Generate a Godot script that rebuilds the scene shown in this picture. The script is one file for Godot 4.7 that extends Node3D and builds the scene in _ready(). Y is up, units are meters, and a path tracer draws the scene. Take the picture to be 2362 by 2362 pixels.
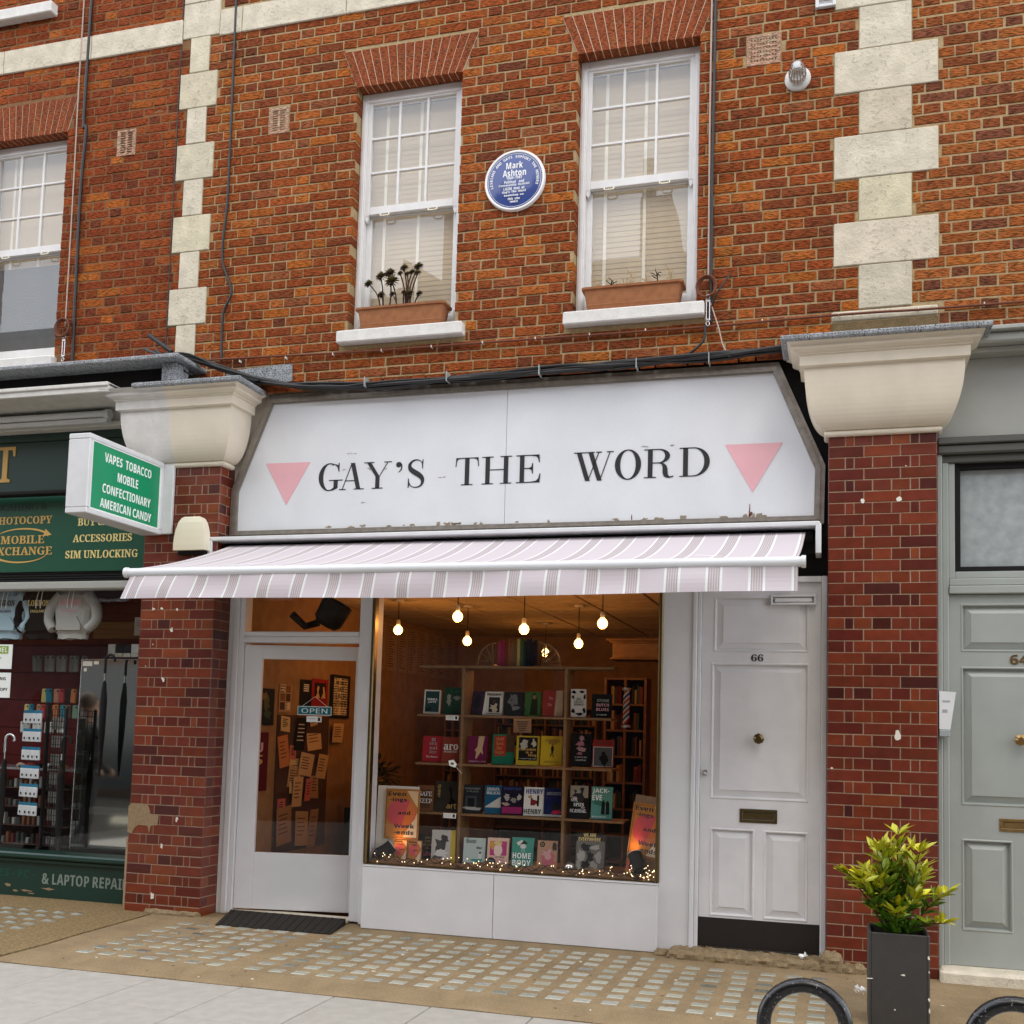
extends Node3D
# A bookshop front under a brick terrace, with its neighbours, built in metres: the glazed pillars' faces lie at z = 0, the street is +z.

class B:
	var V := PackedVector3Array()
	var N := PackedVector3Array()
	var C := PackedColorArray()
	var col := Color.WHITE
	var xf := Transform3D.IDENTITY
	func trin(a: Vector3, b: Vector3, c: Vector3, na: Vector3, nb: Vector3, nc: Vector3) -> void:
		V.append(xf * a); V.append(xf * c); V.append(xf * b)
		var bs := xf.basis
		N.append((bs * na).normalized()); N.append((bs * nc).normalized()); N.append((bs * nb).normalized())
		C.append(col); C.append(col); C.append(col)
	func tri(a: Vector3, b: Vector3, c: Vector3) -> void:
		var n := (b - a).cross(c - a).normalized()
		trin(a, b, c, n, n, n)
	func quad(a: Vector3, b: Vector3, c: Vector3, d: Vector3) -> void:
		var n := (c - a).cross(d - b).normalized()
		trin(a, b, c, n, n, n); trin(a, c, d, n, n, n)
	func quo(a: Vector3, b: Vector3, c: Vector3, d: Vector3, out: Vector3) -> void:
		if (c - a).cross(d - b).dot(out) < 0: quad(d, c, b, a)
		else: quad(a, b, c, d)
	func box(lo: Vector3, hi: Vector3, ch := 0.0) -> void:
		var m := (lo + hi) * 0.5
		var h := (hi - lo) * 0.5
		ch = minf(ch, minf(h.x, minf(h.y, h.z)) * 0.95)
		for a in 3:
			var u := (a + 1) % 3
			var w := (a + 2) % 3
			for s: float in [-1.0, 1.0]:
				var q: Array[Vector3] = []
				for k: Array in [[-1.0, -1.0], [1.0, -1.0], [1.0, 1.0], [-1.0, 1.0]]:
					var p := Vector3.ZERO
					p[a] = s * h[a]; p[u] = k[0] * (h[u] - ch); p[w] = k[1] * (h[w] - ch)
					q.append(m + p)
				var o := Vector3.ZERO
				o[a] = s
				quo(q[0], q[1], q[2], q[3], o)
		if ch <= 0.0: return
		for a in 3:
			var u := (a + 1) % 3
			var w := (a + 2) % 3
			for su: float in [-1.0, 1.0]:
				for sw: float in [-1.0, 1.0]:
					var p0 := Vector3.ZERO
					p0[a] = -(h[a] - ch); p0[u] = su * h[u]; p0[w] = sw * (h[w] - ch)
					var p1 := p0
					p1[a] = h[a] - ch
					var p2 := p1
					p2[u] = su * (h[u] - ch); p2[w] = sw * h[w]
					var p3 := p2
					p3[a] = -(h[a] - ch)
					var o := Vector3.ZERO
					o[u] = su; o[w] = sw
					quo(m + p0, m + p1, m + p2, m + p3, o)
		for sx: float in [-1.0, 1.0]:
			for sy: float in [-1.0, 1.0]:
				for sz: float in [-1.0, 1.0]:
					var a := m + Vector3(sx * h.x, sy * (h.y - ch), sz * (h.z - ch))
					var b := m + Vector3(sx * (h.x - ch), sy * h.y, sz * (h.z - ch))
					var c := m + Vector3(sx * (h.x - ch), sy * (h.y - ch), sz * h.z)
					if sx * sy * sz > 0: tri(a, b, c)
					else: tri(a, c, b)
	func tube(pts: Array, r: float, sides := 7, r1 := -1.0, caps := true) -> void:
		if r1 < 0: r1 = r
		var n := pts.size()
		var last := Vector3.UP
		var rings: Array = []
		for i in n:
			var d: Vector3 = (pts[mini(i + 1, n - 1)] - pts[maxi(i - 1, 0)])
			d = d.normalized()
			var s := last.cross(d)
			if s.length() < 0.05: s = Vector3.RIGHT.cross(d)
			if s.length() < 0.05: s = Vector3.FORWARD.cross(d)
			s = s.normalized()
			var t := d.cross(s).normalized()
			last = t
			var rr := lerpf(r, r1, float(i) / maxf(1, n - 1))
			var ring: Array[Vector3] = []
			var nor: Array[Vector3] = []
			for k in sides:
				var a := TAU * k / sides
				var o := s * cos(a) + t * sin(a)
				nor.append(o)
				ring.append(pts[i] + o * rr)
			rings.append([ring, nor])
		for i in n - 1:
			for k in sides:
				var k2 := (k + 1) % sides
				var A: Array = rings[i]
				var D: Array = rings[i + 1]
				trin(A[0][k], A[0][k2], D[0][k2], A[1][k], A[1][k2], D[1][k2])
				trin(A[0][k], D[0][k2], D[0][k], A[1][k], D[1][k2], D[1][k])
		if caps:
			for k in sides:
				tri(pts[0], rings[0][0][(k + 1) % sides], rings[0][0][k])
				tri(pts[n - 1], rings[n - 1][0][k], rings[n - 1][0][(k + 1) % sides])
	func lathe(prof: Array, seg := 24, smooth := true) -> void:
		for i in prof.size() - 1:
			var p: Vector2 = prof[i]
			var q: Vector2 = prof[i + 1]
			var d := q - p
			if d.length() < 1e-6: continue
			var nn := Vector2(d.y, -d.x).normalized()
			var n0 := nn
			var n1 := nn
			if smooth:
				if i > 0:
					var e: Vector2 = p - prof[i - 1]
					var ne := Vector2(e.y, -e.x).normalized()
					if ne.dot(nn) > 0.6: n0 = (ne + nn).normalized()
				if i + 2 < prof.size():
					var e2: Vector2 = prof[i + 2] - q
					var ne2 := Vector2(e2.y, -e2.x).normalized()
					if ne2.dot(nn) > 0.6: n1 = (ne2 + nn).normalized()
			for k in seg:
				var a := TAU * k / seg
				var b := TAU * (k + 1) / seg
				var ca := Vector3(cos(a), 0, -sin(a))
				var cb := Vector3(cos(b), 0, -sin(b))
				var u := Vector3.UP
				var p0 := ca * p.x + u * p.y
				var p1 := cb * p.x + u * p.y
				var q0 := ca * q.x + u * q.y
				var q1 := cb * q.x + u * q.y
				if p.x > 1e-6: trin(p0, p1, q1, ca * n0.x + u * n0.y, cb * n0.x + u * n0.y, cb * n1.x + u * n1.y)
				if q.x > 1e-6: trin(p0, q1, q0, ca * n0.x + u * n0.y, cb * n1.x + u * n1.y, ca * n1.x + u * n1.y)
	func prism(poly: PackedVector2Array, z0: float, z1: float) -> void:
		if Geometry2D.is_polygon_clockwise(poly): poly.reverse()
		var ix := Geometry2D.triangulate_polygon(poly)
		for i in range(0, ix.size(), 3):
			var a := poly[ix[i]]
			var b := poly[ix[i + 1]]
			var c := poly[ix[i + 2]]
			if (b - a).cross(c - a) < 0:
				var t := b
				b = c; c = t
			tri(Vector3(a.x, a.y, z1), Vector3(b.x, b.y, z1), Vector3(c.x, c.y, z1))
			tri(Vector3(a.x, a.y, z0), Vector3(c.x, c.y, z0), Vector3(b.x, b.y, z0))
		for i in poly.size():
			var a := poly[i]
			var b := poly[(i + 1) % poly.size()]
			quad(Vector3(a.x, a.y, z0), Vector3(b.x, b.y, z0), Vector3(b.x, b.y, z1), Vector3(a.x, a.y, z1))
	# a ribbon between two polylines, given thickness from z0 to z1 (both polylines in the xy plane)
	func band(o: Array, i: Array, z0: float, z1: float) -> void:
		for k in o.size() - 1:
			prism(PackedVector2Array([o[k], o[k + 1], i[k + 1], i[k]]), z0, z1)
	func mesh() -> ArrayMesh:
		var m := ArrayMesh.new()
		var a := []
		a.resize(Mesh.ARRAY_MAX)
		a[Mesh.ARRAY_VERTEX] = V; a[Mesh.ARRAY_NORMAL] = N; a[Mesh.ARRAY_COLOR] = C
		m.add_surface_from_arrays(Mesh.PRIMITIVE_TRIANGLES, a)
		return m

var M := {}
var T := {}
var taken := {}
var rng := RandomNumberGenerator.new()

func numbered(parent: Node, base: String) -> String:
	var k := str(parent.get_instance_id()) + base
	taken[k] = taken.get(k, -1) + 1
	return base if taken[k] == 0 else "%s_%03d" % [base, taken[k]]

func put(o: Node3D, called: String, parent: Node, at := Vector3.ZERO, rot := Vector3.ZERO) -> Node3D:
	o.name = numbered(parent, called)
	o.position = at
	o.rotation = rot
	parent.add_child(o)
	return o

func tag(o: Node3D, label: String, category: String, group := "", kind := "thing") -> Node3D:
	o.set_meta("label", label); o.set_meta("category", category); o.set_meta("kind", kind)
	if group: o.set_meta("group", group)
	return o

func thing(called: String, label: String, category: String, at := Vector3.ZERO, rot := Vector3.ZERO, group := "") -> Node3D:
	return tag(put(Node3D.new(), called, self, at, rot), label, category, group)

func part(called: String, b: B, m: Material, parent: Node, at := Vector3.ZERO, rot := Vector3.ZERO) -> MeshInstance3D:
	return pm(called, b.mesh(), m, parent, at, rot)

func pm(called: String, mesh: Mesh, m: Material, parent: Node, at := Vector3.ZERO, rot := Vector3.ZERO) -> MeshInstance3D:
	var o := MeshInstance3D.new()
	o.mesh = mesh
	o.material_override = m
	put(o, called, parent, at, rot)
	return o

func struct(called: String, b: B, m: Material, label := "") -> MeshInstance3D:
	var o := part(called, b, m, self)
	o.set_meta("kind", "structure")
	if label:
		o.set_meta("label", label); o.set_meta("category", called.replace("_", " "))
	return o

func v3(x: float, y: float, z: float) -> Vector3: return Vector3(x, y, z)
func lin(r: float, g: float, b: float) -> Color: return Color(r, g, b)

func bx(lo: Vector3, hi: Vector3, ch := 0.004) -> B:
	var b := B.new()
	b.box(lo, hi, ch)
	return b

func tb(pts: Array, r: float, sides := 7, r1 := -1.0) -> B:
	var b := B.new()
	b.tube(pts, r, sides, r1)
	return b

# a smooth curve through the given points
func curve(pts: Array, per := 6) -> Array:
	var out := []
	var n := pts.size()
	for i in n - 1:
		var p0: Vector3 = pts[maxi(i - 1, 0)]
		var p1: Vector3 = pts[i]
		var p2: Vector3 = pts[i + 1]
		var p3: Vector3 = pts[mini(i + 2, n - 1)]
		for k in per:
			out.append(p1.cubic_interpolate(p2, p0, p3, float(k) / per))
	out.append(pts[n - 1])
	return out

func text(parent: Node, s: String, font: String, w: float, h: float, at: Vector3, m: Material, called := "lettering", rot := Vector3.ZERO, depth := 0.0015) -> MeshInstance3D:
	var f := SystemFont.new()
	var names := {"sans": "Droid Sans", "serif": "Droid Serif", "mono": "Droid Sans Mono"}
	f.font_names = PackedStringArray([names[font.trim_suffix("b")]])
	if font.ends_with("b"): f.font_weight = 700
	var t := TextMesh.new()
	t.font = f; t.text = s; t.font_size = 48; t.pixel_size = 0.01; t.depth = 0.05; t.curve_step = 1.0
	t.horizontal_alignment = HORIZONTAL_ALIGNMENT_CENTER
	t.line_spacing = -8.0
	var ab := t.get_aabb()
	var sx := w / maxf(ab.size.x, 0.01)
	var sy := h / maxf(ab.size.y, 0.01)
	if w <= 0: sx = sy
	if h <= 0: sy = sx
	var o := pm(called, t, m, parent)
	var bs := Basis.from_euler(rot)
	o.transform = Transform3D(bs * Basis.from_scale(v3(sx, sy, depth / 0.05)), at - bs * (ab.get_center() * v3(sx, sy, depth / 0.05)))
	return o

func noise(seed_: int, freq: float, oct := 4, kind := FastNoiseLite.TYPE_SIMPLEX_SMOOTH) -> FastNoiseLite:
	var n := FastNoiseLite.new()
	n.seed = seed_; n.frequency = freq; n.fractal_octaves = oct; n.noise_type = kind
	return n

func layer(seed_: int, freq: float, oct := 4, kind := FastNoiseLite.TYPE_SIMPLEX_SMOOTH, size := 256) -> PackedByteArray:
	return noise(seed_, freq, oct, kind).get_seamless_image(size, size, false, false, 0.15, true).get_data()

func tex(size: int, f: Callable) -> ImageTexture:
	var d := PackedByteArray()
	d.resize(size * size * 3)
	for i in size * size:
		var c: Color = f.call(i)
		d[i * 3] = clampi(int(c.r * 255), 0, 255); d[i * 3 + 1] = clampi(int(c.g * 255), 0, 255); d[i * 3 + 2] = clampi(int(c.b * 255), 0, 255)
	return ImageTexture.create_from_image(Image.create_from_data(size, size, false, Image.FORMAT_RGB8, d))

func grey(v: float) -> Color: return Color(v, v, v)

func mt(key: String, c: Color, rough: float, t := "", ts := Vector3.ONE, bump := "", bs := 0.0, metal := 0.0) -> StandardMaterial3D:
	var m := StandardMaterial3D.new()
	m.resource_name = key
	m.albedo_color = c.linear_to_srgb()
	m.roughness = rough; m.metallic = metal
	m.vertex_color_use_as_albedo = true
	if rough > 0.55: m.metallic_specular = 0.25
	if t:
		m.albedo_texture = T[t]
	if bump:
		m.heightmap_enabled = true; m.heightmap_texture = T[bump]; m.heightmap_scale = bs
	if t or bump:
		m.uv1_triplanar = true; m.uv1_world_triplanar = true; m.uv1_scale = ts
	M[key] = m
	return m

func glass(key: String, c: Color, alpha: float, rough := 0.02, spec := 0.5) -> void:
	var m := mt(key, c, rough)
	m.vertex_color_use_as_albedo = false
	m.transparency = BaseMaterial3D.TRANSPARENCY_ALPHA
	m.albedo_color.a = alpha
	m.metallic_specular = spec

func textures() -> void:
	var a := layer(1, 0.02)
	var b := layer(2, 0.09, 3)
	var c := layer(3, 0.3, 2)
	var cell := layer(4, 0.05, 2, FastNoiseLite.TYPE_CELLULAR)
	var big := layer(7, 0.008, 5)
	# fine grain with soft patches
	T.mottle = tex(256, func(i: int): return grey(0.80 + 0.14 * a[i] / 255.0 + 0.06 * c[i] / 255.0))
	# flat paint: barely uneven
	T.paint = tex(256, func(i: int): return grey(0.93 + 0.05 * big[i] / 255.0 + 0.02 * c[i] / 255.0))
	# dirty paint: scattered marks with hard outlines
	T.scuff = tex(256, func(i: int):
		var s := 1.0 if (b[i] < 205 or c[i] < 150) else 0.78
		return grey(s * (0.90 + 0.08 * a[i] / 255.0)))
	# hand-made brick: creases
	T.brick = tex(256, func(i: int):
		var x := i % 256
		var y := i / 256
		var w := (y * 3 + int(a[i] / 8.0)) % 256
		var k := b[w * 256 + x]
		var s := 0.62 + 0.38 * smoothstep(70.0, 140.0, float(k))
		s *= 0.84 + 0.16 * c[i] / 255.0
		var o := smoothstep(140.0, 220.0, float(a[i])) * 0.10
		return Color(s, s * (0.95 + o), s * (0.92 + o)))
	T.brick_h = tex(256, func(i: int):
		var x := i % 256
		var y := i / 256
		var w := (y * 3 + int(a[i] / 8.0)) % 256
		return grey(0.75 * b[w * 256 + x] / 255.0 + 0.25 * c[i] / 255.0))
	T.rough_h = tex(256, func(i: int): return grey(0.5 * b[i] / 255.0 + 0.5 * c[i] / 255.0))
	T.soft_h = tex(256, func(i: int): return grey(0.8 * a[i] / 255.0 + 0.2 * c[i] / 255.0))
	# weathered stone: pits and stains
	T.stone = tex(256, func(i: int):
		var s := 0.86 + 0.12 * a[i] / 255.0
		if b[i] > 170 and big[i] > 120: s *= 0.95 - 0.10 * (c[i] / 255.0)
		return Color(s, s * 0.985, s * 0.95))
	# trodden concrete: grit and stains
	T.concrete = tex(256, func(i: int):
		var s := 0.78 + 0.14 * big[i] / 255.0 + 0.08 * b[i] / 255.0
		if c[i] > 180: s *= 1.10
		if c[i] < 80: s *= 0.88
		return Color(s, s * 0.98, s * 0.94))
	T.gravel = tex(256, func(i: int):
		var s := 0.55 + 0.45 * cell[i] / 255.0
		s *= 0.8 + 0.3 * c[i] / 255.0
		return Color(s, s * 0.97, s * 0.90))
	T.slab = tex(256, func(i: int):
		var s := 0.90 + 0.07 * a[i] / 255.0
		if c[i] > 190: s *= 0.93
		return grey(s))
	T.wood = tex(256, func(i: int):
		var x := i % 256
		var y := i / 256
		var k := b[(y * 256) + (x / 8)]
		return grey(0.74 + 0.2 * k / 255.0 + 0.06 * c[i] / 255.0))
	T.cloth = tex(256, func(i: int):
		var x := i % 256
		var y := i / 256
		return grey(0.90 + 0.04 * float((x + y) % 2) + 0.06 * c[i] / 255.0))
	# chipped paint: flakes with their own outlines
	T.chip = tex(256, func(i: int):
		if b[i] > 196 and a[i] > 120: return Color(0.62, 0.63, 0.65)
		return Color(0.035, 0.035, 0.04))
	T.lead = tex(256, func(i: int):
		var s := 0.75 + 0.25 * a[i] / 255.0
		if b[i] > 160: s *= 0.45
		return grey(s))
	T.print = tex(256, func(i: int):
		var x := i % 256
		var y := i / 256
		var line := (y / 6) % 2 == 0 and b[(y / 6) * 256 * 6 % 65536 + x % 256] > 96 and (x % 128) > 10 and (x % 128) < 90 + (y * 7) % 30
		return grey(0.25 if line else 0.95))
func materials() -> void:
	textures()
	var W := Vector3.ONE
	mt("brick", lin(1, 1, 1), 0.85, "brick", v3(0.8, 1.6, 0.8), "brick_h", 0.9)
	mt("mortar", lin(0.50, 0.375, 0.22), 0.95, "stone", W * 3.0, "rough_h", 0.6)
	mt("mortar_left", lin(0.27, 0.15, 0.08), 0.95, "stone", W * 3.0, "rough_h", 0.6)
	mt("arch_brick", lin(0.34, 0.095, 0.035), 0.8, "brick", v3(1.2, 1.2, 1.2), "rough_h", 0.25)
	mt("putty", lin(0.70, 0.55, 0.42), 0.9)
	mt("stone", lin(0.72, 0.675, 0.58), 0.9, "stone", W * 1.1, "rough_h", 0.5)
	mt("stone_dark", lin(0.22, 0.16, 0.09), 0.95, "stone", W * 3.0, "rough_h", 0.9)
	mt("glazed", lin(1, 1, 1), 0.30, "mottle", v3(1.7, 2.3, 1.7), "soft_h", 0.12)
	mt("glazed_joint", lin(0.40, 0.29, 0.21), 0.9, "stone", W * 4.0, "rough_h", 0.2)
	mt("chipped", lin(0.42, 0.31, 0.20), 0.95, "stone", W * 6.0, "rough_h", 1.0)
	mt("cream", lin(0.75, 0.665, 0.53), 0.55, "paint", W * 1.3, "soft_h", 0.12)
	mt("cream_white", lin(0.72, 0.70, 0.66), 0.6, "scuff", W * 1.3, "soft_h", 0.12)
	mt("lead", lin(0.42, 0.44, 0.46), 0.7, "lead", W * 3.0, "soft_h", 0.3)
	mt("white_frame", lin(0.80, 0.79, 0.78), 0.5, "paint", W * 2.0, "soft_h", 0.08)
	mt("white_sill", lin(0.78, 0.76, 0.72), 0.7, "scuff", W * 2.0, "rough_h", 0.2)
	mt("white_paint", lin(0.70, 0.70, 0.72), 0.45, "paint", W * 1.0, "soft_h", 0.10)
	mt("door_white", lin(0.68, 0.675, 0.69), 0.45, "paint", W * 1.6, "soft_h", 0.10)
	mt("sign_white", lin(0.72, 0.735, 0.76), 0.35, "paint", W * 0.6, "soft_h", 0.03)
	mt("sign_grime", lin(0.36, 0.31, 0.25), 0.9, "stone", W * 8.0)
	mt("steel", lin(0.36, 0.325, 0.28), 0.38, "mottle", W * 2.5, "soft_h", 0.2, 0.6)
	mt("ink", lin(0.012, 0.012, 0.014), 0.5)
	mt("pink", lin(0.78, 0.42, 0.46), 0.5, "paint", W)
	mt("awning_cloth", lin(1, 1, 1), 0.85, "cloth", W * 7.0)
	M.awning_cloth.backlight = Color(0.10, 0.10, 0.10)
	mt("awning_metal", lin(0.66, 0.68, 0.70), 0.35)
	mt("black", lin(0.012, 0.011, 0.011), 0.6)
	mt("cable", lin(0.012, 0.011, 0.011), 0.5)
	mt("cable_brown", lin(0.16, 0.06, 0.035), 0.6)
	mt("cable_pale", lin(0.48, 0.36, 0.30), 0.6)
	mt("brass_dark", lin(0.16, 0.115, 0.05), 0.30, "mottle", W * 3.0, "", 0.0, 0.85)
	mt("brass", lin(0.42, 0.27, 0.11), 0.30, "mottle", W * 3.0, "", 0.0, 0.9)
	mt("kick", lin(0.014, 0.010, 0.009), 0.45, "mottle", W * 2.0, "soft_h", 0.1)
	mt("silver", lin(0.62, 0.62, 0.62), 0.25, "", W, "", 0.0, 0.9)
	mt("grey_door", lin(0.335, 0.36, 0.335), 0.42, "paint", W * 1.3, "soft_h", 0.06)
	mt("grey_dark", lin(0.085, 0.082, 0.072), 0.5, "paint", W)
	mt("grey_panel", lin(0.36, 0.365, 0.335), 0.5, "paint", W * 0.8)
	mt("frosted", lin(0.40, 0.44, 0.44), 0.35, "mottle", W * 2.0)
	mt("green_dark", lin(0.006, 0.036, 0.026), 0.35, "paint", W)
	mt("green_sign", lin(0.006, 0.075, 0.042), 0.30, "paint", W)
	mt("green_face", lin(0.004, 0.29, 0.125), 0.3, "paint", W)
	mt("gold", lin(0.55, 0.33, 0.08), 0.4)
	mt("gold_pale", lin(0.78, 0.62, 0.24), 0.4)
	mt("plastic_white", lin(0.70, 0.71, 0.72), 0.35, "paint", W * 2.0)
	mt("plastic_cream", lin(0.80, 0.74, 0.58), 0.4)
	mt("letter_white", lin(0.82, 0.86, 0.84), 0.4)
	mt("letter_worn", lin(0.20, 0.24, 0.21), 0.7)
	mt("terracotta", lin(0.40, 0.165, 0.075), 0.6, "mottle", W * 3.0, "soft_h", 0.08)
	mt("soil", lin(0.03, 0.02, 0.012), 1.0, "gravel", W * 9.0)
	mt("stalk", lin(0.085, 0.045, 0.035), 0.8, "mottle", W * 9.0)
	mt("rosette", lin(1, 1, 1), 0.55)
	mt("twig", lin(0.02, 0.012, 0.010), 0.8)
	mt("straw", lin(0.48, 0.34, 0.17), 0.8)
	mt("leaf", lin(1, 1, 1), 0.38)
	M.leaf.backlight = Color(0.30, 0.34, 0.05)
	mt("planter", lin(0.040, 0.037, 0.034), 0.55, "scuff", W * 1.8, "soft_h", 0.12)
	mt("hoop", lin(1, 1, 1), 0.30, "chip", W * 3.2)
	mt("apron", lin(0.335, 0.255, 0.16), 0.92, "concrete", W * 1.25, "rough_h", 0.35)
	mt("apron_left", lin(0.45, 0.34, 0.20), 0.95, "gravel", W * 4.0, "rough_h", 0.5)
	mt("slab", lin(0.41, 0.385, 0.345), 0.9, "slab", W * 1.7, "rough_h", 0.12)
	mt("joint", lin(0.085, 0.068, 0.05), 1.0, "stone", W * 6.0)
	mt("road", lin(0.055, 0.053, 0.05), 0.95, "concrete", W * 2.0, "rough_h", 0.5)
	mt("lens", lin(0.46, 0.46, 0.38), 0.22, "mottle", W * 6.0, "soft_h", 0.15)
	mt("step_stone", lin(0.34, 0.26, 0.165), 0.95, "stone", W * 4.0, "rough_h", 1.3)
	mt("mat", lin(0.032, 0.028, 0.025), 0.8, "mottle", W * 4.0)
	mt("litter", lin(0.8, 0.8, 0.8), 0.8)
	mt("plaque", lin(0.045, 0.075, 0.26), 0.10, "paint", W)
	mt("plaque_white", lin(0.80, 0.80, 0.78), 0.2)
	mt("blind", lin(0.60, 0.47, 0.29), 0.8, "paint", W * 3.0)
	mt("plaster", lin(0.36, 0.21, 0.095), 0.85, "mottle", W * 1.0)
	mt("ceiling", lin(0.60, 0.46, 0.29), 0.85, "mottle", W * 1.4)
	mt("carpet", lin(0.05, 0.035, 0.025), 1.0, "mottle", W * 3.0)
	mt("shelf", lin(0.26, 0.135, 0.048), 0.5, "wood", v3(2.2, 0.6, 2.2), "soft_h", 0.05)
	mt("case", lin(0.20, 0.085, 0.03), 0.5, "wood", v3(2.2, 0.6, 2.2), "soft_h", 0.05)
	mt("print", lin(1, 1, 1), 0.6)
	M.print.metallic_specular = 0.15
	mt("paper", lin(0.72, 0.62, 0.46), 0.8, "print", W * 2.0)
	mt("plain_paper", lin(0.70, 0.66, 0.58), 0.8)
	mt("craft", lin(0.26, 0.13, 0.06), 0.8, "mottle", W * 4.0, "rough_h", 0.6)
	mt("fabric", lin(1, 1, 1), 0.9, "cloth", W * 9.0)
	mt("mirror", lin(0.42, 0.42, 0.38), 0.05, "", W, "", 0.0, 1.0)
	mt("room_dark", lin(0.09, 0.05, 0.04), 0.9, "mottle", W)  # dark tone stands in for the shade of unlit rooms; also on boards, print
	mt("room_red", lin(0.13, 0.018, 0.016), 0.8, "mottle", W)
	mt("ply", lin(0.30, 0.15, 0.055), 0.7, "wood", v3(0.7, 2.0, 0.7))
	mt("skin", lin(0.52, 0.30, 0.21), 0.5)
	mt("far_brick", lin(0.22, 0.12, 0.065), 0.9, "brick", W * 0.5)
	mt("far_roof", lin(0.055, 0.05, 0.05), 0.8, "mottle", W)
	mt("dark_pane", lin(0.02, 0.022, 0.025), 0.08)
	glass("pane", lin(0.01, 0.012, 0.012), 0.02, 0.0, 0.40)
	glass("upper_pane", lin(0.92, 0.94, 0.95), 0.02, 0.0, 0.6)
	M.upper_pane.metallic = 0.13
	for k: Array in [["bulb", lin(1.0, 0.62, 0.22), 4.0], ["fairy", lin(1.0, 0.78, 0.45), 2.5], ["tube_light", lin(1, 1, 1), 1.2]]:
		var m := mt(k[0], k[1], 0.4)
		m.emission_enabled = true
		m.emission = (k[1] as Color).linear_to_srgb()
		m.emission_energy_multiplier = k[2]

# ---------------------------------------------------------------- brickwork
const COURSE := 0.0757

# one brick: its face at z = 0, reaching back by d; corner (0, 0) to (w, h); edges slightly uneven
func brick_into(b: B, x: float, y: float, z: float, w: float, h: float, d: float, j: float) -> void:
	var f: Array[Vector3] = []
	var g: Array[Vector3] = []
	var ch := 0.0022 + 0.3 * j
	for k: Array in [[0, 0, 1, 1], [w, 0, -1, 1], [w, h, -1, -1], [0, h, 1, -1]]:
		var p := v3(x + k[0] + rng.randf_range(-j, j) * 0.6, y + k[1] + rng.randf_range(-j, j), z)
		g.append(p - v3(0, 0, ch))
		f.append(p + v3(k[2] * ch, k[3] * ch, rng.randf_range(-j, j) * 0.5))
	# the face, with a low crest so that it catches light unevenly
	var m := (f[0] + f[1] + f[2] + f[3]) * 0.25 + v3(rng.randf_range(-0.3, 0.3) * w, 0, rng.randf_range(-j, j) * 0.7)
	for i in 4:
		b.tri(f[i], f[(i + 1) % 4], m)
		b.quad(g[i], g[(i + 1) % 4], f[(i + 1) % 4], f[i])
		b.quad(g[i] - v3(0, 0, d), g[(i + 1) % 4] - v3(0, 0, d), g[(i + 1) % 4], g[i])

var tones := {
	"middle": [[lin(0.320, 0.082, 0.023), 6], [lin(0.370, 0.098, 0.026), 6], [lin(0.279, 0.078, 0.028), 4], [lin(0.480, 0.150, 0.029), 2], [lin(0.202, 0.063, 0.029), 0.8], [lin(0.356, 0.120, 0.048), 1.5], [lin(0.439, 0.137, 0.034), 2.5]],
	"left": [[lin(0.327, 0.075, 0.021), 6], [lin(0.279, 0.064, 0.019), 5], [lin(0.386, 0.097, 0.023), 3], [lin(0.475, 0.142, 0.028), 1], [lin(0.202, 0.055, 0.023), 1.5]],
	"right": [[lin(0.380, 0.120, 0.034), 5], [lin(0.451, 0.154, 0.044), 4], [lin(0.309, 0.097, 0.034), 4], [lin(0.522, 0.182, 0.041), 2], [lin(0.237, 0.085, 0.044), 2]],
	"glazed": [[lin(0.165, 0.028, 0.012), 6], [lin(0.125, 0.019, 0.010), 5], [lin(0.20, 0.036, 0.013), 4], [lin(0.23, 0.050, 0.016), 1.2], [lin(0.075, 0.013, 0.009), 0.8]],
	"glazed_low": [[lin(0.105, 0.018, 0.010), 5], [lin(0.085, 0.014, 0.009), 5], [lin(0.13, 0.023, 0.011), 3], [lin(0.05, 0.010, 0.008), 1.6]],
}
func tone(kind: String) -> Color:
	var s := 0.0
	for t: Array in tones[kind]: s += t[1]
	var r := rng.randf() * s
	for t: Array in tones[kind]:
		r -= t[1]
		if r <= 0:
			var c: Color = t[0]
			return c * rng.randf_range(0.86, 1.16)
	return tones[kind][0][0]

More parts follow.
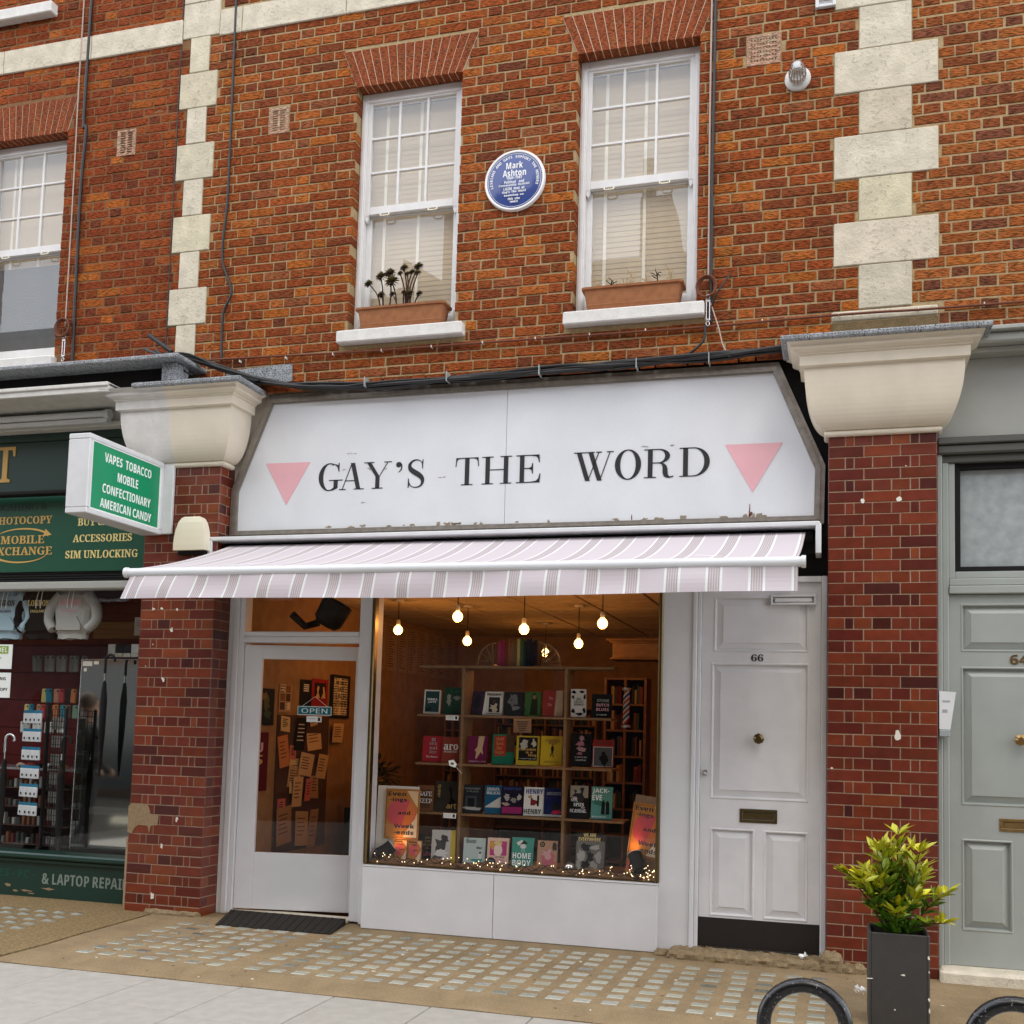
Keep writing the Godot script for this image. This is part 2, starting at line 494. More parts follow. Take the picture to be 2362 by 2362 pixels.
# A wall of bricks in Flemish bond on the owner. holes: [x0, x1, y0, y1, splay at the top, jamb depth]; splay widens a hole towards its top.
func flemish(owner_: Node, x0: float, x1: float, y0: float, y1: float, z: float, kind: String, holes: Array, seed_: int, most := 300) -> void:
	rng.seed = seed_
	var list := []
	var rows := int(ceil((y1 - y0) / COURSE))
	for r in rows:
		var y := y0 + r * COURSE
		var h := COURSE - 0.0125
		var x := x0 - (0.0 if r % 2 == 0 else 0.169) - 0.02 * sin(r * 1.7)
		var n := 0
		while x < x1:
			var w := (0.215 if n % 2 == 0 else 0.103) + rng.randf_range(-0.004, 0.004)
			var spans := [[maxf(x, x0), minf(x + w, x1), 0.0, 0.0]]
			for o: Array in holes:
				if y + h * 0.5 < o[2] or y + h * 0.5 > o[3]: continue
				var e: float = o[4] * (y + h * 0.5 - o[2]) / (o[3] - o[2])
				var hx0: float = o[0] - e - 0.005
				var hx1: float = o[1] + e + 0.005
				if o[5] > 0:
					hx0 += 0.005; hx1 -= 0.005
				var nxt := []
				for s: Array in spans:
					if s[1] <= hx0 or s[0] >= hx1: nxt.append(s)
					else:
						if s[0] < hx0 - 0.012: nxt.append([s[0], hx0, s[2], o[5]])
						if s[1] > hx1 + 0.012: nxt.append([hx1, s[1], o[5], s[3]])
				spans = nxt
			for s: Array in spans:
				if s[1] - s[0] > 0.018: list.append([s[0], y, s[1] - s[0], h, maxf(s[2], s[3])])
			x += w + 0.0125
			n += 1
	list.sort_custom(func(a, b): return absf(a[0] + 0.0) * 0.5 + a[1] < absf(b[0] + 0.0) * 0.5 + b[1])
	# shared variants of whole bricks
	var lib := {}
	for k: Array in [["s", 0.215, 28], ["h", 0.103, 22]]:
		lib[k[0]] = []
		for i in k[2]:
			var b := B.new()
			b.col = tone(kind)
			brick_into(b, 0, 0, 0, k[1], COURSE - 0.0125, 0.014, 0.0028)
			lib[k[0]].append(b.mesh())
	var rest := B.new()
	for i in list.size():
		var s: Array = list[i]
		var dz := rng.randf_range(-0.002, 0.003)
		if i < most:
			var d: float = s[4]
			if d == 0.0 and absf(s[2] - 0.215) < 0.006: pm("brick", lib.s[rng.randi() % 28], M.brick, owner_, v3(s[0], s[1], z + dz))
			elif d == 0.0 and absf(s[2] - 0.103) < 0.006: pm("brick", lib.h[rng.randi() % 22], M.brick, owner_, v3(s[0], s[1], z + dz))
			else:
				var b := B.new()
				b.col = tone(kind)
				brick_into(b, 0, 0, 0, s[2], s[3], maxf(d, 0.014), 0.0025)
				part("brick", b, M.brick, owner_, v3(s[0], s[1], z + dz))
		else:
			rest.col = tone(kind)
			brick_into(rest, s[0], s[1], z + dz, s[2], s[3], maxf(s[4], 0.014), 0.0028)
	if rest.V.size() > 0:
		part("brickwork", rest, M.brick, owner_).set_meta("kind", "stuff")

# a worn block: a box with rounded, uneven faces
func rock(lo: Vector3, hi: Vector3, amp: float, rnd: float, step: float, seed_: int) -> B:
	var b := B.new()
	var nz := noise(seed_, 6.0, 3)
	var m := (lo + hi) * 0.5
	var h := (hi - lo) * 0.5
	var P := func(p: Vector3) -> Vector3:
		var q := (p - m).abs()
		var e := v3(maxf(q.x - (h.x - rnd), 0), maxf(q.y - (h.y - rnd), 0), maxf(q.z - (h.z - rnd), 0))
		var inner := v3(clampf(p.x, lo.x + rnd, hi.x - rnd), clampf(p.y, lo.y + rnd, hi.y - rnd), clampf(p.z, lo.z + rnd, hi.z - rnd))
		var d := (p - inner)
		if d.length() > 1e-6: p = inner + d.normalized() * minf(d.length(), rnd)
		var k := nz.get_noise_3d(p.x * 3.0, p.y * 6.0, p.z * 6.0) * amp + nz.get_noise_3d(p.x * 14.0, p.y * 14.0, p.z * 14.0) * amp * 0.5
		return p + (d.normalized() if d.length() > 1e-6 else Vector3.UP) * k
	for a in 3:
		var u := (a + 1) % 3
		var w := (a + 2) % 3
		var nu := maxi(2, int(ceil(h[u] * 2.0 / step)))
		var nw := maxi(2, int(ceil(h[w] * 2.0 / step)))
		for s: float in [-1.0, 1.0]:
			var o := Vector3.ZERO
			o[a] = s
			for i in nu:
				for k in nw:
					var q: Array[Vector3] = []
					for c: Array in [[i, k], [i + 1, k], [i + 1, k + 1], [i, k + 1]]:
						var p := Vector3.ZERO
						p[a] = s * h[a]; p[u] = lerpf(-h[u], h[u], float(c[0]) / nu); p[w] = lerpf(-h[w], h[w], float(c[1]) / nw)
						q.append(P.call(m + p))
					b.quo(q[0], q[1], q[2], q[3], o)
	return b

# the wall behind the bricks: cells between the edges of the openings
func core(b: B, x0: float, x1: float, y0: float, y1: float, z0: float, z1: float, holes: Array) -> void:
	var xs := [x0, x1]
	var ys := [y0, y1]
	for o: Array in holes:
		for v in [o[0], o[1]]: if v > x0 and v < x1: xs.append(v)
		for v in [o[2], o[3]]: if v > y0 and v < y1: ys.append(v)
	xs.sort(); ys.sort()
	for i in xs.size() - 1:
		for k in ys.size() - 1:
			if xs[i + 1] - xs[i] < 1e-4 or ys[k + 1] - ys[k] < 1e-4: continue
			var cx: float = (xs[i] + xs[i + 1]) * 0.5
			var cy: float = (ys[k] + ys[k + 1]) * 0.5
			var inside := false
			for o: Array in holes:
				if cx > o[0] and cx < o[1] and cy > o[2] and cy < o[3]: inside = true
			if not inside: b.box(v3(xs[i], ys[k], z0), v3(xs[i + 1], ys[k + 1], z1))

# a flat gauged arch over an opening
func flat_arch(owner_: Node, xl: float, xr: float, y0: float, y1: float, splay: float, z: float, n: int) -> void:
	for i in n:
		for half in 2:
			var cut := 0.38 if i % 2 == 0 else 0.64
			var ta := 0.0 if half == 0 else cut + 0.006
			var tbb := cut - 0.006 if half == 0 else 1.0
			var poly := PackedVector2Array()
			for q: Array in [[i, ta, 1], [i + 1, ta, -1], [i + 1, tbb, -1], [i, tbb, 1]]:
				var u := float(q[0]) / n
				var lo := lerpf(xl, xr, u)
				var hi := lerpf(xl - splay, xr + splay, u)
				poly.append(Vector2(lerpf(lo, hi, q[1]) + q[2] * 0.003, lerpf(y0, y1, q[1])))
			var b := B.new()
			b.col = Color.WHITE * rng.randf_range(0.82, 1.14)
			b.prism(poly, z - 0.11, z + rng.randf_range(0.0, 0.0015))
			part("voussoir", b, M.arch_brick, owner_)
	var p := B.new()
	p.prism(PackedVector2Array([Vector2(xl, y0 + 0.002), Vector2(xr, y0 + 0.002), Vector2(xr + splay, y1), Vector2(xl - splay, y1)]), z - 0.1, z - 0.0018)
	part("arch_joint", p, M.putty, owner_)
# ---------------------------------------------------------------- upper storeys
const WZ := -0.10
const Y0 := 4.0929

func sash_window(house: Node3D, xl: float, xr: float, shade: String, sill_l: float, sill_r: float) -> void:
	var w := put(Node3D.new(), "window", house) as Node3D
	var y0 := 4.445
	var y1 := 6.405
	var b := B.new()
	b.box(v3(xl, y0, -0.32), v3(xl + 0.052, y1, -0.205), 0.004)
	b.box(v3(xr - 0.052, y0, -0.32), v3(xr, y1, -0.205), 0.004)
	b.box(v3(xl + 0.052, y1 - 0.055, -0.32), v3(xr - 0.052, y1, -0.208), 0.004)
	b.box(v3(xl + 0.052, y1 - 0.072, -0.235), v3(xr - 0.052, y1 - 0.05, -0.203), 0.004)
	b.box(v3(xl + 0.012, y0, -0.212), v3(xl + 0.040, y1 - 0.06, -0.199), 0.004)
	b.box(v3(xr - 0.040, y0, -0.212), v3(xr - 0.012, y1 - 0.06, -0.199), 0.004)
	part("frame", b, M.white_frame, w)
	var s := B.new()
	var a0 := xl + 0.052
	var a1 := xr - 0.052
	var g0 := a0 + 0.033
	var g1 := a1 - 0.033
	var gy0 := 5.486
	var gy1 := 6.318
	s.box(v3(a0, 5.415, -0.252), v3(g0, 6.345, -0.214), 0.003)
	s.box(v3(g1, 5.415, -0.252), v3(a1, 6.345, -0.214), 0.003)
	s.box(v3(g0, gy1, -0.252), v3(g1, 6.345, -0.216), 0.003)
	s.box(v3(g0, 5.425, -0.252), v3(g1, gy0, -0.216), 0.003)
	for k in 2:
		var x := lerpf(g0, g1, (k + 1) / 3.0)
		var y := lerpf(gy0, gy1, (k + 1) / 3.0)
		s.box(v3(x - 0.010, gy0, -0.248), v3(x + 0.010, gy1, -0.219), 0.003)
		s.box(v3(g0, y - 0.009, -0.246), v3(g1, y + 0.009, -0.2205), 0.003)
	for q: float in [a0, a1 - 0.033]:
		s.prism(PackedVector2Array([Vector2(q + 0.002, 5.415), Vector2(q + 0.031, 5.415), Vector2(q + 0.029, 5.385), Vector2(q + 0.016, 5.365), Vector2(q + 0.004, 5.385)]), -0.248, -0.217)
	part("upper_sash", s, M.white_frame, w)
	for i in 3:
		for k in 3:
			var p := B.new()
			var x0 := lerpf(g0, g1, i / 3.0)
			var x1 := lerpf(g0, g1, (i + 1) / 3.0)
			var yy0 := lerpf(gy0, gy1, k / 3.0)
			var yy1 := lerpf(gy0, gy1, (k + 1) / 3.0)
			# old panes sit a hair out of true
			var t := v3(0, 0, rng.randf_range(-0.0012, 0.0012))
			var u := v3(0, 0, rng.randf_range(-0.0012, 0.0012))
			p.quad(v3(x0, yy0, -0.234) + t, v3(x1, yy0, -0.234) - t, v3(x1, yy1, -0.234) + u, v3(x0, yy1, -0.234) - u)
			part("pane", p, M.upper_pane, w)
	var l := B.new()
	l.box(v3(a0, 4.475, -0.298), v3(a0 + 0.042, 5.46, -0.262), 0.003)
	l.box(v3(a1 - 0.042, 4.475, -0.298), v3(a1, 5.46, -0.262), 0.003)
	l.box(v3(a0 + 0.042, 4.475, -0.298), v3(a1 - 0.042, 4.600, -0.264), 0.003)
	l.box(v3(a0 + 0.042, 5.42, -0.298), v3(a1 - 0.042, 5.462, -0.264), 0.003)
	part("lower_sash", l, M.white_frame, w)
	var q := B.new()
	q.quad(v3(a0 + 0.04, 4.6, -0.281), v3(a1 - 0.04, 4.6, -0.281), v3(a1 - 0.04, 5.42, -0.281), v3(a0 + 0.04, 5.42, -0.281))
	part("pane", q, M.upper_pane, w)
	for f: float in [0.22, 0.74]:
		var x := lerpf(a0, a1, f)
		part("sash_lift", tb(curve([v3(x - 0.035, 5.428, -0.222), v3(x - 0.030, 5.406, -0.208), v3(x + 0.030, 5.406, -0.208), v3(x + 0.035, 5.428, -0.222)], 3), 0.006, 5), M.plastic_cream, w)
	var si := B.new()
	si.box(v3(sill_l, 4.348, -0.30), v3(sill_r, 4.442, -0.025), 0.008)
	part("sill", si, M.white_sill, w)
	if shade != "none":
		var v := B.new()
		var n := 46
		for i in n:
			var y := lerpf(4.50 if shade == "full" else 5.36, 6.34, i / float(n))
			if shade == "half" and i % 2 == 1: pass
			var c := 0.95 + 0.07 * rng.randf()
			v.col = Color(c, c, c)
			v.quad(v3(xl + 0.04, y, -0.330), v3(xr - 0.04, y, -0.330), v3(xr - 0.04, y + 0.046, -0.334), v3(xl + 0.04, y + 0.046, -0.334))
		part("blind", v, M.blind, w)
		var tp := B.new()
		for f: float in [0.2, 0.53, 0.93]:
			var x := lerpf(xl, xr, f)
			tp.box(v3(x - 0.012, 4.50 if shade == "full" else 5.36, -0.328), v3(x + 0.012, 6.36, -0.325))
		part("blind_tape", tp, M.plastic_cream, w)

func airbrick(house: Node3D, x0: float, x1: float, y0: float, y1: float, cols: int, rows: int, fw: float, fh: float) -> void:
	var a := put(Node3D.new(), "air_brick", house) as Node3D
	var b := B.new()
	var z := WZ + 0.004
	b.col = lin(0.62, 0.42, 0.31)
	var pad := 0.022
	# a grid of ribs left between the openings
	var gx0 := x0 + pad
	var gx1 := x1 - pad
	var gy0 := y0 + pad
	var gy1 := y1 - pad
	b.box(v3(x0, y0, z - 0.03), v3(gx0, y1, z), 0.003)
	b.box(v3(gx1, y0, z - 0.03), v3(x1, y1, z), 0.003)
	b.box(v3(gx0, y0, z - 0.03), v3(gx1, gy0, z), 0.003)
	b.box(v3(gx0, gy1, z - 0.03), v3(gx1, y1, z), 0.003)
	for i in cols + 1:
		var x := lerpf(gx0, gx1, float(i) / cols)
		var h := (gx1 - gx0) / cols * (1.0 - fw) * 0.5
		b.box(v3(x - h, gy0, z - 0.03), v3(x + h, gy1, z - 0.003))
	for i in rows + 1:
		var y := lerpf(gy0, gy1, float(i) / rows)
		var h := (gy1 - gy0) / rows * (1.0 - fh) * 0.5
		b.box(v3(gx0, y - h, z - 0.03), v3(gx1, y + h, z - 0.0035))
	part("grating", b, M.brick, a)
	part("cavity_shade", bx(v3(x0 + 0.01, y0 + 0.01, z - 0.06), v3(x1 - 0.01, y1 - 0.01, z - 0.026)), M.black, a)  # black block, shade of the openings put into its colour

func quoin(house: Node3D, x0: float, x1: float, y0: float, y1: float) -> void:
	var b := B.new()
	var c := rng.randf_range(0.88, 1.10)
	b.col = Color(c, c * rng.randf_range(0.97, 1.01), c * rng.randf_range(0.90, 1.02))
	b.box(v3(x0 + 0.002, y0 + 0.002, WZ - 0.02), v3(x1 - 0.002, y1 - 0.002, WZ + 0.006 + rng.randf_range(-0.001, 0.003)), 0.005)
	part("quoin_stone", b, M.stone, house)

func shell(house: Node3D, x0: float, x1: float, y: float) -> void:
	var b := B.new()
	b.box(v3(x0, y, -5.9), v3(x1, y + 0.12, -0.40))
	b.box(v3(x0, 9.9, -5.9), v3(x1, 10.1, -0.12))
	b.box(v3(x0, y, -6.1), v3(x1, 10.1, -5.9))
	b.box(v3(x0, y + 0.12, -5.9), v3(x0 + 0.1, 9.9, -0.36))
	b.box(v3(x1 - 0.1, y + 0.12, -5.9), v3(x1, 9.9, -0.36))
	part("inner_wall", b, M.room_dark, house)  # unseen inner walls, the shade of the rooms put into their colour

func houses() -> void:
	# the bookshop's house
	var h := thing("terraced_house", "middle brick house with two white sash windows above the white shop sign", "house", v3(0, 0, 0))
	var holes := [[-3.600, -2.735, 4.36, 6.405, 0.0, 0.11], [-1.838, -0.950, 4.36, 6.405, 0.0, 0.11]]
	var b := B.new()
	var oh := []
	for o: Array in holes: oh.append([o[0] - 0.004, o[1] + 0.004, 4.345, 6.41])
	core(b, -5.02, 0.30, 4.075, 9.95, -0.36, WZ - 0.006, oh)
	part("wall", b, M.mortar, h)
	shell(h, -5.0, 0.28, 2.72)
	var cut := holes.duplicate()
	cut.append([-3.600, -2.735, 6.405, 6.705, 0.118, 0.0])
	cut.append([-1.838, -0.950, 6.405, 6.705, 0.118, 0.0])
	cut.append([-3.665, -2.648, 4.34, 4.445, 0.0, 0.0])
	cut.append([-1.895, -0.885, 4.34, 4.445, 0.0, 0.0])
	cut.append([-4.362, -4.180, 6.118, 6.342, 0.0, 0.0])
	cut.append([-0.628, -0.392, 6.120, 6.352, 0.0, 0.0])
	cut.append([-5.5, 0.0, 7.022, 7.248, 0.0, 0.0])
	for i in 12:
		var y := 4.0929 + COURSE * 3 + i * COURSE * 4
		var wide_l := i % 2 == 1
		var wide_r := i % 2 == 1
		cut.append([-6.0, -4.845 if (wide_l and i < 10) else -4.93, y, y + COURSE * 4, 0.0, 0.0])
		cut.append([-0.036 if wide_r else 0.125, 1.0, y, y + COURSE * 4, 0.0, 0.0])
	cut.append([-0.046, 0.63, 4.10, 4.3155, 0.0, 0.0])
	cut.append([-5.5, -4.90, 4.0, 4.3155, 0.0, 0.0])
	flemish(h, -5.0, 0.3, Y0 - COURSE, 7.75, WZ, "middle", cut, 11)
	rng.seed = 5
	flat_arch(h, -3.600, -2.735, 6.405, 6.705, 0.125, WZ + 0.005, 15)
	flat_arch(h, -1.838, -0.950, 6.405, 6.705, 0.125, WZ + 0.005, 15)
	sash_window(h, -3.600, -2.735, "full", -3.66, -2.652)
	sash_window(h, -1.838, -0.950, "full", -1.890, -0.890)
	airbrick(h, -4.358, -4.184, 6.122, 6.338, 2, 9, 0.72, 0.62)
	airbrick(h, -0.624, -0.396, 6.124, 6.348, 9, 6, 0.5, 0.5)
	for i in 11:
		var y := 4.0929 + COURSE * 3 + i * COURSE * 4
		var wide := i % 2 == 1
		if i < 10: quoin(h, -5.19 if wide else -5.11, -4.845 if wide else -4.93, y, y + COURSE * 4)
		quoin(h, -0.036 if wide else 0.125, 0.629 if wide else 0.463, y, y + COURSE * 4)
	quoin(h, -5.19, -4.845, 4.0929 + COURSE * 43 , 8.2)
	var base := B.new()
	base.box(v3(-0.046, 4.10, -0.15), v3(0.622, 4.24, WZ + 0.014), 0.012)
	part("base_stone", base, M.stone_dark, h)
	part("base_stone", bx(v3(-0.046, 4.244, -0.15), v3(0.622, 4.312, WZ + 0.004), 0.008), M.stone, h)
	part("base_stone", bx(v3(-5.13, 4.10, -0.15), v3(-4.87, 4.30, WZ + 0.012), 0.012), M.stone_dark, h)
	# string course, in lengths
	var xs := [-4.843, -4.64, -3.72, -2.7, -1.6, -0.5]
	for i in xs.size() - 1:
		part("band_stone", bx(v3(xs[i] + 0.003, 7.024, -0.14), v3(xs[i + 1] - 0.003, 7.245, WZ + 0.014), 0.006), M.stone, h)
	# left neighbour
	var l := thing("terraced_house", "red brick house beside it with one half-open window over the green shop", "house")
	b = B.new()
	core(b, -9.5, -5.025, 4.075, 9.95, -0.36, WZ - 0.0055, [[-7.152, -6.264, 4.345, 6.41]])
	part("wall", b, M.mortar_left, l)
	shell(l, -9.5, -5.05, 2.72)
	var lc := [[-7.148, -6.268, 4.36, 6.405, 0.0, 0.11], [-7.148, -6.268, 6.405, 6.705, 0.09, 0.0], [-7.3, -6.2, 4.34, 4.445, 0.0, 0.0], [-5.772, -5.586, 6.114, 6.346, 0.0, 0.0], [-9, -5.19, 7.006, 7.224, 0.0, 0.0]]
	for i in 12:
		var y := 4.0929 + COURSE * 3 + i * COURSE * 4
		lc.append([-5.19 if i % 2 == 1 else -5.11, 0.0, y, y + COURSE * 4, 0.0, 0.0])
	lc.append([-5.19, 0.0, 7.0, 7.4, 0.0, 0.0])
	flemish(l, -7.75, -5.06, Y0, 7.75, WZ - 0.002, "left", lc, 23)
	rng.seed = 6
	flat_arch(l, -7.148, -6.268, 6.405, 6.705, 0.085, WZ + 0.003, 15)
	sash_window(l, -7.148, -6.268, "half", -7.22, -6.24)
	airbrick(l, -5.768, -5.590, 6.118, 6.342, 2, 9, 0.72, 0.62)
	for q: Array in [[-7.9, -6.972], [-6.966, -6.08], [-6.074, -5.194]]:
		part("band_stone", bx(v3(q[0], 7.010, -0.14), v3(q[1], 7.221, WZ + 0.012), 0.006), M.stone, l)
	part("window_sill", bx(v3(-7.9, 7.46, -0.2), v3(-6.45, 7.56, -0.02), 0.008), M.white_sill, l)
	# right neighbour
	var r := thing("terraced_house", "orange brown brick house above the grey painted door", "house")
	b = B.new()
	core(b, 0.305, 5.0, 4.10, 9.95, -0.36, WZ - 0.0052, [])
	part("wall", b, M.mortar, r)
	shell(r, 0.32, 5.0, 2.72)
	var rc := [[-1.0, 0.63, 4.0, 4.3155, 0.0, 0.0]]
	for i in 12:
		var y := 4.0929 + COURSE * 3 + i * COURSE * 4
		rc.append([-1.0, 0.629 if i % 2 == 1 else 0.463, y, y + COURSE * 4, 0.0, 0.0])
	flemish(r, 0.32, 2.3, Y0 + 0.02, 6.95, WZ - 0.001, "right", rc, 37)

# a moulded block lofted from levels [half width, front z, y]
func loft(b: B, cx: float, lv: Array, back: float, from := -9.0, to := 9.0) -> void:
	for i in lv.size() - 1:
		var p: Array = lv[i]
		var q: Array = lv[i + 1]
		var pa := maxf(cx - p[0], from)
		var pb := minf(cx + p[0], to)
		var qa := maxf(cx - q[0], from)
		var qb := minf(cx + q[0], to)
		b.quad(v3(pa, p[2], p[1]), v3(pb, p[2], p[1]), v3(qb, q[2], q[1]), v3(qa, q[2], q[1]))
		b.quad(v3(pb, p[2], p[1]), v3(pb, p[2], back), v3(qb, q[2], back), v3(qb, q[2], q[1]))
		b.quad(v3(pa, p[2], back), v3(pa, p[2], p[1]), v3(qa, q[2], q[1]), v3(qa, q[2], back))
	var e: Array = lv[lv.size() - 1]
	b.quad(v3(maxf(cx - e[0], from), e[2], e[1]), v3(minf(cx + e[0], to), e[2], e[1]), v3(minf(cx + e[0], to), e[2], back), v3(maxf(cx - e[0], from), e[2], back))
	var s: Array = lv[0]
	b.quad(v3(maxf(cx - s[0], from), s[2], back), v3(minf(cx + s[0], to), s[2], back), v3(minf(cx + s[0], to), s[2], s[1]), v3(maxf(cx - s[0], from), s[2], s[1]))

func corbel(label: String, cx: float, split: bool) -> void:
	var c := thing("corbel", label, "corbel", v3(cx, 0, 0))
	var bowl := []
	for i in 15:
		var t := PI * 0.5 * i / 14.0
		bowl.append([0.345 + 0.142 * sin(t), 0.015 + 0.150 * sin(t), 3.468 + 0.385 * (1.0 - cos(t))])
	var corn := [[0.487, 0.165, 3.853], [0.515, 0.195, 3.860], [0.515, 0.195, 3.925], [0.528, 0.208, 3.930], [0.528, 0.208, 3.938]]
	for i in 9:
		var t := i / 8.0
		corn.append([lerpf(0.530, 0.612, t) + 0.016 * sin(TAU * t), lerpf(0.210, 0.288, t) + 0.016 * sin(TAU * t), lerpf(3.940, 4.005, t)])
	var neck := []
	for i in 9:
		var t := -PI * 0.5 + PI * i / 8.0
		neck.append([0.343 + 0.020 * cos(t), 0.010 + 0.020 * cos(t), 3.449 + 0.019 * sin(t)])
	for k: Array in [["neck_moulding", neck], ["bowl", bowl], ["cornice", corn]]:
		if split and k[0] != "neck_moulding":
			var b0 := B.new()
			loft(b0, 0, k[1], -0.14, -9, -0.05)
			part(k[0], b0, M.cream_white, c).set_meta("label", "white painted half of the corbel")
			var b1 := B.new()
			loft(b1, 0, k[1], -0.14, -0.05, 9)
			part(k[0], b1, M.cream, c).set_meta("label", "cream painted half of the corbel")
		else:
			var b := B.new()
			loft(b, 0, k[1], -0.14)
			part(k[0], b, M.cream, c)
	var cap := B.new()
	loft(cap, 0, [[0.625, 0.300, 3.998], [0.632, 0.306, 4.006], [0.632, 0.306, 4.026], [0.626, 0.300, 4.032]], -0.09, -0.30 if split else -9.0)
	var ca := -0.30 if split else -0.626
	cap.quad(v3(ca, 4.032, 0.300), v3(0.626, 4.032, 0.300), v3(0.626, 4.105, -0.09), v3(ca, 4.105, -0.09))
	part("lead_cap", cap, M.lead, c)

func pillar(label: String, x0: float, x1: float, seed_: int, side: float) -> Node3D:
	var p := thing("brick_pillar", label, "pillar", v3(x0, 0, 0))
	rng.seed = seed_
	var w := x1 - x0
	var b := B.new()
	b.box(v3(0.004, 0.0, -0.40), v3(w - 0.004, 3.45, -0.0035))
	part("joints", b, M.glazed_joint, p)
	var cs := 0.075
	var rest := B.new()
	for r in 46:
		var y := 3.44 - (r + 1) * cs
		var pieces := [1.0, 1.0, 1.0] if r % 2 == 1 else [0.46, 0.235, 0.49, 0.50, 0.49, 0.235, 0.46]
		var sum := 0.0
		for q: float in pieces: sum += q
		var x := 0.0
		for q: float in pieces:
			var l := w * q / sum
			var bb := B.new()
			bb.col = tone("glazed")
			brick_into(bb, 0, 0, 0, l - 0.0065, cs - 0.0065, 0.012, 0.0009)
			part("brick", bb, M.glazed, p, v3(x + 0.003, y + 0.003, rng.randf_range(-0.0006, 0.0008)))
			x += l
		# the visible flank, and the other one joined
		for s in 2:
			var lens := [0.105, 0.215, 0.06] if r % 2 == 0 else [0.215, 0.165]
			var z := 0.0
			var right := s == 0
			for l: float in lens:
				if right == (side > 0) and z < 0.22:
					var bb := B.new()
					bb.col = tone("glazed")
					brick_into(bb, 0, 0, 0, l - 0.0065, cs - 0.0065, 0.012, 0.0009)
					part("brick", bb, M.glazed, p, v3(w if right else 0.0, y + 0.003, -z - 0.003) if right else v3(0, y + 0.003, -z - l + 0.003), v3(0, PI * 0.5 if right else -PI * 0.5, 0))
				else:
					rest.col = tone("glazed")
					rest.xf = Transform3D(Basis.from_euler(v3(0, PI * 0.5 if right else -PI * 0.5, 0)), v3(w, y + 0.003, -z - 0.003) if right else v3(0, y + 0.003, -z - l + 0.003))
					brick_into(rest, 0, 0, 0, l - 0.0065, cs - 0.0065, 0.012, 0.0009)
				z += l
	part("brickwork", rest, M.glazed, p).set_meta("kind", "stuff")
	return p

func blob(cx: float, cy: float, rx: float, ry: float, n: int, seed_: int, rough := 0.35) -> PackedVector2Array:
	var r := RandomNumberGenerator.new()
	r.seed = seed_
	var o := PackedVector2Array()
	for i in n:
		var k := 1.0 + r.randf_range(-rough, rough)
		o.append(Vector2(cx + rx * k * cos(TAU * i / n), cy + ry * k * sin(TAU * i / n)))
	return o

func pillars() -> void:
	var l := pillar("red glazed brick pillar between the green shop and the bookshop door, chipped low down", -5.226, -4.572, 71, 1.0)
	var b := B.new()
	b.prism(PackedVector2Array([Vector2(-0.006, 0.60), Vector2(0.03, 0.585), Vector2(0.055, 0.63), Vector2(0.085, 0.655), Vector2(0.17, 0.652), Vector2(0.185, 0.60), Vector2(0.20, 0.655), Vector2(0.255, 0.66), Vector2(0.262, 0.738), Vector2(0.19, 0.742), Vector2(0.175, 0.79), Vector2(0.15, 0.815), Vector2(0.02, 0.818), Vector2(-0.006, 0.795)]), -0.02, 0.0045)
	part("chipped_patch", b, M.chipped, l)
	for s: Array in [[0.12, 2.32, 0.018, 0.014], [0.195, 2.325, 0.014, 0.012], [0.33, 2.315, 0.012, 0.012], [0.29, 2.16, 0.016, 0.02], [0.13, 2.045, 0.006, 0.006], [0.235, 1.775, 0.016, 0.022], [0.42, 0.71, 0.016, 0.02], [0.30, 0.505, 0.010, 0.026], [0.24, 0.13, 0.02, 0.03], [0.075, 1.875, 0.007, 0.006]]:
		var d := B.new()
		d.prism(blob(s[0], s[1], s[2] * 0.75, s[3] * 0.75, 9, int(s[1] * 1000), 0.5), -0.005, 0.0035)
		part("filler_spot", d, M.plain_paper, l)
	part("plinth", bx(v3(-0.022, 0.0, -0.06), v3(0.0, 0.555, -0.006), 0.003), M.glazed_joint, l)
	var r := pillar("tall red glazed brick pillar between the white door and the grey door", -0.062, 0.607, 72, -1.0)
	for s: Array in [[0.217, 3.00, 0.014, 0.014], [0.437, 3.005, 0.016, 0.015], [0.43, 1.49, 0.02, 0.03], [0.48, 3.22, 0.004, 0.004], [0.03, 1.27, 0.008, 0.005]]:
		var d := B.new()
		d.prism(blob(s[0], s[1], s[2], s[3], 9, int(s[1] * 1000), 0.25), -0.005, 0.003)
		part("filler_spot", d, M.plain_paper, r)
	# mortar haunch at the feet
	part("mortar_foot", rock(v3(0.18, -0.03, -0.03), v3(0.665, 0.035, 0.035), 0.014, 0.03, 0.022, 3), M.step_stone, l)
	part("mortar_foot", rock(v3(-0.03, -0.03, -0.03), v3(0.10, 0.12, 0.09), 0.02, 0.045, 0.022, 4), M.step_stone, r)
	part("mortar_foot", rock(v3(0.08, -0.03, -0.03), v3(0.24, 0.055, 0.07), 0.02, 0.035, 0.022, 5), M.step_stone, r)
	corbel("cream corbel with a white half above the pillar beside the projecting green sign", -4.899, true)
	corbel("wholly cream corbel above the pillar between the two house doors", 0.2725, false)
# ---------------------------------------------------------------- wiring and fittings on the wall
func one(called: String, b: B, m: Material, label: String, category: String, at := Vector3.ZERO, rot := Vector3.ZERO, group := "") -> MeshInstance3D:
	return tag(part(called, b, m, self, at, rot), label, category, group) as MeshInstance3D

func sag(a: Vector3, b: Vector3, d: float, n := 10) -> Array:
	var o := []
	for i in n + 1:
		var t := float(i) / n
		o.append(a.lerp(b, t) - v3(0, d * 4 * t * (1 - t), 0))
	return o

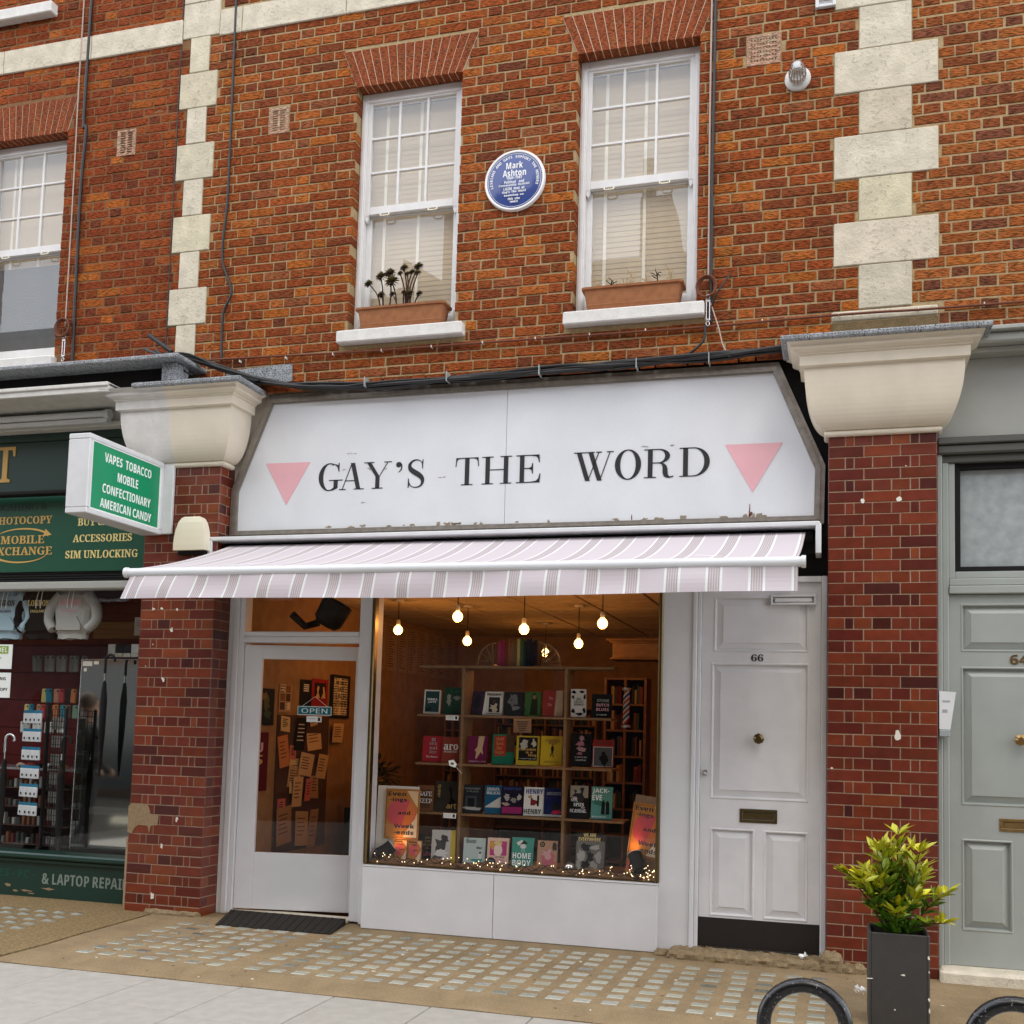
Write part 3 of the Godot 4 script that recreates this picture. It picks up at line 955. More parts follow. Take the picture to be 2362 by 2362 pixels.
func wiring() -> void:
	one("cable", tb(curve([v3(-6.094, 7.7, -0.085), v3(-6.102, 6.502, -0.085), v3(-6.072, 6.391, -0.085), v3(-6.091, 5.760, -0.085), v3(-6.065, 4.25, -0.085)]), 0.013), M.cable, "thick black cable running down the red wall beside the half-open window", "cable")
	one("cable", tb(curve([v3(-6.172, 7.7, -0.088), v3(-6.174, 6.924, -0.088), v3(-6.166, 5.946, -0.088), v3(-6.163, 5.332, -0.088), v3(-6.162, 4.70, -0.088)]), 0.006, 5), M.cable_pale, "thin pale red wire down the red wall ending in a ring", "cable")
	one("cable", tb(curve([v3(-4.703, 7.6, -0.085), v3(-4.690, 6.105, -0.085), v3(-4.690, 5.601, -0.085), v3(-4.711, 5.153, -0.085), v3(-4.614, 4.863, -0.085), v3(-4.679, 4.671, -0.085), v3(-4.671, 4.30, -0.085)]), 0.010), M.cable, "black cable with a kink running down between stone quoins and vent", "cable")
	one("cable", tb(curve([v3(-5.201, 7.6, -0.094), v3(-5.197, 6.003, -0.094), v3(-5.195, 4.984, -0.094), v3(-5.193, 4.32, -0.094)]), 0.004, 5), M.cable, "very thin dark wire tracing the edge of the narrow stone quoins", "cable")
	one("cable", tb(curve([v3(-0.869, 6.9, -0.085), v3(-0.873, 5.822, -0.085), v3(-0.868, 4.60, -0.085)]), 0.008, 5), M.cable_pale, "pale wire clipped beside the window nearest the round flue", "cable")
	one("cable", tb(curve([v3(-0.843, 6.9, -0.08), v3(-0.847, 5.980, -0.08), v3(-0.851, 5.325, -0.08), v3(-0.847, 4.30, -0.08)]), 0.011), M.cable, "black cable beside the pale wire at the window nearest the flue", "cable")
	one("cable", tb(curve([v3(-5.0, 4.315, -0.078), v3(-4.128, 4.297, -0.075), v3(-3.4, 4.282, -0.074), v3(-2.327, 4.278, -0.074), v3(-1.498, 4.272, -0.073), v3(-0.883, 4.268, -0.07), v3(-0.2, 4.279, -0.07), v3(0.256, 4.278, -0.068), v3(0.63, 4.273, -0.07), v3(2.3, 4.277, -0.07)]), 0.0085, 6), M.cable_brown, "long brown wire strung level along the wall under the window sills", "cable")
	var clips := thing("cable_clip", "white clips holding the level brown wire to the wall", "clip", v3(0, 4.28, -0.08))
	for x: float in [-4.5, -4.1, -3.7, -3.3, -2.9, -2.5, -2.1, -1.7, -1.3, -0.5, 0.0, 0.5, 0.9]:
		part("clip", bx(v3(x - 0.004, -0.010, -0.02), v3(x + 0.004, 0.010, 0.016), 0.002), M.plain_paper, clips)
	one("cable", tb(curve([v3(-0.884, 4.275, -0.06), v3(-0.897, 4.165, -0.06), v3(-1.019, 4.07, -0.055), v3(-1.236, 4.03, -0.05), v3(-1.5, 4.0, -0.04)]), 0.009), M.cable, "black cable curving down from the wire junction to the sign top", "cable")
	one("cable", tb(curve([v3(-0.856, 4.451, -0.07), v3(-0.793, 4.255, -0.06), v3(-0.761, 4.126, -0.06), v3(-0.714, 4.04, -0.05)]), 0.005, 5), M.cable_pale, "thin pale wire dangling from the coil to the sign corner", "cable")
	one("cable", tb(curve([v3(-0.72, 4.63, -0.08), v3(-0.80, 4.50, -0.05), v3(-0.845, 4.40, -0.07)]), 0.006, 5), M.cable, "short slanting black wire beside the wire coil", "cable")
	for q: Array in [[v3(-0.878, 4.549, -0.06), "brown coil of spare wire beside the window with short dry stems"], [v3(-6.162, 4.675, -0.06), "brown coil of spare wire at the foot of the half-open window"]]:
		var c := B.new()
		for k in 4:
			var pts := []
			for i in 17:
				var a := TAU * i / 16.0
				pts.append(v3(cos(a) * (0.052 + 0.006 * k), sin(a) * (0.066 + 0.004 * k), -0.015 + 0.010 * k + 0.006 * sin(a + k)))
			c.tube(pts, 0.006, 5)
		one("wire_coil", c, M.cable_brown, q[1], "wire coil", q[0])
	for q: Array in [[v3(-0.866, 4.38, -0.06), "steel turnbuckle hanging under the coil beside the second window"], [v3(-6.143, 4.50, -0.06), "steel turnbuckle hanging under the coil beside the half-open window"]]:
		var t := thing("turnbuckle", q[1], "turnbuckle", q[0])
		part("body", tb([v3(-0.011, 0.06, 0), v3(-0.011, -0.06, 0)], 0.004, 5), M.silver, t)
		part("body", tb([v3(0.011, 0.06, 0), v3(0.011, -0.06, 0)], 0.004, 5), M.silver, t)
		for s: float in [-1.0, 1.0]:
			part("end_nut", bx(v3(-0.016, s * 0.066 - 0.008, -0.008), v3(0.016, s * 0.066 + 0.008, 0.008), 0.003), M.silver, t)
			var e := []
			for i in 13: e.append(v3(0.012 * cos(TAU * i / 12.0), s * 0.095 + 0.016 * sin(TAU * i / 12.0), 0))
			part("eye", tb(e, 0.004, 5), M.silver, t)
	# the bundle of black cables along the top of the sign
	rng.seed = 91
	for k in 9:
		var pts := []
		var base := [v3(-5.30 + 0.05 * k, 4.40 - 0.012 * k, 0.06), v3(-5.06, 4.30, 0.08), v3(-4.85, 4.285, 0.06), v3(-4.568, 4.19, -0.01), v3(-4.22, 4.085, -0.045), v3(-3.8, 4.03, -0.05), v3(-3.2, 4.005, -0.05), v3(-2.5, 4.02, -0.05), v3(-1.9, 4.035, -0.05), v3(-1.4, 4.035, -0.05), v3(-0.9, 4.04, -0.05), v3(-0.30, 4.06, -0.05)]
		for p: Vector3 in base: pts.append(p + v3(0, rng.randf_range(-0.024, 0.024), rng.randf_range(-0.03, 0.035)))
		one("cable", tb(curve(pts, 5), rng.randf_range(0.008, 0.014), 6), M.cable, "one of the black cables bundled along the top edge of the white sign", "cable", Vector3.ZERO, Vector3.ZERO, "cables along the sign top")
	one("cable", tb([v3(-5.245, 4.50, 0.06), v3(-5.02, 4.345, 0.07)], 0.017, 7), M.cable, "cut-off stub of thick black cable sticking up over the roof edge", "cable")
	one("cable", tb(curve([v3(-5.0, 4.30, 0.06), v3(-4.92, 4.25, 0.1), v3(-4.87, 4.17, 0.12), v3(-4.80, 4.13, 0.1)]), 0.006, 5), M.cable, "loose black wire looping down onto the lead corbel cap", "cable")
	for x: float in [-3.4, -2.75, -2.05, -1.35, -0.85]:
		one("cable_tie", bx(v3(-0.003, -0.035, -0.045), v3(0.003, 0.04, 0.045), 0.002), M.frosted, "pale tie round the black cable bundle over the white sign", "cable tie", v3(x, 4.022, -0.045), Vector3.ZERO, "ties on the cable bundle")
	# lead flashing
	var f := B.new()
	f.prism(PackedVector2Array([Vector2(-4.62, 4.09), Vector2(-4.045, 4.095), Vector2(-4.05, 4.235), Vector2(-4.62, 4.215)]), -0.094, -0.086)
	one("flashing", f, M.lead, "grey lead sheet on the brick just above the sign corner", "flashing")
	# boiler flue
	var t := thing("flue_terminal", "round boiler flue with a wire cage on the brick wall", "flue", v3(-0.278, 5.985, WZ))
	var p := B.new()
	p.xf = Transform3D(Basis.from_euler(v3(PI * 0.5, 0, 0)), Vector3.ZERO)
	p.lathe([Vector2(0.0, 0.0), Vector2(0.088, 0.0), Vector2(0.088, 0.010), Vector2(0.080, 0.020), Vector2(0.052, 0.024), Vector2(0.052, 0.075), Vector2(0.044, 0.075), Vector2(0.040, 0.03), Vector2(0.0, 0.03)], 28)
	part("wall_plate", p, M.cream_white, t)
	for i in 16:
		var a := TAU * i / 16.0
		part("wire", tb([v3(0.056 * cos(a), 0.056 * sin(a), 0.03), v3(0.055 * cos(a), 0.055 * sin(a), 0.10), v3(0.036 * cos(a), 0.036 * sin(a), 0.17), v3(0.020 * cos(a), 0.020 * sin(a), 0.175)], 0.0036, 4), M.silver, t)
	var e := B.new()
	e.xf = Transform3D(Basis.from_euler(v3(PI * 0.5, 0, 0)), v3(0, 0, 0.172))
	e.lathe([Vector2(0, -0.004), Vector2(0.024, -0.004), Vector2(0.024, 0.004), Vector2(0, 0.006)], 16)
	part("cage_cap", e, M.plastic_white, t)
	# extract vent at the top
	var v := thing("vent_cover", "small white louvred vent cover beside the widest quoin at the very top", "vent", v3(-0.095, 6.55, WZ))
	var vf := B.new()
	vf.box(v3(-0.068, -0.085, 0), v3(-0.045, 0.085, 0.03), 0.004)
	vf.box(v3(0.045, -0.085, 0), v3(0.068, 0.085, 0.03), 0.004)
	vf.box(v3(-0.045, -0.085, 0), v3(0.045, -0.062, 0.03), 0.004)
	vf.box(v3(-0.045, 0.062, 0), v3(0.045, 0.085, 0.03), 0.004)
	part("frame", vf, M.plastic_white, v)
	for i in 5:
		part("louvre", bx(v3(-0.045, -0.008, -0.002), v3(0.045, 0.008, 0.002), 0.001), M.plastic_white, v, v3(0, -0.048 + i * 0.024, 0.016), v3(0.6, 0, 0))
	# the round plaque
	var q := thing("plaque", "round blue enamel plaque with white rim and lettering between the two windows", "plaque", v3(-2.292, 5.491, WZ))
	var d := B.new()
	d.xf = Transform3D(Basis.from_euler(v3(PI * 0.5, 0, 0)), Vector3.ZERO)
	d.lathe([Vector2(0.21, 0.0), Vector2(0.21, 0.024), Vector2(0.16, 0.030), Vector2(0.08, 0.034), Vector2(0, 0.035)], 48)
	part("disc", d, M.plaque, q)
	var rim := B.new()
	rim.xf = d.xf
	rim.lathe([Vector2(0.232, 0.0), Vector2(0.232, 0.022), Vector2(0.226, 0.030), Vector2(0.214, 0.030), Vector2(0.209, 0.022), Vector2(0.209, 0.0)], 48)
	part("rim", rim, M.plaque_white, q)
	var ring := B.new()
	ring.xf = d.xf
	ring.lathe([Vector2(0.203, 0.0255), Vector2(0.203, 0.0265), Vector2(0.2005, 0.0265), Vector2(0.2005, 0.0255)], 48)
	part("rim_line", ring, M.plaque_white, q)
	for l: Array in [["Mark", 0.128, 0.050, 0.110], ["Ashton", 0.178, 0.052, 0.052], ["1960–1987", 0.120, 0.020, 0.014], ["Political    and", 0.150, 0.022, -0.015], ["Community  Activist", 0.235, 0.022, -0.041], ["LGSM  met  at", 0.160, 0.020, -0.067], ["Gay's  The  Word", 0.180, 0.022, -0.093], ["bookshop  on", 0.148, 0.020, -0.119], ["this  site", 0.092, 0.019, -0.144], ["1984/5", 0.062, 0.016, -0.168]]:
		text(q, l[0], "sansb", l[1], l[2], v3(0, l[3], 0.0345), M.plaque_white)
	var rs := "LESBIANS AND GAYS SUPPORT THE MINERS"
	for i in rs.length():
		if rs[i] == " ": continue
		var a := deg_to_rad(195.0 - 210.0 * i / (rs.length() - 1))
		text(q, rs[i], "sansb", 0.0, 0.020, v3(0.178 * cos(a), 0.178 * sin(a), 0.029), M.plaque_white, "lettering", v3(0, 0, a - PI * 0.5))

# ---------------------------------------------------------------- the fascia sign and its letters
func bow(cx: float, cy: float, rx: float, ry: float, wx: float, wy: float, a0: float, a1: float, n := 22) -> Array:
	var o := []
	var i := []
	for k in n + 1:
		var a := deg_to_rad(lerpf(a0, a1, float(k) / n))
		o.append(Vector2(cx + rx * cos(a), cy + ry * sin(a)))
		i.append(Vector2(cx + (rx - wx) * cos(a), cy + (ry - wy) * sin(a)))
	return [o, i]

func glyph(ch: String, w: float) -> B:
	# cap height 1, drawn from x = 0 to w; thick stems, hairline serifs
	var b := B.new()
	var k := 0.165
	var t := 0.032
	var Z := 0.02
	var rect := func(x0: float, y0: float, x1: float, y1: float): b.prism(PackedVector2Array([Vector2(x0, y0), Vector2(x1, y0), Vector2(x1, y1), Vector2(x0, y1)]), 0, Z)
	var slant := func(x0: float, x1: float, y0: float, y1: float, wd: float): b.prism(PackedVector2Array([Vector2(x0, y0), Vector2(x0 + wd, y0), Vector2(x1 + wd, y1), Vector2(x1, y1)]), 0, Z)
	match ch:
		"T":
			rect.call(w * 0.5 - k * 0.5, 0, w * 0.5 + k * 0.5, 1)
			rect.call(w * 0.5 - 0.22, 0, w * 0.5 + 0.22, t)
			rect.call(0.02, 1 - t, w - 0.02, 1)
			for s: float in [0.0, 1.0]:
				var q := func(x: float) -> float: return x if s == 0.0 else w - x
				b.prism(PackedVector2Array([Vector2(q.call(0.02), 1), Vector2(q.call(0.20), 1 - t), Vector2(q.call(0.09), 0.94), Vector2(q.call(0.045), 0.86), Vector2(q.call(0.028), 0.68), Vector2(q.call(0.0), 0.68)]), 0, Z)
		"H":
			for x: float in [0.13, w - 0.13 - k]:
				rect.call(x, 0, x + k, 1)
				for y: float in [0.0, 1 - t]: rect.call(x - 0.13, y, x + k + 0.13, y + t)
			rect.call(0.13 + k, 0.5, w - 0.13 - k, 0.5 + t)
		"E":
			rect.call(0.13, 0, 0.13 + k, 1)
			rect.call(0, 0, w - 0.03, t)
			rect.call(0, 1 - t, w - 0.05, 1)
			rect.call(0.13 + k, 0.5, w * 0.66, 0.5 + t)
			b.prism(PackedVector2Array([Vector2(w * 0.66, 0.33), Vector2(w * 0.69, 0.33), Vector2(w * 0.69, 0.70), Vector2(w * 0.66, 0.70), Vector2(w * 0.62, 0.56), Vector2(w * 0.52, 0.532), Vector2(w * 0.52, 0.5), Vector2(w * 0.62, 0.47)]), 0, Z)
			b.prism(PackedVector2Array([Vector2(w * 0.60, 1 - t), Vector2(w - 0.05, 1), Vector2(w - 0.03, 0.72), Vector2(w - 0.06, 0.72), Vector2(w - 0.10, 0.87), Vector2(w - 0.17, 0.94)]), 0, Z)
			b.prism(PackedVector2Array([Vector2(w * 0.60, t), Vector2(w - 0.03, 0), Vector2(w, 0.32), Vector2(w - 0.03, 0.32), Vector2(w - 0.08, 0.14), Vector2(w - 0.16, 0.06)]), 0, Z)
		"A":
			slant.call(0.10, w * 0.50 - 0.025, 0, 1.0, t)
			slant.call(w - 0.14 - k, w * 0.50 - 0.06, 0, 1.0, k * 1.02)
			rect.call(w * 0.26, 0.32, w * 0.66, 0.32 + t)
			rect.call(0, 0, 0.26, t)
			rect.call(w - 0.40, 0, w, t)
		"Y":
			var m := w * 0.5
			slant.call(m - k * 0.5, 0.10, 0.45, 1.0, k)
			slant.call(m + k * 0.5 - t, w - 0.16, 0.45, 1.0, t)
			rect.call(m - k * 0.5, 0, m + k * 0.5, 0.46)
			rect.call(m - 0.21, 0, m + 0.21, t)
			rect.call(0, 1 - t, 0.40, 1)
			rect.call(w - 0.30, 1 - t, w, 1)
		"W":
			slant.call(w * 0.34 - k * 0.4, 0.09, -0.02, 1.0, k)
			slant.call(w * 0.36, w * 0.62, 0.02, 1.0, t)
			slant.call(w * 0.64 - k * 0.4, w * 0.36, -0.02, 1.0, k)
			slant.call(w * 0.66, w - 0.14, 0.02, 1.0, t)
			rect.call(0, 1 - t, w * 0.52, 1)
			rect.call(w * 0.56, 1 - t, w * 0.70, 1)
			rect.call(w - 0.24, 1 - t, w, 1)
		"O":
			var q := bow(w * 0.5, 0.5, w * 0.5, 0.53, 0.185, 0.034, 0, 360, 44)
			b.band(q[0], q[1], 0, Z)
		"D":
			rect.call(0.12, 0, 0.12 + k, 1)
			rect.call(0, 0, w * 0.5, t)
			rect.call(0, 1 - t, w * 0.5, 1)
			var q := bow(w * 0.46, 0.5, w * 0.54, 0.5, 0.185, t, -90, 90, 26)
			b.band(q[0], q[1], 0, Z)
		"R":
			rect.call(0.13, 0, 0.13 + k, 1)
			rect.call(0, 0, 0.42, t)
			rect.call(0, 1 - t, w * 0.5, 1)
			rect.call(0.13 + k, 0.50, w * 0.52, 0.50 + t)
			var q := bow(w * 0.50, 0.75, w * 0.38, 0.25, 0.17, t, -90, 90, 22)
			b.band(q[0], q[1], 0, Z)
			b.prism(PackedVector2Array([Vector2(w * 0.50, 0.532), Vector2(w * 0.66, 0.50), Vector2(w * 0.76, 0.42), Vector2(w * 0.80, 0.30), Vector2(w * 0.81, 0.12), Vector2(w * 0.85, 0.045), Vector2(w * 0.90, 0.03), Vector2(w, 0.06), Vector2(w, 0.02), Vector2(w * 0.88, -0.02), Vector2(w * 0.76, -0.01), Vector2(w * 0.67, 0.05), Vector2(w * 0.635, 0.16), Vector2(w * 0.63, 0.36), Vector2(w * 0.60, 0.46), Vector2(w * 0.50, 0.50)]), 0, Z)
		"G":
			var q := bow(w * 0.46, 0.5, w * 0.46, 0.53, 0.185, 0.034, 62, 262, 36)
			b.band(q[0], q[1], 0, Z)
			rect.call(w * 0.80 - k, 0.08, w * 0.80, 0.38)
			rect.call(w * 0.44, 0.36, w, 0.36 + t)
			b.prism(PackedVector2Array([Vector2(w * 0.40, -0.03), Vector2(w * 0.40, 0.004), Vector2(w * 0.52, 0.03), Vector2(w * 0.80 - k, 0.10), Vector2(w * 0.80, 0.10), Vector2(w * 0.74, 0.05), Vector2(w * 0.62, 0.0)]), 0, Z)
			b.prism(PackedVector2Array([Vector2(w * 0.66, 1.0), Vector2(w * 0.66, 0.965), Vector2(w * 0.78, 0.86), Vector2(w * 0.82, 0.70), Vector2(w * 0.85, 0.70), Vector2(w * 0.85, 1.03), Vector2(w * 0.82, 1.03), Vector2(w * 0.80, 0.94)]), 0, Z)
		"S":
			var pts := [Vector2(0.90, 0.78), Vector2(0.80, 0.93), Vector2(0.55, 1.01), Vector2(0.28, 0.96), Vector2(0.13, 0.83), Vector2(0.18, 0.68), Vector2(0.38, 0.57), Vector2(0.65, 0.46), Vector2(0.86, 0.33), Vector2(0.90, 0.18), Vector2(0.78, 0.045), Vector2(0.50, -0.01), Vector2(0.22, 0.05), Vector2(0.08, 0.24)]
			var wd := [0.02, 0.025, 0.04, 0.07, 0.12, 0.17, 0.19, 0.19, 0.16, 0.11, 0.06, 0.04, 0.03, 0.02]
			var o := []
			var i := []
			for s in pts.size():
				var d: Vector2 = (pts[mini(s + 1, pts.size() - 1)] - pts[maxi(s - 1, 0)]) * Vector2(w, 1)
				var nn: Vector2 = Vector2(-d.y, d.x).normalized() * float(wd[s]) * 0.5
				var c: Vector2 = pts[s] * Vector2(w, 1)
				o.append(c + nn); i.append(c - nn)
			var o2 := []
			var i2 := []
			for s in o.size() - 1:
				for u in 4:
					o2.append((o[s] as Vector2).cubic_interpolate(o[s + 1], o[maxi(s - 1, 0)], o[mini(s + 2, o.size() - 1)], u / 4.0))
					i2.append((i[s] as Vector2).cubic_interpolate(i[s + 1], i[maxi(s - 1, 0)], i[mini(s + 2, o.size() - 1)], u / 4.0))
			o2.append(o[-1]); i2.append(i[-1])
			b.band(o2, i2, 0, Z)
			b.prism(PackedVector2Array([Vector2(w * 0.86, 0.68), Vector2(w * 0.90, 0.68), Vector2(w * 0.92, 1.02), Vector2(w * 0.88, 1.02), Vector2(w * 0.84, 0.90)]), 0, Z)
			b.prism(PackedVector2Array([Vector2(w * 0.04, -0.02), Vector2(w * 0.08, -0.02), Vector2(w * 0.14, 0.09), Vector2(w * 0.09, 0.33), Vector2(w * 0.05, 0.33)]), 0, Z)
		"'":
			var q := bow(w * 0.4, 0.86, 0.10, 0.10, 0.10, 0.10, 0, 360, 20)
			b.band(q[0], q[1], 0, Z)
			b.prism(PackedVector2Array([Vector2(w * 0.62, 0.96), Vector2(w * 0.92, 0.88), Vector2(w, 0.78), Vector2(w * 0.90, 0.66), Vector2(w * 0.40, 0.56), Vector2(w * 0.38, 0.58), Vector2(w * 0.72, 0.68), Vector2(w * 0.80, 0.76)]), 0, Z)
	return b

func fascia_sign() -> void:
	var s := thing("shop_sign", "wide white shop sign with black serif letters and two pink triangles", "sign", v3(0, 0, 0))
	var o := [Vector2(-4.566, 2.885), Vector2(-0.090, 2.888), Vector2(-0.083, 3.285), Vector2(-0.392, 4.012), Vector2(-4.272, 4.016), Vector2(-4.566, 3.272)]
	var n := [Vector2(-4.506, 2.948), Vector2(-0.154, 2.944), Vector2(-0.149, 3.262), Vector2(-0.431, 3.943), Vector2(-4.234, 3.946), Vector2(-4.508, 3.256)]
	for i in 6:
		var b := B.new()
		var j := (i + 1) % 6
		b.prism(PackedVector2Array([o[i], o[j], n[j], n[i]]), -0.195, -0.150)
		var om := [o[i].lerp(n[i], 0.45), o[j].lerp(n[j], 0.45), n[j].lerp(o[j], 0.08), n[i].lerp(o[i], 0.08)]
		b.prism(PackedVector2Array(om), -0.150, -0.140)
		part("frame_bar", b, M.steel, s)
		for k in (9 if i == 0 or i == 3 else 2):
			var c: Vector2 = o[i].lerp(o[j], (k + 0.5) / (9.0 if i == 0 or i == 3 else 2.0)).lerp(n[i].lerp(n[j], (k + 0.5) / (9.0 if i == 0 or i == 3 else 2.0)), 0.25)
			var rv := B.new()
			rv.xf = Transform3D(Basis.from_euler(v3(PI * 0.5, 0, 0)), v3(c.x, c.y, -0.150))
			rv.lathe([Vector2(0.007, 0.0), Vector2(0.006, 0.003), Vector2(0, 0.004)], 8)
			part("rivet", rv, M.steel, s)
	for half in 2:
		var p := PackedVector2Array()
		if half == 0: p = PackedVector2Array([n[0], Vector2(-2.3265, n[0].y), Vector2(-2.3295, n[4].y), n[4], n[5]])
		else: p = PackedVector2Array([Vector2(-2.3235, n[1].y + 0.002), n[1], n[2], n[3], Vector2(-2.3265, n[3].y + 0.001)])
		var b := B.new()
		b.prism(p, -0.19, -0.170 - 0.0006 * half)
		part("panel", b, M.sign_white, s)
	for l: Array in [["G", -3.824, -3.623], ["A", -3.649, -3.445], ["Y", -3.448, -3.223], ["'", -3.187, -3.136], ["S", -3.094, -2.958], ["T", -2.713, -2.532], ["H", -2.507, -2.280], ["E", -2.245, -2.062], ["W", -1.815, -1.527], ["O", -1.517, -1.330], ["R", -1.309, -1.102], ["D", -1.060, -0.851]]:
		var h := 0.205
		var m := glyph(l[0], (l[2] - l[1]) / h)
		var g := part("letter", m, M.ink, s)
		g.transform = Transform3D(Basis.from_scale(v3(h, h, 0.12)), v3(l[1], 3.246, -0.1695))
	for q: Array in [[-4.282, 3.478, -3.900, 3.474, -4.092, 3.143], [-0.748, 3.458, -0.362, 3.456, -0.560, 3.119]]:
		var b := B.new()
		b.prism(PackedVector2Array([Vector2(q[0], q[1]), Vector2(q[2], q[3]), Vector2(q[4], q[5])]), -0.17, -0.1675)
		part("triangle", b, M.pink, s)
	# drips and rust that have run onto the face
	rng.seed = 14
	for i in 26:
		var x := rng.randf_range(-4.2, -0.5) if i > 9 else rng.randf_range(-3.45, -2.5)
		if i > 20: x = rng.randf_range(-0.62, -0.48)
		var d := B.new()
		d.prism(blob(x, 2.951 + rng.randf_range(0.0, 0.012), rng.randf_range(0.006, 0.028), rng.randf_range(0.004, 0.016), 11, 300 + i, 0.55), -0.171, -0.1688)
		part("stain", d, M.sign_grime, s)
	for q: Array in [[-0.578, 2.955, 0.004, 0.045], [-0.570, 2.955, 0.010, 0.018], [-1.39, 2.958, 0.004, 0.018]]:
		var d := B.new()
		d.prism(blob(q[0], q[1] + q[3] * 0.7, q[2], q[3], 10, int(-q[0] * 900), 0.4), -0.171, -0.1686)
		part("stain", d, M.cable_brown, s)
	for q: Array in [[-3.62, 3.40], [-3.38, 3.40], [-3.30, 3.40], [-2.82, 3.31], [-1.3, 3.475], [-1.1, 3.475], [-3.55, 3.53], [-3.45, 3.14]]:
		for k in 3:
			var d := B.new()
			d.prism(blob(q[0] + rng.randf_range(-0.03, 0.03), q[1] + rng.randf_range(-0.006, 0.006), rng.randf_range(0.004, 0.014), 0.0012, 8, 40 + k, 0.5), -0.171, -0.1665)
			part("paint_crack", d, M.sign_grime, s)
	# what closes the opening behind the sign
	var bk := thing("sign_backing", "cream boarding seen beside the corbel behind the white sign", "boarding")
	part("board", bx(v3(-4.572, 2.53, -0.36), v3(-3.6, 4.10, -0.20), 0), M.cream, bk)
	part("board", bx(v3(-3.6, 2.53, -0.36), v3(-0.062, 4.10, -0.20), 0), M.black, bk)  # black colour stands in for the shaded gap between sign and corbel

func awning() -> void:
	var a := thing("awning", "pale pink striped awning stretched over the bookshop window", "awning")
	var x0 := -4.50
	var x1 := -0.205
	# stripes across the width: [from, to, colour]
	var plain := lin(0.60, 0.545, 0.575)
	var white := lin(0.76, 0.77, 0.77)
	var brown := lin(0.44, 0.385, 0.39)
	var st := []
	var x := x0
	var seq := []
	var p0 := 0.03
	while x < x1:
		for q: Array in [[p0, plain], [0.014, white], [0.009, brown], [0.005, plain], [0.009, brown], [0.005, plain], [0.009, brown], [0.005, plain], [0.009, brown], [0.005, plain], [0.009, brown], [0.014, white]]:
			if x < x1: st.append([x, minf(x + q[0], x1), q[1]])
			x += q[0]
		p0 = 0.142
	var top := B.new()
	var val := B.new()
	var nz := 12
	for s: Array in st:
		top.col = s[2]
		val.col = s[2]
		var m: float = (s[0] + s[1]) * 0.5
		var P := func(xx: float, t: float) -> Vector3:
			# the cloth sags and the whole sheet is a little slack towards its middle
			var u := (xx - x0) / (x1 - x0)
			var sagy := -0.045 * 4 * t * (1 - t) * (0.6 + 0.4 * sin(PI * u)) + 0.010 * sin(u * 34.0) * t * (1 - t)
			return v3(lerpf(xx, lerpf(-4.60, -0.215, u), t), lerpf(2.820, 2.478, t) + sagy, lerpf(-0.075, 1.0, t))
		for k in nz:
			var A: Vector3 = P.call(s[0], float(k) / nz)
			var Bq: Vector3 = P.call(s[0], float(k + 1) / nz)
			var Cq: Vector3 = P.call(s[1], float(k + 1) / nz)
			var D: Vector3 = P.call(s[1], float(k) / nz)
			top.quad(A, Bq, Cq, D)
		var Q := func(xx: float, t: float) -> Vector3:
			var u := (xx - x0) / (x1 - x0)
			var wv := 0.012 * sin(u * 9.0 + 0.6) + 0.008 * sin(u * 23.0)
			var hem := 2.262 + 0.007 * sin(u * 7.0 + 1.0) + 0.012 * u
			return v3(lerpf(-4.60, -0.215, u) - 0.05 * t * (1.0 - u) * (1.0 - u), lerpf(2.435, hem, t), 1.012 + (wv + 0.03) * t + 0.014 * sin(t * PI) * sin(u * 31.0))
		for k in 6:
			val.quad(Q.call(s[0], (k + 1) / 6.0), Q.call(s[1], (k + 1) / 6.0), Q.call(s[1], k / 6.0), Q.call(s[0], k / 6.0))
	part("canopy", top, M.awning_cloth, a)
	part("valance", val, M.awning_cloth, a)
	var bar := B.new()
	bar.tube([v3(-4.635, 2.452, 1.0), v3(-0.19, 2.452, 1.0)], 0.030, 14)
	part("front_bar", bar, M.awning_metal, a)
	for e: float in [-4.64, -0.185]:
		part("end_cap", tb([v3(e - 0.012, 2.452, 1.0), v3(e + 0.012, 2.452, 1.0)], 0.036, 14), M.plastic_white, a)
	part("cassette", bx(v3(-4.64, 2.842, -0.138), v3(-0.112, 2.874, 0.02), 0.006), M.plastic_white, a)
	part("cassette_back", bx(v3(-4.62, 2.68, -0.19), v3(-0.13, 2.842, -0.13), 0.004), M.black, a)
	part("roller", tb([v3(-4.6, 2.79, -0.09), v3(-0.16, 2.79, -0.09)], 0.038, 12), M.black, a)
	for e: float in [-4.63, -0.122]:
		part("end_bracket", bx(v3(e - 0.018, 2.66, -0.19), v3(e + 0.018, 2.86, 0.02), 0.005), M.plastic_white, a)
	for e: Array in [[-4.3, -3.6, -4.35], [-0.4, -1.1, -0.35]]:
		part("folding_arm", tb([v3(e[0], 2.71, -0.12), v3(e[1], 2.60, 0.42)], 0.02, 8), M.awning_metal, a)
		part("folding_arm", tb([v3(e[1], 2.60, 0.42), v3(e[2], 2.455, 0.99)], 0.017, 8), M.awning_metal, a)
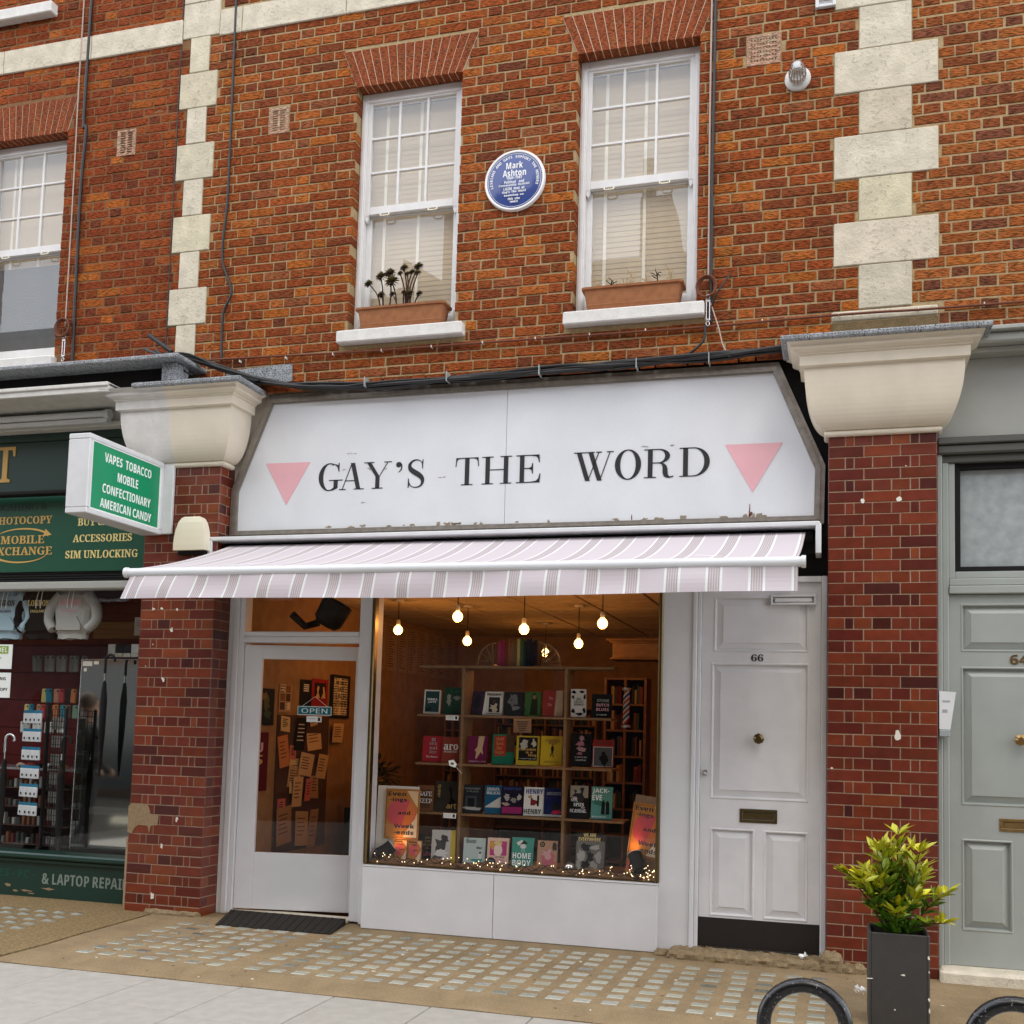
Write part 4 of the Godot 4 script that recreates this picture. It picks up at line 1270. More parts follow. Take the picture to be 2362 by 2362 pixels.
# ---------------------------------------------------------------- doors and the shop window
func panel_into(owner_: Node, x0: float, x1: float, y0: float, y1: float, z: float, m: Material, deep := 0.016) -> void:
	var b := B.new()
	var r := [[0.0, 0.0], [0.006, 0.005], [0.012, 0.004], [0.018, -deep], [0.022, -deep], [0.062, -0.004], [0.0625, -0.0005]]
	for i in r.size() - 1:
		var a: float = r[i][0]
		var c: float = r[i + 1][0]
		var za: float = z + r[i][1]
		var zc: float = z + r[i + 1][1]
		b.quad(v3(x0 + a, y0 + a, za), v3(x1 - a, y0 + a, za), v3(x1 - c, y0 + c, zc), v3(x0 + c, y0 + c, zc))
		b.quad(v3(x1 - a, y0 + a, za), v3(x1 - a, y1 - a, za), v3(x1 - c, y1 - c, zc), v3(x1 - c, y0 + c, zc))
		b.quad(v3(x1 - a, y1 - a, za), v3(x0 + a, y1 - a, za), v3(x0 + c, y1 - c, zc), v3(x1 - c, y1 - c, zc))
		b.quad(v3(x0 + a, y1 - a, za), v3(x0 + a, y0 + a, za), v3(x0 + c, y0 + c, zc), v3(x0 + c, y1 - c, zc))
	var e := 0.0625
	b.quad(v3(x0 + e, y0 + e, z - 0.0005), v3(x1 - e, y0 + e, z - 0.0005), v3(x1 - e, y1 - e, z - 0.0005), v3(x0 + e, y1 - e, z - 0.0005))
	part("panel", b, m, owner_)

func knob(owner_: Node, at: Vector3, m: Material) -> void:
	var b := B.new()
	b.xf = Transform3D(Basis.from_euler(v3(PI * 0.5, 0, 0)), Vector3.ZERO)
	b.lathe([Vector2(0.026, 0.0), Vector2(0.026, 0.006), Vector2(0.012, 0.010), Vector2(0.012, 0.030), Vector2(0.036, 0.040), Vector2(0.036, 0.054), Vector2(0.018, 0.070), Vector2(0, 0.070)], 8, false)
	part("knob", b, m, owner_, at)

func letter_slot(owner_: Node, x0: float, x1: float, y0: float, y1: float, z: float, m: Material) -> void:
	var s := put(Node3D.new(), "letterbox", owner_)
	var b := B.new()
	var f := 0.020
	b.box(v3(x0, y0, z), v3(x1, y0 + f, z + 0.008), 0.003)
	b.box(v3(x0, y1 - f, z), v3(x1, y1, z + 0.008), 0.003)
	b.box(v3(x0, y0 + f, z), v3(x0 + f, y1 - f, z + 0.008), 0.003)
	b.box(v3(x1 - f, y0 + f, z), v3(x1, y1 - f, z + 0.008), 0.003)
	part("plate", b, m, s)
	part("flap", bx(v3(x0 + f + 0.001, y0 + f + 0.001, z - 0.004), v3(x1 - f - 0.001, y1 - f - 0.001, z + 0.003), 0.003), m, s)

func doors() -> void:
	# number 66
	var d := thing("house_entrance", "white panelled house door with black kickboard beside the shop window", "door")
	var z := -0.14
	var ph := [[-0.805, -0.180, 2.022, 2.400], [-0.818, -0.176, 1.036, 1.950], [-0.814, -0.520, 0.264, 0.845], [-0.464, -0.178, 0.264, 0.843]]
	var b := B.new()
	core(b, -0.884, -0.104, 0.062, 2.488, z - 0.045, z, ph)
	part("leaf", b, M.door_white, d)
	for p: Array in ph: panel_into(d, p[0], p[1], p[2], p[3], z, M.door_white)
	part("kickboard", bx(v3(-0.884, 0.064, z), v3(-0.104, 0.254, z + 0.006), 0.002), M.kick, d)
	knob(d, v3(-0.497, 1.445, z), M.brass_dark)
	letter_slot(d, -0.620, -0.376, 0.888, 0.979, z, M.brass_dark)
	text(d, "66", "serifb", 0.080, 0.047, v3(-0.515, 1.985, z + 0.001), M.ink, "door_number", Vector3.ZERO, 0.004)
	var lk := B.new()
	lk.box(v3(-0.866, 1.185, z), v3(-0.838, 1.228, z + 0.012), 0.003)
	part("lock_plate", lk, M.silver, d)
	var ly := B.new()
	ly.xf = Transform3D(Basis.from_euler(v3(PI * 0.5, 0, 0)), v3(-0.848, 1.213, z + 0.012))
	ly.lathe([Vector2(0.015, 0.0), Vector2(0.015, 0.008), Vector2(0, 0.010)], 14)
	part("lock", ly, M.silver, d)
	var f := B.new()
	f.box(v3(-1.155, 0.012, -0.30), v3(-0.944, 2.53, -0.125), 0.004)
	part("post", f, M.white_paint, d)
	f = B.new()
	f.box(v3(-0.944, 0.045, -0.20), v3(-0.914, 2.53, -0.108), 0.006)
	f.box(v3(-0.914, 0.045, -0.20), v3(-0.886, 2.53, -0.120), 0.005)
	f.box(v3(-0.102, 0.045, -0.20), v3(-0.063, 2.53, -0.110), 0.005)
	f.box(v3(-0.886, 2.490, -0.20), v3(-0.102, 2.53, -0.114), 0.005)
	part("frame", f, M.white_paint, d)
	f = B.new()
	f.box(v3(-0.43, 2.338, z), v3(-0.135, 2.352, z + 0.03), 0.003)
	f.box(v3(-0.43, 2.392, z), v3(-0.135, 2.406, z + 0.03), 0.003)
	f.box(v3(-0.43, 2.352, z), v3(-0.415, 2.392, z + 0.03), 0.003)
	f.box(v3(-0.15, 2.352, z), v3(-0.135, 2.392, z + 0.03), 0.003)
	f.box(v3(-0.405, 2.356, z), v3(-0.16, 2.388, z + 0.022), 0.006)
	part("name_plate_frame", f, M.door_white, d)
	# the bookshop door, a little open
	var s := thing("shop_entrance", "white framed glass bookshop door standing slightly open", "door")
	f = B.new()
	f.box(v3(-4.571, 0.0, -0.34), v3(-4.53, 2.53, -0.222), 0.004)
	f.box(v3(-4.53, 0.0, -0.34), v3(-4.478, 2.53, -0.212), 0.006)
	f.box(v3(-4.478, 0.0, -0.34), v3(-4.438, 2.53, -0.228), 0.004)
	f.box(v3(-3.458, 0.016, -0.34), v3(-3.410, 2.53, -0.222), 0.004)
	f.box(v3(-3.410, 0.016, -0.34), v3(-3.352, 2.53, -0.210), 0.005)
	f.box(v3(-4.438, 2.082, -0.34), v3(-3.458, 2.130, -0.226), 0.005)
	f.box(v3(-4.438, 2.130, -0.34), v3(-3.458, 2.166, -0.212), 0.006)
	part("frame", f, M.white_paint, s)
	var q := B.new()
	q.quad(v3(-4.438, 2.166, -0.27), v3(-3.458, 2.166, -0.27), v3(-3.458, 2.53, -0.27), v3(-4.438, 2.53, -0.27))
	part("fanlight_pane", q, M.pane, s)
	var leaf := put(Node3D.new(), "leaf", s, v3(-4.434, 0, -0.245), v3(0, deg_to_rad(10.0), 0))
	f = B.new()
	f.box(v3(0, 0.042, -0.045), v3(0.142, 2.066, 0), 0.004)
	f.box(v3(0.89, 0.042, -0.045), v3(1.0, 2.066, 0), 0.004)
	f.box(v3(0.142, 0.042, -0.045), v3(0.89, 0.470, -0.001), 0.004)
	f.box(v3(0.142, 1.958, -0.045), v3(0.89, 2.066, -0.001), 0.004)
	part("rails", f, M.white_paint, leaf)
	q = B.new()
	q.quad(v3(0.142, 0.47, -0.022), v3(0.89, 0.47, -0.022), v3(0.89, 1.958, -0.022), v3(0.142, 1.958, -0.022))
	part("pane", q, M.pane, leaf)
	part("threshold", bx(v3(-4.44, 0.0, -0.34), v3(-3.458, 0.03, -0.16), 0.008), M.stone, s)
	# the display window
	var w := thing("shop_window", "large bookshop window over a white panel, full of books", "window")
	q = B.new()
	q.quad(v3(-3.292, 0.452, -0.150), v3(-1.172, 0.452, -0.150), v3(-1.172, 2.53, -0.150), v3(-3.292, 2.53, -0.150))
	part("pane", q, M.pane, w)
	f = B.new()
	f.box(v3(-3.318, 0.455, -0.19), v3(-3.290, 2.53, -0.120), 0.008)
	f.box(v3(-1.176, 0.455, -0.19), v3(-1.146, 2.53, -0.110), 0.008)
	f.box(v3(-3.290, 0.452, -0.19), v3(-1.176, 0.464, -0.130), 0.003)
	part("brass_frame", f, M.brass_dark, w)
	f = B.new()
	f.box(v3(-3.351, 0.016, -0.34), v3(-3.318, 2.53, -0.150), 0.004)
	part("post", f, M.white_paint, w)
	f = B.new()
	f.box(v3(-3.300, 0.002, -0.30), v3(-2.3035, 0.444, -0.084), 0.004)
	part("panel", f, M.white_paint, w)
	f = B.new()
	f.box(v3(-2.3005, 0.002, -0.30), v3(-1.152, 0.444, -0.085), 0.004)
	part("panel", f, M.white_paint, w)
	f = B.new()
	f.box(v3(-3.302, 0.4445, -0.30), v3(-1.150, 0.454, -0.080), 0.003)
	part("sill", f, M.white_paint, w)
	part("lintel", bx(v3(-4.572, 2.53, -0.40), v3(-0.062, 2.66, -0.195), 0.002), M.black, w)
	# step below 66
	one("door_step", rock(v3(-1.06, -0.03, -0.16), v3(-0.055, 0.055, 0.065), 0.016, 0.03, 0.022, 9), M.step_stone, "worn stone step under the white panelled door", "step")
	one("stone_block", rock(v3(-1.16, -0.03, -0.14), v3(-1.07, 0.03, 0.0), 0.010, 0.02, 0.02, 12), M.step_stone, "small worn stone at the foot of the white post", "stone")
	# the grey door
	var g := thing("house_entrance", "pale grey green panelled house door with brass fittings beside the planter", "door")
	z = -0.12
	var gp := [[0.752, 1.432, 2.030, 2.340], [0.752, 1.432, 1.064, 1.938], [0.752, 1.050, 0.288, 0.856], [1.134, 1.432, 0.288, 0.856]]
	b = B.new()
	core(b, 0.682, 1.505, 0.075, 2.396, z - 0.045, z, gp)
	part("leaf", b, M.grey_door, g)
	for p: Array in gp: panel_into(g, p[0], p[1], p[2], p[3], z, M.grey_door, 0.024)
	knob(g, v3(1.092, 1.482, z), M.brass)
	letter_slot(g, 0.972, 1.212, 0.912, 0.992, z, M.brass)
	text(g, "64", "sansb", 0.108, 0.062, v3(1.095, 1.984, z + 0.001), M.brass, "door_number", Vector3.ZERO, 0.008)
	f = B.new()
	f.box(v3(0.610, 0.06, -0.26), v3(0.642, 3.40, -0.07), 0.006)
	f.box(v3(0.642, 0.06, -0.26), v3(0.682, 3.30, -0.095), 0.006)
	f.box(v3(1.505, 0.06, -0.26), v3(1.56, 3.40, -0.08), 0.006)
	f.box(v3(0.682, 2.400, -0.26), v3(1.505, 2.452, -0.085), 0.006)
	f.box(v3(0.682, 2.452, -0.26), v3(1.505, 2.500, -0.095), 0.006)
	f.box(v3(0.682, 2.500, -0.26), v3(0.720, 3.25, -0.105), 0.004)
	f.box(v3(1.467, 2.500, -0.26), v3(1.505, 3.25, -0.105), 0.004)
	f.box(v3(0.720, 2.500, -0.26), v3(1.467, 2.545, -0.106), 0.004)
	part("frame", f, M.grey_door, g)
	f = B.new()
	f.box(v3(0.720, 2.545, -0.26), v3(0.756, 3.25, -0.13), 0.002)
	f.box(v3(0.756, 2.545, -0.26), v3(1.467, 2.580, -0.131), 0.002)
	f.box(v3(0.756, 3.215, -0.26), v3(1.467, 3.25, -0.131), 0.002)
	part("fanlight_frame", f, M.black, g)
	part("fanlight_pane", bx(v3(0.756, 2.580, -0.20), v3(1.467, 3.215, -0.18), 0.0), M.frosted, g)
	f = B.new()
	f.box(v3(0.612, 3.25, -0.26), v3(2.6, 3.30, -0.09), 0.006)
	f.box(v3(0.612, 3.30, -0.26), v3(2.6, 3.36, -0.05), 0.010)
	f.box(v3(0.612, 3.36, -0.26), v3(2.6, 3.405, -0.03), 0.006)
	part("lintel", f, M.grey_dark, g)
	part("fascia", bx(v3(0.612, 3.405, -0.26), v3(2.6, 3.93, -0.10), 0.003), M.grey_panel, g)
	f = B.new()
	f.box(v3(0.612, 3.93, -0.26), v3(2.6, 3.965, 0.02), 0.006)
	f.box(v3(0.612, 3.965, -0.26), v3(2.6, 4.03, 0.10), 0.012)
	f.box(v3(0.612, 4.03, -0.26), v3(2.6, 4.06, 0.14), 0.006)
	part("cornice", f, M.grey_panel, g)
	var ls := B.new()
	ls.box(v3(0.61, -0.02, -0.16), v3(1.7, 0.072, 0.085), 0.016)
	one("door_step", ls, M.stone, "pale stone step under the grey green door, cracked", "step")
	part("wall", bx(v3(1.56, 0.0, -0.3), v3(2.9, 3.25, -0.06), 0), M.grey_panel, g)
	var hold := thing("leaflet_holder", "white tapered leaflet holder hung on the grey door frame", "leaflet holder", v3(0.645, 1.49, -0.06))
	f = B.new()
	f.prism(PackedVector2Array([Vector2(-0.03, 0.045), Vector2(0.035, 0.045), Vector2(0.068, 0.28), Vector2(-0.03, 0.285)]), -0.01, 0.05)
	part("holder", f, M.plastic_white, hold)
	part("base", bx(v3(-0.03, 0.0, -0.01), v3(0.032, 0.042, 0.055), 0.004), M.frosted, hold)
	for k: Array in [[0.215, 0.045, 0.012], [0.15, 0.03, 0.02]]:
		part("print", bx(v3(-0.012, k[0], 0.049), v3(-0.012 + k[1], k[0] + k[2], 0.0512), 0.0), M.frosted, hold)
	# the rubber ramp at the shop door
	var m := thing("door_mat", "black ridged rubber ramp on the pavement at the glass door", "mat", v3(-3.9, 0, 0.0))
	f = B.new()
	f.quad(v3(-0.38, 0.006, 0.255), v3(0.52, 0.006, 0.24), v3(0.45, 0.045, -0.16), v3(-0.50, 0.045, -0.16))
	f.quad(v3(0.52, 0.006, 0.24), v3(0.52, 0.0, 0.24), v3(0.45, 0.0, -0.16), v3(0.45, 0.045, -0.16))
	f.quad(v3(-0.38, 0.0, 0.255), v3(-0.38, 0.006, 0.255), v3(-0.50, 0.045, -0.16), v3(-0.50, 0.0, -0.16))
	f.quad(v3(-0.38, 0.0, 0.255), v3(0.52, 0.0, 0.24), v3(0.52, 0.006, 0.24), v3(-0.38, 0.006, 0.255))
	part("ramp", f, M.mat, m)
	for i in 14:
		var u := (i + 0.5) / 14.0
		var xa := lerpf(-0.50, 0.45, u)
		var xb := lerpf(-0.38, 0.52, u)
		var st := tb([v3(xa, 0.044, -0.15), v3(xb, 0.007, 0.235)], 0.006, 5)
		part("tread", st, M.mat, m)
# ---------------------------------------------------------------- ground and things standing on it
func ground() -> void:
	var g := B.new()
	g.box(v3(-40, -0.6, -8), v3(30, -0.115, 40), 0)
	struct("ground", g, M.road, "dark asphalt street surface")
	# the bookshop's own strip of pavement, with its glass lights
	var p := B.new()
	var edge := []
	rng.seed = 55
	var n := 40
	for i in n + 1:
		edge.append(Vector2(lerpf(-4.86, 3.2, i / float(n)), -1.825 + rng.randf_range(-0.009, 0.009)))
	var poly := PackedVector2Array([Vector2(3.2, 0.4), Vector2(-4.95, 0.4), Vector2(-4.955, 0.0), Vector2(-4.93, -0.3), Vector2(-4.915, -0.62), Vector2(-4.90, -0.95), Vector2(-4.865, -1.3)])
	for e: Vector2 in edge: poly.append(e)
	p.xf = Transform3D(Basis.from_euler(v3(-PI * 0.5, 0, 0)), Vector3.ZERO)
	# holes are left by laying each lens in a sunk pocket: the slab is cut into cells
	p.prism(poly, -0.114, -0.0005)
	var a := struct("pavement", p, M.apron, "tan concrete strip with glass pavement lights before the bookshop")
	for q: Array in [[-4.508, 7, 0.285, 8], [-3.320, 22, 0.140, 9]]:
		for i in q[1]:
			for k in q[3]:
				var x: float = q[0] + i * 0.1535 + rng.randf_range(-0.004, 0.004)
				var z: float = q[2] + k * 0.157 + rng.randf_range(-0.004, 0.004)
				if q[1] == 22 and x > -1.12 and z < 0.2: continue
				var b := B.new()
				var tilt := rng.randf_range(-0.0012, 0.0012)
				var t := rng.randf_range(0.72, 1.12)
				if rng.randf() < 0.10: t *= 0.55
				b.col = Color(t, t, t * rng.randf_range(0.90, 1.02))
				var w := 0.050
				var d := 0.040
				var top := 0.0035
				b.quad(v3(-w, -0.003, d), v3(w, -0.003, d), v3(w - 0.009, top - tilt, d - 0.009), v3(-w + 0.009, top + tilt, d - 0.009))
				b.quad(v3(w, -0.003, d), v3(w, -0.003, -d), v3(w - 0.009, top - tilt, -d + 0.009), v3(w - 0.009, top - tilt, d - 0.009))
				b.quad(v3(w, -0.003, -d), v3(-w, -0.003, -d), v3(-w + 0.009, top + tilt, -d + 0.009), v3(w - 0.009, top - tilt, -d + 0.009))
				b.quad(v3(-w, -0.003, -d), v3(-w, -0.003, d), v3(-w + 0.009, top + tilt, d - 0.009), v3(-w + 0.009, top + tilt, -d + 0.009))
				b.quad(v3(-w + 0.009, top + tilt, d - 0.009), v3(w - 0.009, top - tilt, d - 0.009), v3(w - 0.009, top - tilt, -d + 0.009), v3(-w + 0.009, top + tilt, -d + 0.009))
				part("glass_block", b, M.lens, a, v3(x, 0, z), v3(0, rng.randf_range(-0.03, 0.03), 0))
	# raised ridges of grit round the lights, stains on the concrete: patches with their own outline
	for i in 90:
		var x := rng.randf_range(-4.6, 0.6)
		var z := rng.randf_range(0.1, 1.75)
		var b := B.new()
		b.xf = Transform3D(Basis.from_euler(v3(-PI * 0.5, 0, 0)), v3(x, 0, z))
		b.prism(blob(0, 0, rng.randf_range(0.004, 0.012), rng.randf_range(0.003, 0.007), 7, 700 + i, 0.5), -0.002, rng.randf_range(0.002, 0.005))
		part("grit", b, M.plain_paper if i % 3 == 0 else M.step_stone, a)
	# the neighbour's strip
	p = B.new()
	p.xf = Transform3D(Basis.from_euler(v3(-PI * 0.5, 0, 0)), Vector3.ZERO)
	p.prism(PackedVector2Array([Vector2(-4.962, 0.4), Vector2(-12, 0.4), Vector2(-12, -1.825), Vector2(-4.88, -1.82), Vector2(-4.88, -1.3), Vector2(-4.915, -0.95), Vector2(-4.93, -0.62), Vector2(-4.945, -0.3), Vector2(-4.970, 0.0)]), -0.114, 0.004)
	a = struct("pavement", p, M.apron_left, "yellowish gravelly concrete strip before the green shop")
	for i in 7:
		for k in 6:
			var b := B.new()
			b.xf = Transform3D(Basis.from_scale(v3(1, 0.16, 0.72)), Vector3.ZERO)
			b.lathe([Vector2(0.06, 0.0), Vector2(0.052, 0.03), Vector2(0.03, 0.055), Vector2(0, 0.065)], 10)
			part("glass_block", b, M.lens, a, v3(-5.42 - i * 0.155 - 0.03 * (k % 2), 0.004, 0.30 + k * 0.157))
	# paving slabs, laid in columns with broken joints
	var base := B.new()
	base.box(v3(-9, -0.114, 1.83), v3(6, -0.030, 7.9), 0)
	var sb := struct("pavement", base, M.joint, "public pavement of large pale square slabs along the street")
	var cx := -9.23
	var far := []
	for i in 28:
		var w := 0.5535
		var z := 1.832
		var first: float = [0.615, 0.735, 0.59, 0.68][i % 4]
		for k in 10:
			var l := first if k == 0 else 0.60
			if z > 7.8: break
			var b := B.new()
			var t := rng.randf_range(0.93, 1.06)
			b.col = Color(t, t * 0.995, t * rng.randf_range(0.97, 1.0))
			b.box(v3(cx + 0.0025, -0.05, z + (0.008 if k == 0 else 0.0025)), v3(cx + w - 0.0025, rng.randf_range(-0.002, 0.001), z + l - 0.0025), 0.004)
			if cx > -7 and cx < 2.5 and z < 5.0: part("paving_slab", b, M.slab, sb)
			else: far.append(b)
			z += l
		cx += w
	var fb := B.new()
	for b: B in far:
		fb.V.append_array(b.V); fb.N.append_array(b.N); fb.C.append_array(b.C)
	part("paving", fb, M.slab, sb).set_meta("kind", "stuff")
	# kerb
	struct("kerb", bx(v3(-12, -0.2, 7.9), v3(8, 0.0, 8.05), 0.012), M.stone, "stone kerb along the street")

func stand(x: float, label: String) -> void:
	var s := thing("bicycle_stand", label, "bicycle stand", v3(x, 0, 3.3), Vector3.ZERO, "black hoop bicycle stands")
	var pts := [v3(-0.140, -0.05, 0), v3(-0.140, 0.2, 0)]
	for i in 19:
		var a := PI - PI * i / 18.0
		pts.append(v3(0.140 * cos(a), 0.445 + 0.140 * sin(a), 0))
	pts.append(v3(0.140, 0.2, 0)); pts.append(v3(0.140, -0.05, 0))
	part("hoop", tb(pts, 0.0255, 18), M.hoop, s)
	for e: float in [-0.14, 0.14]:
		var b := B.new()
		b.lathe([Vector2(0.06, 0.0), Vector2(0.06, 0.006), Vector2(0.028, 0.010), Vector2(0.026, 0.03)], 16)
		part("foot_ring", b, M.black, s, v3(e, 0, 0))

func leaf_into(b: B, base: Vector3, dir: Vector3, side: Vector3, l: float, w: float, curl: float) -> void:
	# a folded lance-shaped leaf
	var n := side.cross(dir).normalized()
	var mid: Array[Vector3] = []
	for i in 5:
		var t := i / 4.0
		mid.append(base + dir * l * t + n * (curl * l * t * t) )
	var ws := [0.04, 0.75, 1.0, 0.66, 0.0]
	for i in 4:
		for s: float in [-1.0, 1.0]:
			var a: Vector3 = mid[i] + side * s * w * ws[i] + n * w * ws[i] * 0.35
			var c: Vector3 = mid[i + 1] + side * s * w * ws[i + 1] + n * w * ws[i + 1] * 0.35
			if s > 0:
				b.tri(mid[i], a, c); b.tri(mid[i], c, mid[i + 1])
			else:
				b.tri(mid[i], c, a); b.tri(mid[i], mid[i + 1], c)

func planter() -> void:
	var p := thing("planter", "tall square black planter standing before the glazed pillar", "planter", v3(0.308, 0, 1.18))
	var b := B.new()
	var w := 0.148
	for s: Array in [[-w, -w, -w + 0.014, w], [w - 0.014, -w, w, w]]:
		b.box(v3(s[0], 0, s[1]), v3(s[2], 0.47, s[3]), 0.003)
	b.box(v3(-w + 0.014, 0, w - 0.014), v3(w - 0.014, 0.469, w), 0.003)
	b.box(v3(-w + 0.014, 0, -w), v3(w - 0.014, 0.469, -w + 0.014), 0.003)
	b.box(v3(-w + 0.014, 0.0, -w + 0.014), v3(w - 0.014, 0.02, w - 0.014), 0)
	part("box", b, M.planter, p)
	rng.seed = 66
	for q: Array in [[0.143, 0.36, 0.006, 0.010], [0.144, 0.155, 0.005, 0.010], [0.02, 0.265, 0.010, 0.004], [-0.14, 0.235, 0.016, 0.003], [0.145, 0.10, 0.003, 0.014], [-0.02, 0.09, 0.004, 0.004], [0.144, 0.29, 0.003, 0.006]]:
		var d := B.new()
		d.prism(blob(q[0], q[1], q[2], q[3], 8, int(q[1] * 999), 0.4), w - 0.004, w + 0.0012)
		part("paint_chip", d, M.plain_paper, p)
	part("soil", bx(v3(-w + 0.014, 0.40, -w + 0.014), v3(w - 0.014, 0.435, w - 0.014), 0.01), M.soil, p)
	var s := thing("shrub", "bright yellow green leafy shrub growing in the black planter", "shrub", v3(0.308, 0.43, 1.18))
	var stems := B.new()
	var tips := []
	for i in 34:
		var a := rng.randf() * TAU
		var r := 0.225 * sqrt(rng.randf())
		var h := rng.randf_range(0.10, 0.50) * (1.15 - 1.5 * r)
		var top := v3(cos(a) * r * 1.12, h + 0.03, sin(a) * r)
		if i < 5: top = [v3(-0.27, 0.33, 0.04), v3(0.08, 0.49, 0.0), v3(-0.06, 0.50, 0.03), v3(0.25, 0.26, 0.05), v3(0.23, 0.10, 0.08)][i]
		var root := v3(rng.randf_range(-0.05, 0.05), 0.0, rng.randf_range(-0.05, 0.05))
		var path := curve([root, root.lerp(top, 0.5) + v3(0, 0.03, 0), top], 4)
		stems.tube(path, 0.0045, 4, 0.002)
		tips.append([path, top, (top - root).normalized()])
	part("stems", stems, M.stalk, s)
	var lv := B.new()
	for t: Array in tips:
		var path: Array = t[0]
		for k in 34:
			var u := pow(rng.randf(), 0.6)
			var at: Vector3 = path[mini(int(u * (path.size() - 1)), path.size() - 1)]
			var up: Vector3 = t[2]
			var a := rng.randf() * TAU
			var out := v3(cos(a), 0, sin(a))
			var dir := (up * rng.randf_range(0.35, 1.25) + out * rng.randf_range(0.5, 1.0)).normalized()
			var side := dir.cross(Vector3.UP).normalized()
			if side.length() < 0.5: side = Vector3.RIGHT
			side = side.rotated(dir, rng.randf_range(-0.7, 0.7))
			var young := smoothstep(0.45, 1.0, u)
			# young tips are yellow, older leaves green
			var c := lin(0.075, 0.17, 0.012).lerp(lin(0.62, 0.56, 0.02), young * rng.randf_range(0.45, 1.0))
			lv.col = c * rng.randf_range(0.75, 1.2)
			leaf_into(lv, at + dir * 0.004, dir, side, rng.randf_range(0.060, 0.105), rng.randf_range(0.011, 0.019), rng.randf_range(-0.25, 0.15))
	part("leaves", lv, M.leaf, s)

func street_things() -> void:
	stand(-0.105, "black tubular bicycle stand hoop in front of the white house door")
	stand(0.575, "black tubular bicycle stand hoop cut off at the picture's lower corner")
	planter()
	rng.seed = 12
	for q: Array in [[v3(-0.20, 0.058, 0.0), "crumpled white tissue lying on the worn stone step"], [v3(0.135, 0.004, 0.62), "crumpled white tissue on the ground against the planter"]]:
		var b := B.new()
		for i in 9:
			var c := v3(rng.randf_range(-0.022, 0.022), rng.randf_range(0.004, 0.03), rng.randf_range(-0.016, 0.016))
			var d := v3(rng.randf_range(-1, 1), rng.randf_range(-1, 1), rng.randf_range(-1, 1)).normalized() * 0.022
			var e := v3(rng.randf_range(-1, 1), rng.randf_range(-1, 1), rng.randf_range(-1, 1)).normalized() * 0.02
			b.tri(c, c + d, c + e); b.tri(c, c - e, c + d)
		one("tissue", b, M.litter, q[1], "litter", q[0])
	var lf := B.new()
	lf.col = lin(0.5, 0.45, 0.03)
	leaf_into(lf, v3(0, 0, 0), v3(1, 0.15, 0.1).normalized(), v3(0, 0.2, 1).normalized(), 0.05, 0.014, 0.3)
	one("fallen_leaf", lf, M.leaf, "yellow leaf fallen on the concrete below the worn step", "leaf", v3(-0.78, 0.008, 0.12))

